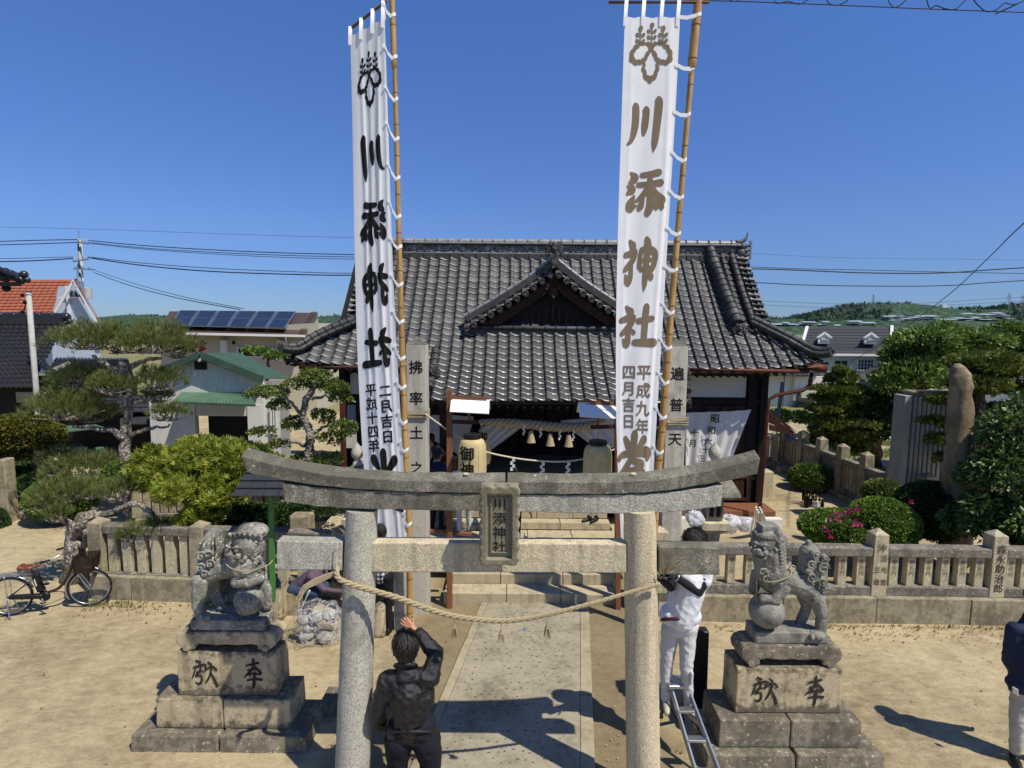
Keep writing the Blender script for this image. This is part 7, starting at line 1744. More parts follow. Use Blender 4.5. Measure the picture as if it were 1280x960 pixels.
# utility poles and wires ----------------------------------------------------------
Y = 42.0; P = lambda x, y, dy=0: at(x or XQ, y or 450, Y + dy)
h = thing('utility_pole', 'tall grey concrete utility pole with crossarms and a transformer beside the orange roof', 'utility pole', (P(104, 480).x, Y, 0), 0, 'utility poles')
b = MB(); b.tube([(P(104, 450).x + .0, Y, 0), P(99.5, 300)], [.24, .15], 10); b.build('pole', M['conc_pole'], h, smooth=True); b = MB(); b.tube([P(99, 300), P(98, 286)], .03, 6); b.build('earth_rod', M['steel'], h)
for (x0, x1, y0, y1) in ((97, 110, 303, 305), (91, 110, 327, 324), (92, 118, 336, 337)):
 b = MB(); b.bar(P(x0, y0, -.3), P(x1, y1, -.3), .10, .10); b.build('crossarm', M['steel'], h)
 for k in range(3): x = x0 + (x1 - x0) * (k + .3) / 3; b = MB(); b.lathe([(.04, 0), (.07, .06), (.04, .12), (.07, .18), (.04, .24)], P(x, y0 + (y1 - y0) * k / 3, -.3) + Vector((0, 0, .05)), 8); b.build('insulator', M['insul'], h, smooth=True)
b = MB(); b.lathe([(.0, 0), (.28, .02), (.28, .75), (.05, .8)], P(110, 373, -.3), 12); b.build('transformer', M['conc_pole'], h, smooth='auto')
b = MB(); b.lathe([(.2, 0), (.2, .5)], P(101, 360, -.3), 10); b.build('switch_box', M['steel'], h)
for k in range(3): b = MB(); b.lathe([(.05, 0), (.14, .04), (.05, .1), (.14, .14), (.05, .2)], P(95 + 0.5 * k, 352 + k * 4, -.2), 8); b.build('insulator', M['iron'], h)
b = MB(); b.tube([P(98, 366, -.1), P(96, 350, -.1), P(97, 330, -.1)], .02, 5); b.build('drop_cable', M['wire'], h)
Y = 18.0; P = lambda x, y, dy=0: at(x or XQ, y or 450, Y + dy)
h = thing('utility_pole', 'thin grey service pole standing in front of the black-tiled house', 'utility pole', (P(46, 560).x, Y, 0), 0, 'utility poles')
b = MB(); b.tube([(P(49, 560).x, Y, 0), P(46, 500), P(35.5, 366)], [.10, .085, .075], 10); b.build('pole', M['conc_pole'], h, smooth=True); b = MB(); b.tube([P(35.5, 368), P(35.3, 364)], .10, 8); b.build('cap', M['insul'], h)
b = MB(); b.tube([P(33, 375), P(31, 385), P(28, 392)], .02, 5); b.build('drop_cable', M['wire'], h)
for (x, y) in ((28, 369), (31, 378), (28, 390)): b = MB(); b.ell(P(x, y, -.1), .06, None, 8, 6); b.build('insulator', M['iron'], h)
WG = 'overhead wires crossing the sky'
def wire(label, pts, Y0, Y1, r, mt='wire', n=8, name='overhead_wire', curl=None):
 def ext(a, b, d): k = (a[1] - b[1]) / (a[0] - b[0]); return (a[0] + d, a[1] + max(-1, min(1, k)) * d * .9)
 pts = list(pts)
 if pts[0][0] > 1280: pts = [ext(pts[0], pts[1], 300)] + pts
 elif pts[0][0] < 0 or pts[0][0] in (920, 880): pts = [ext(pts[0], pts[1], -350)] + pts
 if pts[-1][0] > 1280: pts.append(ext(pts[-1], pts[-2], 500))
 N = len(pts); P_ = [at(x, y, Y0 + (Y1 - Y0) * i / (N - 1)) for i, (x, y) in enumerate(pts)]; b = MB(); C3 = catmull(P_, n); b.tube(C3, r * .72, 5); o = b.build(name, M[mt]); tag(o, label, 'wire', WG)
 return o
wire('lower dark cable sagging away to one side of the utility pole towards the flag', [(110, 322), (180, 332), (260, 339), (350, 342.5), (450, 344), (640, 340), (800, 338), (940, 336), (1080, 341), (1180, 341), (1290, 334)], 42, 40, .06)
wire('second dark cable just above the lower one beside the mirror-lettered banner', [(110, 321), (180, 329), (260, 335), (350, 339), (450, 341.5), (640, 337)], 42, 40, .035)
wire('topmost of the bunched cables leaving the concrete pole', [(110, 300.5), (180, 307), (260, 312), (350, 316), (450, 318.5)], 42, 40, .045); wire('middle one of the bunched cables leaving the concrete pole', [(110, 303), (180, 310), (260, 315), (350, 319), (450, 321.5)], 42, 40, .035)
wire('lowest of the bunched cables leaving the concrete pole', [(110, 304), (180, 311.5), (260, 317), (350, 321.5), (450, 324), (620, 324)], 42, 40, .03)
wire('upper cable running from the pole out of the picture over the orange roof', [(-40, 303), (40, 300.5), (97, 299.5)], 42, 42, .045); wire('cable just under the upper one over the orange roof', [(-40, 307), (40, 305), (97, 303)], 42, 42, .045)
wire('thick lower cable entering the picture above the tile roof corner', [(-40, 328), (40, 326), (92, 323)], 42, 42, .06); wire('thin cable beside the thick one above the tile roof corner', [(-40, 324), (40, 322.5), (92, 321)], 42, 42, .03)
wire('steep service cable dropping from the pole towards the solar panels', [(116, 340), (160, 356), (220, 372), (300, 387)], 42, 30, .035); wire('second steep service cable above the first, towards the solar panels', [(116, 337), (170, 355), (230, 371), (305, 386)], 42, 30, .025)
wire('faint high cable far above the pole, crossing the whole sky', [(-40, 283), (100, 286), (300, 293), (450, 297.5), (700, 305)], 60, 60, .025, 'wire_thin')
wire('upper pair cable seen beyond the roof verge', [(920, 333), (1000, 336), (1080, 337.5), (1180, 340), (1290, 342)], 44, 44, .035); wire('thick cable crossing in front of the diagonal wire', [(920, 352), (1000, 356), (1080, 357.5), (1180, 357), (1290, 350)], 44, 44, .05)
wire('faint cable a little below the thick one beyond the roof', [(920, 375), (1050, 380), (1150, 379), (1290, 371)], 90, 90, .04, 'wire_thin'); wire('lowest faint cable just over the hilltop', [(920, 380), (1050, 385), (1150, 383), (1290, 376)], 90, 90, .04, 'wire_thin')
wire('faint cable above all others beyond the roof verge', [(920, 316), (1050, 322), (1290, 325)], 60, 60, .02, 'wire_thin')
wire('steep diagonal cable running down behind the cherry tree', [(1290, 270), (1240, 318), (1190, 365), (1140, 403), (1105, 428), (1060, 454)], 9, 36, .02)
wire('straight black cable along the top corner of the sky', [(880, 0.5), (960, 3), (1060, 7), (1180, 12), (1300, 16)], 11, 10, .012)
o = wire('curling telephone cable looping under the straight one in the top corner', [(912, 0), (920, 1.5), (930, -2), (965, -3), (970, 4), (985, 2), (1000, 5), (1012, -1), (1030, -4), (1036, 4), (1046, 6.5), (1058, 2), (1064, -3), (1105, -4), (1112, 4), (1118, 9), (1126, 6), (1136, -2), (1155, -5), (1162, 10), (1170, 7), (1182, 11), (1195, 11), (1212, -3), (1222, 6), (1232, 14), (1244, 13), (1256, 4), (1262, 5), (1272, 5), (1282, 0)], 11, 10, .012)
# masts and pylons on the skyline --------------------------------------------------
def pylon(label, x, yt, yb_, Y, w_, red=False, arms=3):
 p = at(x, yb_, Y); T = at(x, yt, Y); t = thing('pylon', label, 'pylon', (p.x, Y, p.z), 0, 'masts on the skyline'); hW = w_ * Y / F / 2; M.setdefault('mast_red', plain('red_paint', '#a8503c', .7)); M.setdefault('mast', plain('grey_mast_steel', '#8a939c', .6)); H_ = T.z - p.z
 for i in range(6):
  z0_, z1_ = p.z + H_ * i / 6, p.z + H_ * (i + 1) / 6; a, c = hW * (1 - .8 * i / 6), hW * (1 - .8 * (i + 1) / 6); b = MB(); r = Y / F * .28
  for sx in (-1, 1):
   for sy in (-1, 1): b.bar((p.x + sx * a, Y + sy * a, z0_), (p.x + sx * c, Y + sy * c, z1_), r)
   b.bar((p.x + sx * a, Y - a, z0_), (p.x - sx * c, Y - c, z1_), r * .7)
  b.build('lattice_section', M['mast_red'] if red and i % 2 else M['mast'], t)
 for k in range(arms): z = T.z - H_ * (.06 + .12 * k); b = MB(); b.bar((p.x - hW * .9, Y, z), (p.x + hW * .9, Y, z), Y / F * .4); b.build('arm', M['mast'], t)
pylon('grey lattice mast on the hill behind the white dormer house', 1091, 368, 383, 900, 3, arms=1)
pylon('pale lattice pylon in front of the hill, just beyond the dormer house roof', 1120, 381, 426, 420, 6)
pylon('red and white lattice pylon on the hill at the edge of the picture', 1275, 369, 410, 700, 8, True)
pylon('thin grey pylon on the hill to the near side of the red and white one', 1260, 367, 386, 900, 5)
# hillside: pale building and glinting field covers
t = thing('hilltop_building', 'tiny white building on the crest of the wooded hill', 'building', at(1181, 386, 1100)); MB().box(at(1178, 386, 1100).x, at(1184, 386, 1100).x, 1100, 1110, at(1180, 388, 1100).z, at(1180, 380.5, 1100).z).build('wall', M['white_paint'], t); MB().box(at(1171, 386, 1100).x, at(1178, 386, 1100).x, 1100, 1110, at(1180, 388, 1100).z, at(1180, 384, 1100).z).build('annex', M['plaster_grey'], t)
M['film'] = plain('pale_field_film', '#9aa4ad', .5, .0, var=.25, ns=.05)
b = MB()
for i in range(60):
 x = rnd.uniform(1110, 1262); y = 391 + rnd.uniform(0, 16) + (4 if x < 1170 else 0); a = at(x, y, 985 - y * 1.0); w_ = rnd.uniform(5, 20); e = at(x + w_, y + rnd.uniform(-.8, .8), 985 - y * 1.0); b.hexa([a, e, e + Vector((0, 6, 0)), a + Vector((0, 6, 0)), a + Vector((4, 14, 1.6)), e + Vector((4, 14, 1.6)), e + Vector((4, 20, 1.6)), a + Vector((4, 20, 1.6))])
for i in range(26):
 x = rnd.uniform(960, 1110); y = 402 + rnd.uniform(0, 7); a = at(x, y, 560); w_ = rnd.uniform(5, 18); e = at(x + w_, y, 560); b.hexa([a, e, e + Vector((0, 4, 0)), a + Vector((0, 4, 0)), a + Vector((2, 8, 1.3)), e + Vector((2, 8, 1.3)), e + Vector((2, 12, 1.3)), a + Vector((2, 12, 1.3))])
tag(b.build('greenhouses', M['film']), kind='stuff')
# tree canopy on hills, as one far mass
P_ = []
for i in range(5200):
 f_ = rnd.random()
 if f_ < .6: x = rnd.uniform(935, 1300); yk = np.interp(x, [930, 955, 985, 1010, 1040, 1065, 1085, 1110, 1135, 1155, 1175, 1200, 1235, 1262, 1300], [400, 399, 398, 393, 386, 382, 381, 380, 381, 389, 389, 387, 386, 382, 380]); y = yk + rnd.random() ** 1.4 * 22; Yh = 1150 - (y - yk) * 12
 else: x = rnd.uniform(-20, 520); yk = np.interp(x, [-60, 20, 120, 170, 230, 300, 380, 420, 450, 520], [394, 400, 400, 394, 396, 400, 398, 395, 398, 402]); y = yk + rnd.random() * 10; Yh = 1500 - (y - yk) * 16
 if 1108 < x < 1262 and 390 < y < 408 and noise.noise(Vector((x * .035, y * .16, 2))) > -.12: continue
 P_.append(tuple(at(x, y, Yh)))
tag(leaves('woods', P_, np.tile([0, 0, 1.0], (len(P_), 1)), 8.0, 'spray', M['l_hill'] if 'l_hill' in M else M['l_shade'], None, .9), kind='stuff')
# ================================================================== people
M['skin'] = plain('skin', '#b98768', .55, var=.06, ns=20, spec=.4)
M['hair_black'] = plain('black_hair', '#1d1812', .42, var=.5, ns=60, bs=.8, spec=.5)
M['hair_grey'] = plain('grey_hair', '#8d8b88', .5, var=.25, ns=60, bs=.4)
M['leather'] = plain('black_leather', '#1a191b', .40, var=.25, ns=22, bs=.7, bd=.010, spec=.5)
M['trousers_dark'] = plain('dark_navy_trousers', '#12141f', .85, var=.12)
M['trousers_black'] = plain('black_trousers', '#0d0d0e', .85)
M['trousers_grey'] = plain('pale_grey_trousers', '#aaa69c', .85, var=.06)
M['trousers_white'] = plain('white_work_trousers', '#c9c9c6', .85, var=.05)
M['navy_shirt'] = plain('navy_overshirt', '#17253f', .8, var=.12)
M['shirt_white'] = plain('white_shirt', '#dcdfe4', .8, var=.04)
M['purple_grey'] = plain('dusty_purple_jacket', '#5d4d5c', .8, var=.08)
M['denim'] = plain('blue_denim', '#34455c', .85, var=.15, ns=20)
M['shoe_black'] = plain('black_shoe', '#131314', .45)
M['shoe_beige'] = plain('beige_sneaker', '#b5ae96', .7)
M['shoe_red'] = plain('red_shoe', '#a01c1c', .5)
M['glove'] = plain('black_glove', '#18191b', .75)
M['belt'] = plain('dark_red_belt', '#43181d', .5)
M['blue_cloth'] = plain('blue_cloth', '#22346e', .8)
def plaid_mat():
 t = NT('plaid_cloth'); s_ = t.n('ShaderNodeSeparateXYZ'); t.l(t.tc.outputs['Object'], s_.inputs[0])
 fx = t.ramp(t.math('FRACT', t.math('MULTIPLY', s_.outputs[0], 14)), [(.45, 0.), (.5, 1.)]); fz = t.ramp(t.math('FRACT', t.math('MULTIPLY', s_.outputs[2], 14)), [(.45, 0.), (.5, 1.)])
 k = t.math('MULTIPLY', t.math('ADD', fx, fz), .5); return t.done(t.ramp(k, [(0, srgb('#1a1c28')), (.5, srgb('#5f6172')), (1, srgb('#c9c9cd'))]), .85, spec=.2)
M['plaid'] = plaid_mat()
def wr(amp=.006, sc=9, seed=0):
 """soft folds"""
 o_ = Vector((seed * 3.1, seed, 0))
 return lambda p: (abs(noise.noise(Vector((p.x * sc + p.z * 4, p.y * sc, p.z * sc * 1.1)) + o_)) - .2) * -amp * 2 + noise.noise(p * sc * 3) * amp * .35
def head(parent, c, face, r, hair='hair_black', hair_len=.0, cap=None, tilt=0.0):
 """c: centre of the skull, face: horizontal looking direction, r: half head height"""
 f = Vector(face).normalized(); u = Vector((0, 0, 1)); u = (u - f * u.dot(f)).normalized(); s = f.cross(u); c = Vector(c)
 Mx = Matrix((s, f, u)).transposed(); q = lambda x, y, z: c + Mx @ Vector((x * r, y * r, z * r)); b = MB()
 b.ell(q(0, -.06, .12), (r * .70, r * .84, r * .84), Mx, 20, 14); b.ell(q(0, .12, -.32), (r * .56, r * .62, r * .60), Mx, 16, 12); b.ell(q(0, .36, -.72), (r * .28, r * .22, r * .20), Mx, 12, 8)
 b.cap(q(0, .74, .10), q(0, .92, -.20), r * .09, r * .15, 8); b.ell(q(0, .72, -.46), (r * .24, r * .10, r * .07), Mx, 10, 6); b.ell(q(0, .70, -.55), (r * .20, r * .10, r * .06), Mx, 10, 6)
 for e in (-1, 1): b.ell(q(e * .70, -.05, -.10), (r * .09, r * .18, r * .24), Mx, 10, 8); b.ell(q(e * .30, .66, .22), (r * .22, r * .12, r * .07), Mx, 10, 6); b.ell(q(e * .40, .52, -.22), (r * .2, r * .18, r * .18), Mx, 10, 6)
 b.cap(q(0, -.1, -.6), q(0, -.2, -1.35), r * .46, r * .5, 14)
 hd = remesh(b, 'head', M['skin'], parent, r * .07, 2)
 for e in (-1, 1): b = MB(); b.ell(q(e * .28, .70, .04), (r * .11, r * .06, r * .06), Mx, 10, 6); o = b.build('eye', M['white_paint'], hd, smooth=True); b = MB(); b.ell(q(e * .28, .75, .04), (r * .05, r * .03, r * .05), Mx, 8, 6); b.build('pupil', M['blackplastic'], hd)
 b = MB(); b.ell(q(0, -.14, .24), (r * .80, r * .92, r * .86), Mx, 20, 14); b.ell(q(0, -.36, -.12), (r * .72, r * .66, r * .72 + hair_len), Mx, 18, 12)
 for i in range(46):
  a = rnd.uniform(.25, 2 * math.pi - .25) + math.pi / 2; v = rnd.uniform(-.5, .95); p0 = q(math.cos(a) * .72 * math.sqrt(max(0, 1 - v * v * .6)), -.15 + math.sin(a) * .8 * math.sqrt(max(0, 1 - v * v * .6)), .15 + v * .6); b.cap(p0, p0 + Vector((rnd.uniform(-.02, .02), rnd.uniform(-.02, .02), -r * .34 - hair_len * .5)), r * .12, r * .05, 6)
 hb = remesh(b, 'hair', M[hair], parent, r * .075, 1, lambda p: noise.noise(Vector((p.x * 60, p.y * 60, p.z * 10))) * r * .05)
 V = []; Q_ = 260
 for i in range(Q_):   # loose strands lying on the hair
  a = rnd.uniform(0, 6.283); el_ = rnd.uniform(.2, 1.45); pv = []
  for k in range(5): e_ = el_ - k * .22; dv = Vector((math.cos(a) * math.cos(e_) * .80, math.sin(a) * math.cos(e_) * .92 - .14, math.sin(e_) * .86 + .24)) * rnd.uniform(1.03, 1.14); pv.append(q(*dv))
  if (pv[2] - c).dot(f) > r * .38 and (pv[4] - c).dot(u) < r * .5: pv = pv[:2] + [pv[1]] * 3
  w_ = (pv[1] - pv[0]).cross(pv[1] - c).normalized() * r * .03
  for k in range(4): V += [pv[k] - w_, pv[k] + w_, pv[k + 1] + w_ * .5, pv[k + 1] - w_ * .5]
 npmesh('hair_strands', [tuple(v) for v in V], np.arange(len(V)).reshape(-1, 4), M[hair], hd, kind='stuff')
 # keep the face clear of hair
 me = hb.data; inv = wm(parent); bm = bmesh.new(); bm.from_mesh(me); kill = []
 for v in bm.verts:
  d = (inv @ v.co) - c; x, y, z = d.dot(s) / r, d.dot(f) / r, d.dot(u) / r
  if y > .38 and z < .42 and abs(x) < .62: kill.append(v)
 bmesh.ops.delete(bm, geom=kill, context='VERTS'); bm.to_mesh(me); bm.free(); return hd
def hand(parent, wrist, dirv, palmn, side, L=.18, mat='skin', curl=.35, spread=1.0, nm='hand', gap=.006):
 """wrist point, pointing direction, palm normal; side = +1/-1 where the thumb is"""
 d = Vector(dirv).normalized(); n = Vector(palmn); n = (n - d * n.dot(d)).normalized(); s = d.cross(n) * side; w_ = Vector(wrist); b = MB()
 pl = L * .50
 for k in (-1.1, -.37, .37, 1.1): b.cap(w_ + s * (k * L * .07), w_ + d * pl + s * (k * L * .14), L * .085, L * .075, 8)
 for k, (o_, l) in enumerate(((1.5, .42), (.5, .48), (-.5, .45), (-1.5, .34))):
  p0 = w_ + d * pl * .96 + s * (o_ * L * .125); a = curl * (.6 + .25 * k); dd = (d + s * (o_ * .07 * spread)).normalized()
  for q in range(3):
   seg = L * l * (.42, .33, .25)[q]; d2 = (dd * math.cos(a * (q + .6)) + n * math.sin(a * (q + .6))); p1 = p0 + d2 * seg; b.cap(p0, p1, L * (.052 - .004 * q), L * (.048 - .005 * q), 8); p0 = p1
 p0 = w_ + d * pl * .28 + s * (L * .16); t_ = (d * .75 + s * .75 + n * .3).normalized(); p1 = p0 + t_ * L * .22; b.cap(w_ + d * pl * .15 + s * L * .05, p0, L * .08, L * .065, 8); b.cap(p0, p1, L * .062, L * .055, 8); b.cap(p1, p1 + (t_ * .7 + d * .6 + n * .15).normalized() * L * .18, L * .052, L * .042, 8)
 b.cap(w_ - d * L * .15, w_ + d * L * .1, L * .14, L * .16, 10)
 return remesh(b, nm, M[mat], parent, .0045, 1)
def shoe(parent, ankle, toe_dir, mt, L=.26, z0=None):
 a = Vector(ankle); t = Vector(toe_dir); t.z = 0; t.normalize(); s = Vector((-t.y, t.x, 0)); z = (a.z - .08) if z0 is None else z0; b = MB(); g = Vector((a.x, a.y, z))
 b.ell(g - t * L * .12 + Vector((0, 0, .05)), (.042, .042, .05), None, 12, 8); b.cap(g - t * L * .10 + Vector((0, 0, .045)), g + t * L * .45 + Vector((0, 0, .032)), .043, .036, 12); b.cap(g + t * L * .25 + Vector((0, 0, .034)), g + t * L * .58 + Vector((0, 0, .028)), .044, .030, 12); b.cap(g + Vector((0, 0, .06)), a + Vector((0, 0, .02)), .045, .042, 12)
 o = remesh(b, 'shoe', M[mt], parent, .009, 2)
 me = o.data; inv = wm(parent)
 for v in me.vertices:
  if (inv @ v.co).z < z + .012: v.co = inv.inverted() @ Vector(((inv @ v.co).x, (inv @ v.co).y, z))
 return o
def garment(name, caps_, mt, parent, vox=.012, amp=.006, seed=0, sc=9, boxes=()):
 b = MB()
 for p, q, r0, r1 in caps_: b.cap(p, q, r0, r1, 14)
 for c, r in boxes: b.ell(c, r, None, 16, 12)
 return remesh(b, name, M[mt], parent, vox, 3, wr(amp, sc, seed))
def stand(label, x, y, face, h=1.68, top='blue_cloth', low='trousers_dark', shoes='shoe_black', hair='hair_black', z=0.0, arms=None, lean=0.0, crouch=0.0, nm='person', vox=.016, group=None, skirt=False):
 """a whole figure at a world place, looking along face (angle from +x); arms: list of (elbow, wrist) offsets in body axes"""
 k = h / 1.7; t = thing(nm, label, 'person', (x, y, z), 0, group); f = Vector((math.cos(face), math.sin(face), 0)); s = Vector((f.y, -f.x, 0)); u = Vector((0, 0, 1))
 def B(a, b_, c): return Vector((x, y, z)) + (s * a + f * b_ + u * c) * k
 hz = .92 - crouch * .55; hb = -crouch * .12; L = lean
 hipc = B(0, hb, hz); sh = B(0, hb + L * .45, hz + .48 - L * .18); nk = B(0, hb + L * .52, hz + .56 - L * .20); hd = B(0, hb + L * .60 + .03, hz + .70 - L * .24)
 kn = [B(e * (.10 + crouch * .06), .02 + crouch * .34, .50 - crouch * .10) for e in (-1, 1)]; an = [B(e * .11, -.02, .09) for e in (-1, 1)]; hp = [hipc + s * (e * .09 * k) for e in (-1, 1)]
 garment('trousers', [(hp[i], kn[i], .098 * k, .068 * k) for i in (0, 1)] + [(kn[i], an[i], .066 * k, .050 * k) for i in (0, 1)] + [(hp[0], hp[1], .11 * k, .11 * k)], low, t, vox, .006, 1)
 S_ = [sh + s * (e * .17 * k) - u * .03 * k for e in (-1, 1)]; A = arms or [((-.25, .0, -.30), (-.22, .12, -.52)), ((.25, .0, -.30), (.22, .12, -.52))]
 E_ = [sh + (s * a[0][0] + f * a[0][1] + u * a[0][2]) * k for a in A]; W_ = [sh + (s * a[1][0] + f * a[1][1] + u * a[1][2]) * k for a in A]
 garment('jacket', [(hipc, sh - u * .08 * k, .125 * k, .14 * k), (S_[0], S_[1], .075 * k, .075 * k), (sh - u * .1 * k - s * .07 * k, sh - u * .1 * k + s * .07 * k, .12 * k, .12 * k), (sh, nk, .08 * k, .055 * k)] + [(S_[i], E_[i], .062 * k, .050 * k) for i in (0, 1)] + [(E_[i], W_[i], .050 * k, .038 * k) for i in (0, 1)], top, t, vox, .007, 2)
 head(t, hd, f if not L else (f - u * .3 * L), .118 * k, hair)
 for i in (0, 1): hand(t, W_[i], (W_[i] - E_[i]), -f if A[i][1][2] > 0 else s * (-1 if i else 1), 1 if i else -1, .17 * k, 'skin', .4)
 for i in (0, 1): shoe(t, an[i], f, shoes, .24 * k)
 return t
# ---- man in the black leather jacket (back view) ------------------------------
YJ = 5.0
def J(x, y, dy=0.0): return at(x, y, YJ + dy)
t = thing('person', 'man seen from behind in a shiny black leather jacket, one hand raised towards the rope', 'person', (J(512, 900).x, YJ, 0))
hp = [J(499, 924), J(533, 925)]; kn = [Vector((hp[0].x - .02, YJ + .03, .50)), Vector((hp[1].x + .03, YJ + .03, .50))]; an = [Vector((hp[0].x - .03, YJ - .01, .09)), Vector((hp[1].x + .05, YJ - .01, .09))]
garment('trousers', [(hp[i], kn[i], .145, .115) for i in (0, 1)] + [(kn[i], an[i], .11, .08) for i in (0, 1)] + [(J(506, 908), J(527, 909), .15, .15)], 'trousers_dark', t, .012, .007, 1)
sl_, sr_ = J(484, 850, .0), J(538, 846, .0); el, er = J(471, 889, -.03), J(545, 818, .10); wl, wr_ = J(480, 905, .16), J(519, 789, .20)
o = garment('jacket', [(J(514, 906), J(511, 865, -.01), .165, .175), (J(500, 872), J(497, 852), .13, .10), (J(527, 872), J(528, 852), .13, .10), (sl_, sr_, .088, .095), (J(509, 842, .0), J(506, 832, .01), .12, .075), (sl_, el, .090, .080), (el, J(478, 905, .12), .078, .062), (sr_, er, .092, .082), (er, J(524, 793, .18), .080, .062), (J(500, 912), J(530, 913), .135, .135)], 'leather', t, .008, .012, 4, 10)
b = MB(); b.tube([J(506 + 33 * math.cos(a) * .92 + 8, 915.5 + 1.2 * math.sin(a), .16 * math.sin(a)) for a in [k * math.pi / 12 for k in range(24)]], .016, 8, closed=True); b.build('jacket_hem', M['leather'], t, smooth=True)
b = MB(); b.tube([J(507 + 13 * math.cos(a), 832 + 1.5 * math.sin(a), .085 * math.sin(a)) for a in [k * math.pi / 8 for k in range(16)]], .020, 8, closed=True); b.build('collar', M['leather'], t, smooth=True)
head(t, J(506.5, 808, .03), (-.35, .93, .12), .150, 'hair_black', .012)
hand(t, J(517, 786, .21), J(499, 771, .24) - J(517, 786, .20), (.1, .9, -.3), -1, .185, 'skin', .25); hand(t, J(481, 907, .17), (.5, .8, -.2), (1, 0, 0), 1, .17, 'skin', .5)
for i in (0, 1): shoe(t, an[i], (0, 1, 0), 'shoe_black', .27)
# ---- man on the stepladder -----------------------------------------------------
YW = 5.75
def K(x, y, dy=0.0): return at(x, y, YW + dy)
t = thing('person', 'man in white shirt and black gloves standing on the stepladder, tying the rope', 'person', (K(855, 890).x, YW, 0))
garment('trousers', [(K(860, 784), K(858, 832, -.04), .100, .072), (K(858, 832, -.04), K(861, 882, -.02), .072, .052), (K(838, 786, .06), K(833, 830, .06), .10, .072), (K(833, 830, .06), K(832, 872, .05), .070, .052), (K(840, 784, .03), K(860, 783, 0), .112, .112)], 'trousers_white', t, .009, .007, 2, 9)
for (x, y, dy) in ((864, 846, -.10),): MB().bar(K(x, y - 8, dy), K(x - 1, y + 8, dy), .09, .03).build('cargo_pocket', M['trousers_white'], t, bevel=.008)
S1, S2 = K(884, 708, -.06), K(848, 704, .08)
garment('shirt', [(K(851, 770), K(863, 725), .165, .185), (S1, S2, .085, .08), (K(866, 704), K(868, 692), .10, .07), (S1, K(881, 727, -.10), .078, .068), (S2, K(842, 716, .0), .072, .062), (K(838, 768, .02), K(862, 768, 0), .125, .125)], 'shirt_white', t, .009, .006, 6, 9)
e1, w1 = K(873, 740, -.14), K(843, 720, -.20)
garment('arm_sleeve', [(K(881, 724, -.10), e1, .060, .050), (e1, w1, .050, .038)], 'glove', t, .009, .003, 1); garment('arm_sleeve', [(K(842, 716, .0), K(838, 734, -.06), .055, .048), (K(838, 734, -.06), K(829, 727, -.16), .046, .036)], 'glove', t, .009, .003, 3)
hand(t, w1, K(816, 716, -.34) - w1, (0, .3, -1), 1, .20, 'glove', .35, nm='gloved_hand'); hand(t, K(829, 727, -.17), K(815, 724, -.34) - K(829, 727, -.17), (0, -.3, 1), -1, .17, 'glove', .5, nm='gloved_hand')
b = MB(); r_ = (w1 - e1).normalized(); a_, c_ = frame(r_); b.tube([w1 + (a_ * math.cos(q * .52) + c_ * math.sin(q * .52)) * .043 - r_ * .02 for q in range(12)], .010, 6, closed=True); b.build('watch', M['steel'], t, smooth=True)
b = MB(); b.tube([K(850 + 23 * math.cos(q), 775 + 1.5 * math.sin(q), .135 * math.sin(q)) for q in [k * math.pi / 12 for k in range(24)]], .018, 6, closed=True); b.build('belt', M['belt'], t, smooth=True)
head(t, K(868, 680, -.10), (-.80, -.15, -.55), .142, 'hair_black', .02)
shoe(t, K(861, 884, -.02), (.35, -.9, 0), 'shoe_beige', .27); shoe(t, K(833, 873, .05), (-.2, -.9, 0), 'shoe_beige', .27)
# stepladder
lt = thing('stepladder', 'aluminium stepladder behind the torii pillar, under the man in white', 'stepladder', gr(865, 965)); 
zt_ = K(0, 862).z; fl, fr_ = gr(868, 968), gr(897, 966); fl.z = fr_.z = 0; fl.y, fr_.y = 5.22, 5.20; tl_, tr_ = K(838, 858, .0), K(858, 857, -.02)
bl, br = K(826, 900, .55), K(852, 900, .5); bl.z = br.z = 0
for (p, q) in ((fl, tl_), (fr_, tr_)): MB().bar(p, q, .025, .06).build('rail', M['alu'], lt, bevel=.004)
for (p, q) in ((bl, tl_), (br, tr_)): MB().bar(p, q + Vector((0, .05, 0)), .025, .045).build('rear_leg', M['iron'], lt, bevel=.004)
for k in (.18, .48, .76): MB().bar(fl.lerp(tl_, k) + Vector((.012, 0, 0)), fr_.lerp(tr_, k) - Vector((.012, 0, 0)), .08, .03).build('step', M['alu'], lt, bevel=.005)
b = MB(); c = (tl_ + tr_) / 2; b.box(c.x - .12, c.x + .12, c.y - .06, c.y + .14, c.z + .0, c.z + .04); b.build('top_platform', M['alu'], lt, bevel=.006)
for p in (fl, fr_, bl, br): MB().box(p.x - .02, p.x + .02, p.y - .03, p.y + .03, 0, .04).build('rubber_foot', M['rubber'], lt)
b = MB(); b.bar(fl.lerp(tl_, .55), bl.lerp(tl_, .55), .012, .02); b.build('spreader', M['iron'], lt)
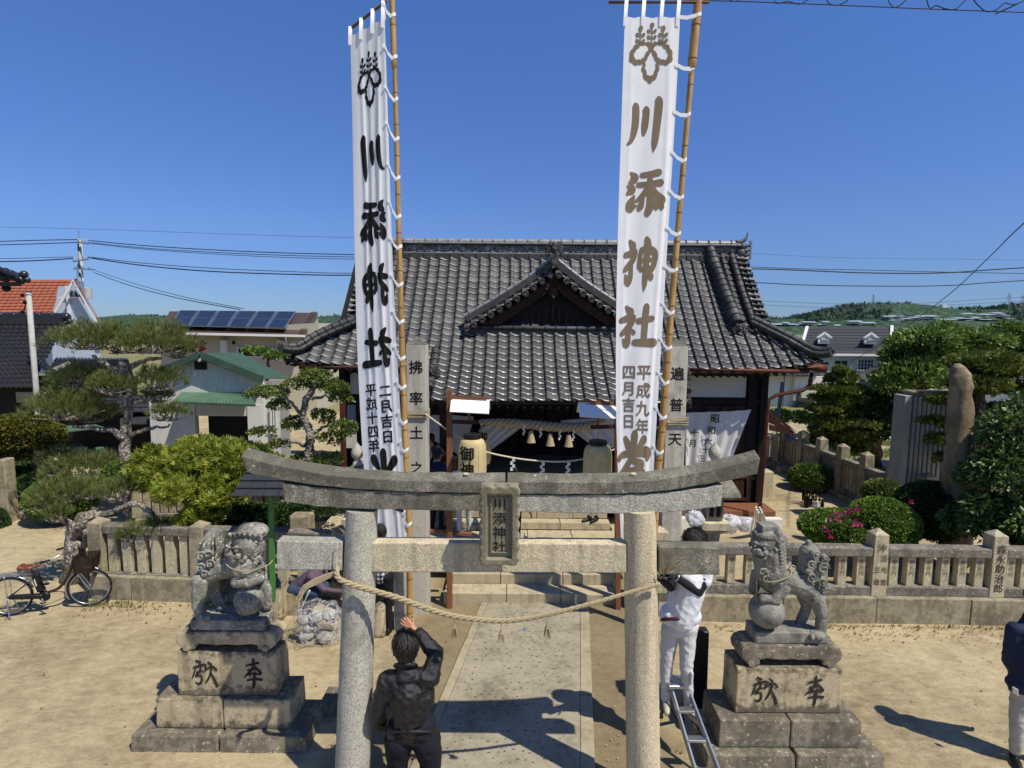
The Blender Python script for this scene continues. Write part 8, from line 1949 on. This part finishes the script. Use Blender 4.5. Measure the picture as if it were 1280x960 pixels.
# ---- person in the navy overshirt at the edge ------------------------------------
YN = 5.65
def N_(x, y, dy=0.0): return at(x + 6, y, YN + dy)
t = thing('person', 'man in navy overshirt and pale grey trousers, hands behind his back', 'person', (N_(1276, 940).x, YN, 0))
garment('trousers', [(N_(1270, 868), N_(1265, 905, -.02), .095, .070), (N_(1265, 905, -.02), N_(1263, 938, 0), .070, .055), (N_(1290, 868), N_(1289, 905), .095, .07), (N_(1289, 905), N_(1288, 938), .068, .052), (N_(1270, 862), N_(1290, 862), .11, .11)], 'trousers_grey', t, .011, .010, 5, 8)
garment('overshirt', [(N_(1279, 856), N_(1280, 800), .165, .165), (N_(1262, 786), N_(1299, 787), .075, .075), (N_(1281, 783), N_(1282, 772), .10, .065), (N_(1261, 787), N_(1254, 826, .06), .072, .060), (N_(1254, 826, .06), N_(1268, 850, .16), .058, .045), (N_(1300, 787), N_(1306, 826, .06), .07, .06), (N_(1306, 826, .06), N_(1292, 850, .16), .058, .045), (N_(1268, 855), N_(1291, 855), .12, .12)], 'navy_shirt', t, .011, .008, 8, 8)
MB().bar(N_(1263, 860, -.135), N_(1263.5, 868, -.13), .05, .006).build('white_tag', M['paper'], t)
head(t, N_(1290, 750), (-.5, -.85, 0), .120); shoe(t, N_(1263, 938, 0), (-.4, -.8, 0), 'shoe_black', .28, 0.002); shoe(t, N_(1288, 938), (.1, -1, 0), 'shoe_black', .28, 0.002)
hand(t, N_(1269, 852, .17), (1, 0, -.2), (0, 1, 0), 1, .17); hand(t, N_(1291, 852, .17), (-1, 0, -.2), (0, 1, 0), -1, .17)
# ---- others round the hall ----------------------------------------------------------
g_ = at(378, 740, 8.6)
stand('person in dusty purple top and jeans crouching beside the clear plastic bag', gr(378, 765).x, 8.75, R(-10), 1.66, 'purple_grey', 'denim', crouch=.95, lean=.8, arms=[((-.2, .22, -.22), (-.05, .45, -.25)), ((.2, .25, -.22), (.1, .50, -.28))])
stand('person in dark plaid shirt and black trousers behind the torii pillar, facing the hall', gr(477, 793).x, 8.1, R(85), 1.66, 'plaid', 'trousers_black', arms=[((-.22, .05, -.28), (-.20, .2, -.35)), ((.22, .05, -.28), (.20, .2, -.35))])
stand('person in navy clothes standing on the landing beside the inscribed pillar', at(546, 660, 10.8).x, 10.9, R(60), 1.6, 'navy_shirt', 'trousers_dark', z=.6)
stand('person in white trousers and red shoes standing on the landing beside the orange post', at(580, 660, 10.6).x, 10.6, R(110), 1.55, 'shirt_white', 'trousers_white', 'shoe_red', z=.6, lean=.5)
stand('person in blue work clothes bending low on the landing behind the wooden barrier', at(558, 665, 11.2).x, 11.3, R(20), 1.55, 'blue_cloth', 'blue_cloth', z=.6, crouch=.4, lean=.6)
stand('person in dark red sleeves with a carrier bag, mostly hidden by the plaque', at(640, 690, 9.9).x, 9.95, R(80), 1.6, 'red_cloth', 'trousers_black', z=.5, arms=[((-.22, .0, -.3), (-.22, .05, -.5)), ((.24, .0, -.28), (.34, .0, -.52))])
stand('grey-haired person looking down, behind the torii pillar next to the man on the ladder', at(829, 700, 8.9).x, 9.05, R(-60), 1.52, 'trousers_dark', 'trousers_dark', hair='hair_grey', lean=.35)
stand('person in black stooping inside the dim porch by the paper lantern', at(567, 600, 12.2).x, 12.1, R(200), 1.55, 'trousers_black', 'trousers_black', z=.95, lean=.9)
b = MB(); p = at(655, 673, 9.8); b.ell(p + Vector((.03, 0, -.1)), (.07, .04, .14), None, 12, 8); b.cap(p + Vector((.03, 0, 0)), p + Vector((.0, 0, .10)), .02, .008); o = b.build('plastic_bag', plain('blue_white_plastic', '#9aa3bd', .35, var=.15), smooth=True); stone_noise(o, .02, 14); tag(o, 'small bluish carrier bag in the hand of the person hidden by the plaque', 'bag')
# ================================================================== bicycle
M['frame_brown'] = plain('dark_brown_bike_paint', '#3b2621', .3, .2, spec=.6)
M['saddle'] = plain('brown_leather_saddle', '#6d3a26', .4, spec=.5)
def bicycle():
 F0, R0 = gr(114, 757), gr(14, 769.5); F0.z = R0.z = 0; d = (F0 - R0); L = d.length; rz = math.atan2(d.y, d.x); t = thing('bicycle', 'dark brown step-through electric bicycle with basket and brown saddle, beside the stone fence', 'bicycle', R0, rz); s = L / 1.12
 Mx = wm(t); w_ = .33 * s
 def W(x, y, z): return Mx @ Vector((x * s, y * s, z * s))
 def wheel(x, turn=0.0):
  r = .33; Q_ = lambda a, rr, yy=0: W(x + math.cos(a) * rr * math.cos(turn), yy + math.cos(a) * rr * math.sin(turn), r + math.sin(a) * rr)
  b = MB(); b.tube([Q_(k * math.pi / 24, r - .015) for k in range(48)], .017 * s, 8, closed=True); o = b.build('tyre', M['rubber'], t, smooth=True)
  b = MB(); b.tube([Q_(k * math.pi / 24, r - .038) for k in range(48)], .010 * s, 6, closed=True); b.build('rim', M['steel'], o, smooth=True)
  for k in range(18): b = MB(); a = k * math.pi / 9; b.bar(Q_(a + .35 * (1 if k % 2 else -1), .02, .02 * (1 if k % 2 else -1)), Q_(a, r - .04), .0028 * s); b.build('spoke', M['steel'], o)
  b = MB(); b.tube([W(x - math.sin(turn) * -.045, -.045, r), W(x, .045, r)], .022 * s, 10); b.build('hub', M['steel'], o, smooth='auto')
  b = MB(); b.tube([Q_(R(a_), r + .018) for a_ in (range(20, 200, 10) if x < .5 else range(60, 215, 10))], .014 * s, 6); b.build('mudguard', M['steel'], t, smooth=True)
 wheel(0); wheel(1.12, .0)
 def tb(nm, pts, r, mt): b = MB(); b.tube(catmull([W(*p) for p in pts], 6), r * s, 8); return b.build(nm, M[mt], t, smooth=True)
 tb('frame', [(.93, 0, .90), (.90, 0, .80), (.82, 0, .58), (.68, 0, .38), (.48, 0, .32)], .024, 'frame_brown'); tb('seat_tube', [(.45, 0, .30), (.36, 0, .62), (.32, 0, .74)], .020, 'frame_brown')
 for y in (-.05, .05): tb('stay', [(.45, y * .6, .30), (.0, y, .33)], .010, 'frame_brown'); tb('stay', [(.36, y * .5, .60), (.0, y, .33)], .009, 'frame_brown'); tb('fork', [(.955, y * .5, .66), (1.04, y, .48), (1.12, y, .33)], .012, 'steel')
 tb('steerer', [(.955, 0, .66), (.90, 0, .86), (.885, 0, .93)], .02, 'steel'); tb('handlebar', [(.62, .28, .96), (.70, .27, .98), (.84, .16, 1.02), (.885, 0, .93), (.84, -.16, 1.02), (.70, -.27, .98), (.62, -.28, .96)], .011, 'steel')
 for y in (-.28, .28): tb('grip', [(.58, y, .95), (.70, y * .97, .98)], .018, 'blackplastic'); tb('brake_lever', [(.74, y * .93, .99), (.70, y * .98, .94), (.62, y, .92)], .006, 'steel')
 b = MB(); b.ell(W(.27, 0, .80), (.12 * s, .09 * s, .04 * s), None, 14, 10); b.cap(W(.30, 0, .80), W(.44, 0, .815), .045 * s, .022 * s); b.cap(W(.19, -.05, .81), W(.19, .05, .81), .045 * s, .045 * s); remesh(b, 'saddle', M['saddle'], t, .008, 2); tb('seat_post', [(.32, 0, .72), (.295, 0, .78)], .014, 'steel')
 b = MB(); b.bar(W(.37, 0, .66), W(.44, 0, .36), .09 * s, .10 * s); b.build('battery', M['blackplastic'], t, bevel=.015)
 b = MB(); b.bar(W(.375, -.052, .60), W(.40, -.052, .48), .04 * s, .004); b.build('battery_label', M['white_paint'], t)
 b = MB(); b.ell(W(.47, 0, .27), (.10 * s, .05 * s, .09 * s), None, 16, 10); b.build('motor', M['blackplastic'], t, smooth=True)
 b = MB(); b.cap(W(.05, -.06, .335), W(.45, -.06, .30), .035 * s, .045 * s); b.build('chain_guard', M['blackplastic'], t, smooth=True)
 tb('crank', [(.47, -.08, .27), (.50, -.10, .12)], .012, 'steel'); tb('crank', [(.47, .08, .27), (.44, .10, .42)], .012, 'steel'); MB().bar(W(.46, -.14, .12), W(.55, -.14, .12), .05, .02).build('pedal', M['blackplastic'], t); MB().bar(W(.40, .14, .42), W(.49, .14, .42), .05, .02).build('pedal', M['blackplastic'], t)
 tb('kickstand', [(.0, -.08, .33), (.02, -.12, .15), (.06, -.16, .01)], .010, 'steel'); tb('kickstand', [(.0, .08, .33), (.02, .12, .15), (.06, .16, .01)], .010, 'steel')
 for y in (-.07, -.023, .023, .07): tb('rack_rod', [(.30, y, .70), (.1, y, .71), (-.15, y, .70)], .006, 'steel')
 tb('rack_rod', [(.0, -.07, .33), (-.02, -.07, .70)], .006, 'steel'); tb('rack_rod', [(.0, .07, .33), (-.02, .07, .70)], .006, 'steel')
 # basket woven of bands
 bk = MB(); bk.box(.0, .001, .0, .001, 0, .001); x0, x1, y0, y1, z0_, z1_ = .955, 1.25, -.17, .17, .66, .90
 bt = MB(); q_ = lambda u, v, z: W(x0 + (x1 - x0) * u - (.03 if u > .5 else -.02) * (1 - (z - z0_) / (z1_ - z0_)), y0 + (y1 - y0) * v, z)
 bt.hexa([q_(0, 0, z0_), q_(1, 0, z0_), q_(1, 1, z0_), q_(0, 1, z0_), q_(0, 0, z0_ + .01), q_(1, 0, z0_ + .01), q_(1, 1, z0_ + .01), q_(0, 1, z0_ + .01)]); bo = bt.build('basket', M['wood_dark'], t)
 cs = [(0, 0), (1, 0), (1, 1), (0, 1)]
 b = MB()
 for r in range(9):
  z = z0_ + .02 + (z1_ - z0_ - .02) * r / 8
  for k in range(4): a, c = cs[k], cs[(k + 1) % 4]; b.bar(q_(a[0], a[1], z), q_(c[0], c[1], z), .006 * s, .020 * s)
 for k in range(4):
  a, c = cs[k], cs[(k + 1) % 4]
  for i in range(9): u, v = a[0] + (c[0] - a[0]) * i / 8, a[1] + (c[1] - a[1]) * i / 8; b.bar(q_(u, v, z0_), q_(u, v, z1_), .012 * s, .010 * s)
 b2 = b.build('basket_weave', M['wood_dark'], bo); b2['kind'] = 'stuff'
 b = MB(); b.tube([q_(*c, z1_) for c in cs], .010 * s, 6, closed=True); b.build('basket_rim', M['blackplastic'], bo)
bicycle()
# ================================================================== lantern stands with paper lanterns
def paper_mat():
 t = NT('lantern_paper'); s_ = t.n('ShaderNodeSeparateXYZ'); t.l(t.tc.outputs['Object'], s_.inputs[0]); f = t.ramp(t.noise(9, 4), [(.3, srgb('#d0bd88')), (.7, srgb('#e3d3a2'))])
 return t.done(f, .7, spec=.3, transl=.25)
M['lantern_paper'] = paper_mat()
def lantern(label, cx, y0, y1, hw, Y, chars):
 T, B_ = at(cx, y0, Y), at(cx, y1, Y); r = hw * Y / F; H_ = T.z - B_.z; t = thing('paper_lantern', label, 'paper lantern', (T.x, Y, B_.z), 0, 'paper lanterns of the porch')
 pr = []; n = 30
 for i in range(n + 1):
  v = i / n; k = (1 - abs(2 * v - 1) ** 5.0) ** .5 if 0 < v < 1 else 0; rr = r * (.60 + .40 * k); pr.append((rr + (.004 if i % 2 else 0), H_ * v))
 b = MB(); b.lathe(pr, (T.x, Y, B_.z), 28); o = b.build('paper_body', M['lantern_paper'], t, smooth='auto')
 for k in range(12):
  b = MB(); a = k * math.pi / 6; b.tube([(T.x + (q[0] + .002) * math.cos(a), Y + (q[0] + .002) * math.sin(a), B_.z + q[1]) for q in pr[::3]], .003, 4); b.build('rib', M['lantern_paper'], o)
 for (z, h) in ((T.z, .07), (B_.z - .05, .05)): b = MB(); b.lathe([(r * .62, 0), (r * .66, h * .5), (r * .62, h)], (T.x, Y, z), 20); b.build('ring_cap', M['blackplastic'], t, smooth='auto')
 b = MB()
 for i, ch in enumerate(chars):
  s = H_ * .27
  f = lambda u, v, l: Vector((T.x - r * .32 + u, Y - (r * 1.008 + .010 + l) * math.cos(math.asin(max(-.98, min(.98, (-r * .32 + u) / r)))), v)); bold_on(b, ch, f, s, 0, T.z - H_ * (.23 + .28 * i), k=.02)
 if chars: b.build('lettering', M['ink'], t)
 b = MB(); b.tube([T + Vector((0, 0, .07)), T + Vector((0, 0, .2))], .008, 6); b.build('hanger', M['iron'], t); return t
lantern('cream paper lantern with black characters hanging from the wooden frame by the inscribed pillar', 590.5, 548, 616, 17.5, 8.75, '御神燈')
lantern('plain cream paper lantern without visible writing, beside the brown-lettered banner', 747.5, 556, 622, 18, 8.75, '')
lantern('shaded paper lantern hanging deep inside the porch behind the lettered one', 606, 534, 580, 8, 12.2, '御')
def stand_frame(label, xp, yt, yb_, roof, Y, side):
 P = lambda x, y, dy=0: at(x, y, Y + dy); t = thing('lantern_frame', label, 'wooden frame', (P(xp, 700).x, Y, 0), 0, 'wooden lantern frames')
 b = MB(); b.bar(P(xp, yt), P(xp + (1 if side > 0 else 0), 0).lerp(P(xp, 0), 1) * 0 + Vector((P(xp, yb_).x, Y, 0)), .09, .09); b.build('post', M['wood_orange'], t, bevel=.004)
 b = MB(); b.bar(P(xp - 5, yt + 11.5), P(xp + side * 46, yt + 15), .06, .07); b.build('ridge_beam', M['wood_orange'], t, bevel=.004)
 x0, x1 = roof; ya = yt + 9.5
 for k, dy in ((0, -.0), (1, .18)):
  sgn = -1 if k == 0 else 1; b = MB(); A_, B_ = P(x0, ya), P(x1, ya + 2.5); quad(b, A_ + Vector((0, sgn * .22, -.20)), B_ + Vector((0, sgn * .22, -.20)), B_ + Vector((0, 0, .0)), A_, th=.015); b.build('roof_board', M['white_paint'], t)
 b = MB(); b.bar(P(x0, ya) + Vector((0, 0, .02)), P(x1, ya + 2.5) + Vector((0, 0, .02)), .03, .03); b.build('ridge_strip', M['wood_orange'], t)
 b = MB(); b.bar(P(xp, yt + 40), P(xp + side * 34, yt + 41), .05, .06); b.build('arm', M['wood_red'], t, bevel=.003)
 b = MB(); b.bar(P(xp + side * 26, yt + 41), P(xp + side * 22, yt + 20), .04, .04); b.build('brace', M['wood_orange'], t)
 return t
stand_frame('orange-brown wooden frame with small white roof carrying the lettered lantern', 562, 487, 765, (564, 612), 8.9, 1)
stand_frame('orange-brown wooden frame with small white roof between the plain lantern and banner', 772, 493, 765, (723, 771), 8.9, -1)
t = thing('wooden_barrier', 'low orange wooden cross-bar tied with white cord at the foot of the lantern frame', 'barrier', gr(560, 740)); P = lambda x, y, dy=0: at(x, y, 9.0 + dy)
for (p, q, w_) in ((P(533, 663), P(590, 668), .07), (P(530, 711), P(572, 712), .06)): MB().bar(p, q, w_, .05).build('bar', M['wood_orange'], t, bevel=.003)
for (x, y) in ((561, 664), (563, 711)):
 b = MB()
 for k in range(9): a = rnd.uniform(0, 6.28); p = P(x, y, -.06); b.tube([p + Vector((math.cos(a + i) * .03, -.02 + .01 * i, math.sin(a + i) * .05)) for i in range(4)] + [p + Vector((rnd.uniform(-.05, .05), -.03, -.14))], .006, 5)
 tag(b.build('cord', M['hemp'], t), kind='stuff')
# ================================================================== porch: curtains, straw rope, tassels
def curtain(nm, label, pts_top, pts_bot, Y, nf, mt, amp=.04, text=None, parent=None, dyb=0.0, group=None):
 """cloth between two picture curves, gathered in folds"""
 t = thing(nm, label, 'curtain', at(pts_top[0][0], 600, Y), 0, group); nu, nv = 70, 24
 Tp = catmull([at(x, y, Y) for x, y in pts_top], 10); Bt = catmull([at(x, y, Y + dyb) for x, y in pts_bot], 10)
 def ln(L, u): q = u * (len(L) - 1); i = min(int(q), len(L) - 2); return L[i].lerp(L[i + 1], q - i)
 def S(u, v, l=0): p = ln(Tp, u).lerp(ln(Bt, u), v); return p + Vector((0, -amp * math.sin(u * nf * 2 * math.pi + v * 1.3) * (.4 + .6 * v) - l, 0))
 V = [S(i / nu, j / nv) for j in range(nv + 1) for i in range(nu + 1)]; Fc = [(j * (nu + 1) + i, j * (nu + 1) + i + 1, (j + 1) * (nu + 1) + i + 1, (j + 1) * (nu + 1) + i) for j in range(nv) for i in range(nu)]
 npmesh('cloth', V, Fc, M[mt], t, smooth=True)
 if text:
  for (ch, x, y, s) in text:
   c = at(x, y, Y - .10); b = MB(); bold_on(b, ch, lambda uu, vv, l: Vector((c.x + uu, c.y - l, c.z + vv)), s, 0, 0, k=.02); b.build('lettering', M['ink'], t)
 return t
M['curtain'] = cloth_mat('hall_curtain', '#f6f5f0', .3); M['curtain_shade'] = cloth_mat('shaded_white_curtain', '#c9c9c4', .2)  # second cloth is a greyer copy, porch shade put into its colour
curtain('hall_curtain', 'white hall curtain with a black written date, drawn to one side by the pillar', [(856, 516), (885, 515), (915, 514), (939, 512)], [(856, 625), (872, 618), (890, 608), (908, 588)], 13.0, 5, 'curtain', .05,
  [('昭', 894, 523, .22), ('和', 889, 538, .22), ('六', 885, 552, .2), ('十', 882, 562, .2), ('三', 878, 573, .18), ('年', 873, 586, .2), ('十', 868, 541, .2), ('月', 866, 554, .2)], group='curtains round the hall')
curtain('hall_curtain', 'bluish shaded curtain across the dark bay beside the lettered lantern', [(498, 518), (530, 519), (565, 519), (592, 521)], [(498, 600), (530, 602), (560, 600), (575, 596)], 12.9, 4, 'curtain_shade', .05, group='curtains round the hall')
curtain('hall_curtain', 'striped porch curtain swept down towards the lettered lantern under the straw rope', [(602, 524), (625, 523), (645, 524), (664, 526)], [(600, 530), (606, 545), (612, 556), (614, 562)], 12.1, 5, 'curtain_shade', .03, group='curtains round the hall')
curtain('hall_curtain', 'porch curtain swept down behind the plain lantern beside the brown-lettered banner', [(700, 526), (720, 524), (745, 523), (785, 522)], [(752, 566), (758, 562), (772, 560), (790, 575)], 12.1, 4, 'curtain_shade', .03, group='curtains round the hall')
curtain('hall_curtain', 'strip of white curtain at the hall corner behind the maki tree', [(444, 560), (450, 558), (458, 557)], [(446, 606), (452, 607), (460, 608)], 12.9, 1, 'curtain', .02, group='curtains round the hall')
t = thing('porch_rope', 'thick straw rope under the porch eaves with bell-shaped tassels and paper streamers', 'rope', at(680, 530, 11.9))
P = lambda x, y, dy=0: at(x, y, 11.9 + dy)
twisted('rope_strand', catmull([P(598, 527), P(630, 528), P(665, 531), P(700, 534), P(730, 533), P(756, 526)]), .10, M['straw'], t, pitch=.34, taper=lambda k: .35 + .65 * math.sin(math.pi * k) ** .5)
for x, y in ((664, 534), (688, 538), (711, 539)): b = MB(); T = P(x, y, -.08); b.tube([T, T + Vector((0, 0, -.08))], .012, 6); b.lathe([(.045, -.08), (.055, -.14), (.075, -.24), (.10, -.33), (.03, -.33)], T, 14); b.build('tassel', M['straw'], t, smooth='auto')
for x, y in ((655, 530), (676, 533), (700, 536), (717, 537)): shide(P(x, y, -.10), .24, .028, t)
# ================================================================== bags, tools, small things
def film_mat(nm, c, a):
 t = NT(nm); f = t.noise(16, 5, .7, dist=1.0); g = t.ramp(f, [(.48, a), (.60, min(1, a + .45))]); return t.done(srgb(c), .12, t.noise(22, 5, .7), 1.0, .03, spec=.8, alpha=g)
M['clear_film'] = film_mat('clear_plastic_film', '#e2e3e6', .05); M['white_film'] = film_mat('milky_plastic_film', '#dfdfe0', .62)
def bag(label, x, y, w_, h_, Y, mt, seed, inside=None, group='plastic bags'):
 c = at(x, y, Y); t = thing('plastic_bag', label, 'plastic bag', (c.x, Y, 0), 0, group); b = MB(); b.ell(c, (rad(w_, Y), rad(w_, Y) * .8, rad(h_, Y)), None, 40, 28); o = b.build('film', M[mt], t, smooth=True)
 s0 = seed * 7.3
 for v in o.data.vertices:
  q = v.co * 5 + Vector((s0, 0, s0)); v.co += noise.noise_vector(q) * rad(w_, Y) * .28 + noise.noise_vector(q * 3.5) * rad(w_, Y) * .12
 if inside:
  for i in range(7): b = MB(); p = c + Vector((rnd.uniform(-.6, .6) * rad(w_, Y), rnd.uniform(-.3, .3) * rad(w_, Y), rnd.uniform(-.7, .4) * rad(h_, Y))); b.ell(p, (rad(w_, Y) * .3, rad(w_, Y) * .25, rad(h_, Y) * .25), None, 10, 8); oo = b.build('contents', M[inside], t, smooth=True); stone_noise(oo, .03, 9)
 return t
bag('big clear plastic bag full of pale rubbish behind the torii pillar, near the crouching person', 399, 776, 34, 26, 7.9, 'clear_film', 1, 'plaster_grey')
bag('milky knotted rubbish bag beside the stone lantern, the bigger of two', 912, 654, 14, 13, 11.0, 'white_film', 2, 'white_paint')
bag('smaller rubbish bag with coloured scraps next to the bigger milky one', 930, 655, 9, 10, 11.2, 'white_film', 3, 'wood_pale')
bag('clear bag puffed over a blue bin between the grey-haired person and the stone lantern', 868, 646, 13, 12, 9.4, 'white_film', 4)
b = MB(); c = at(877, 655, 9.6); b.lathe([(.12, 0), (.15, .5)], (c.x, 9.6, c.z - .5), 16); b.v = b.v; o = b.build('blue_bin', M['blue_cloth'], smooth='auto'); tag(o, 'blue bin under the clear bag beside the lantern', 'bin')
b = MB(); p0, p1 = at(376, 762, 7.7), at(387, 738, 7.7); b.tube([p0, p1], .014, 8); tag(b.build('white_stick', M['white_paint']), 'short white rod poking out of the big clear bag', 'rod')
t = thing('broom', 'white-handled broom with teal dustpan held on the landing beside the plaque', 'broom', at(596, 664, 10.4)); P = lambda x, y, dy=0: at(x, y, 10.4 + dy); b = MB(); b.tube([P(593, 652), P(595, 625)], .012, 6); b.build('handle', M['white_paint'], t); b = MB(); b.prism([(0, 0), (.16, 0), (.11, .14), (.05, .14)], P(589, 657, -.02), (1, 0, 0), (0, 0, 1), (0, 1, 0), .03); b.build('head', plain('teal_plastic', '#7fb5b0', .5), t)
b = MB(); b.prism([(0, 0), (.26, 0), (.2, .13), (.05, .13)], P(586, 664, -.06), (1, 0, 0), (0, 0, 1), (0, 1, 0), .12); b.build('dustpan', M['pedestal'], t)
for k, (x, y) in enumerate(((736, 653), (745, 653))):
 t = thing('sneaker', ['black sneaker left on the steps, its heel beside the other one', 'black sneaker on the steps, the one closer to the orange post'][k], 'shoe', at(x, y, 11.0), 0, 'sneakers left on the steps'); p = at(x, y, 11.02); p.z = .752 + .07; shoe(t, p, (-.8 + .3 * k, -.5, 0), 'shoe_black', .26, .752)
# flower stand in the yard behind
t = thing('flower_vases', 'small dark cluster of vases and withered flowers on the ground near the round bush', 'vases', gr(1013, 632)); c = gr(1013, 632)
for i in range(9):
 p = c + Vector((rnd.uniform(-.22, .22), rnd.uniform(-.2, .2), 0)); b = MB(); b.lathe([(.03, 0), (.05, .06), (.04, .13), (.05, .16)], p, 10); b.build('vase', M['white_paint' if i < 4 else 'iron'], t, smooth='auto')
b = MB()
for i in range(40): p = c + Vector((rnd.uniform(-.2, .2), rnd.uniform(-.15, .2), .1)); b.tube([p, p + Vector((rnd.uniform(-.12, .12), rnd.uniform(-.1, .1), rnd.uniform(.15, .5)))], .012, 4)
tag(b.build('stems', M['wood_blk'], t), kind='stuff')
# panels leaning outside the hall corner, striped white poles, tarp
t = thing('leaning_boards', 'brown boards leaning out from the hall side like an open shutter', 'boards', gr(985, 600)); Y = 15.5; P = lambda x, y, dy=0: at(x, y, Y + dy)
for k in range(3): b = MB(); quad(b, P(962, 512 + k * 9), P(962, 520 + k * 9), P(996, 540 + k * 2.5), P(990, 535 + k * 2), th=.04); b.build('board', M['wood_red'], t)
b = MB()
t = thing('white_poles', 'bundle of thin white poles leaning on the foundation by the down pipe', 'poles', gr(948, 668))
for k in range(6): b = MB(); a = gr(938 + k * 5, 668); b.tube([a, at(949 + (k - 2.5) * 1.5, 634 + k % 3 * 3, 11.8)], .02, 6); b.build('pole', M['white_paint'], t)
b = MB(); a = gr(1000, 575); 
tarp = MB(); V = [at(x, y, 17.5) for x, y in ((1020, 552), (1045, 556), (1052, 566), (1030, 564))]; tarp.add(V + [v + Vector((0, .3, .03)) for v in V], [(0, 1, 2, 3), (7, 6, 5, 4), (0, 4, 5, 1), (1, 5, 6, 2), (2, 6, 7, 3), (3, 7, 4, 0)]); o = tarp.build('tarpaulin', plain('blue_tarp', '#3f78b4', .4)); stone_noise(o, .08, 3, 4); tag(o, 'crumpled blue tarpaulin under the cone-shaped conifer', 'tarpaulin')
block('bench_stone', 'small stone ledge at the corner of the far low fence, by the veranda', 'stone block', 948, 966, 622, 590, 'fence', .4, .02)
# beam end plates and drain boards by the hall's other corner
t = thing('shutter_panel', 'grey-blue panel leaning at the dark corner of the hall beside the curtain strip', 'panel', gr(440, 620)); Y = 12.9; b = MB(); quad(b, at(432, 560, Y), at(446, 560, Y), at(444, 506, Y + .3), at(434, 506, Y + .3), th=.03); b.build('board', M['plaster_grey'], t)
t = thing('red_pole', 'red-brown pole standing by the hall corner behind the maki tree', 'pole', gr(430, 640)); b = MB(); b.bar(at(430, 600, 12.0), at(428, 500, 12.0), .10, .10); b.build('shaft', M['rust'], t)
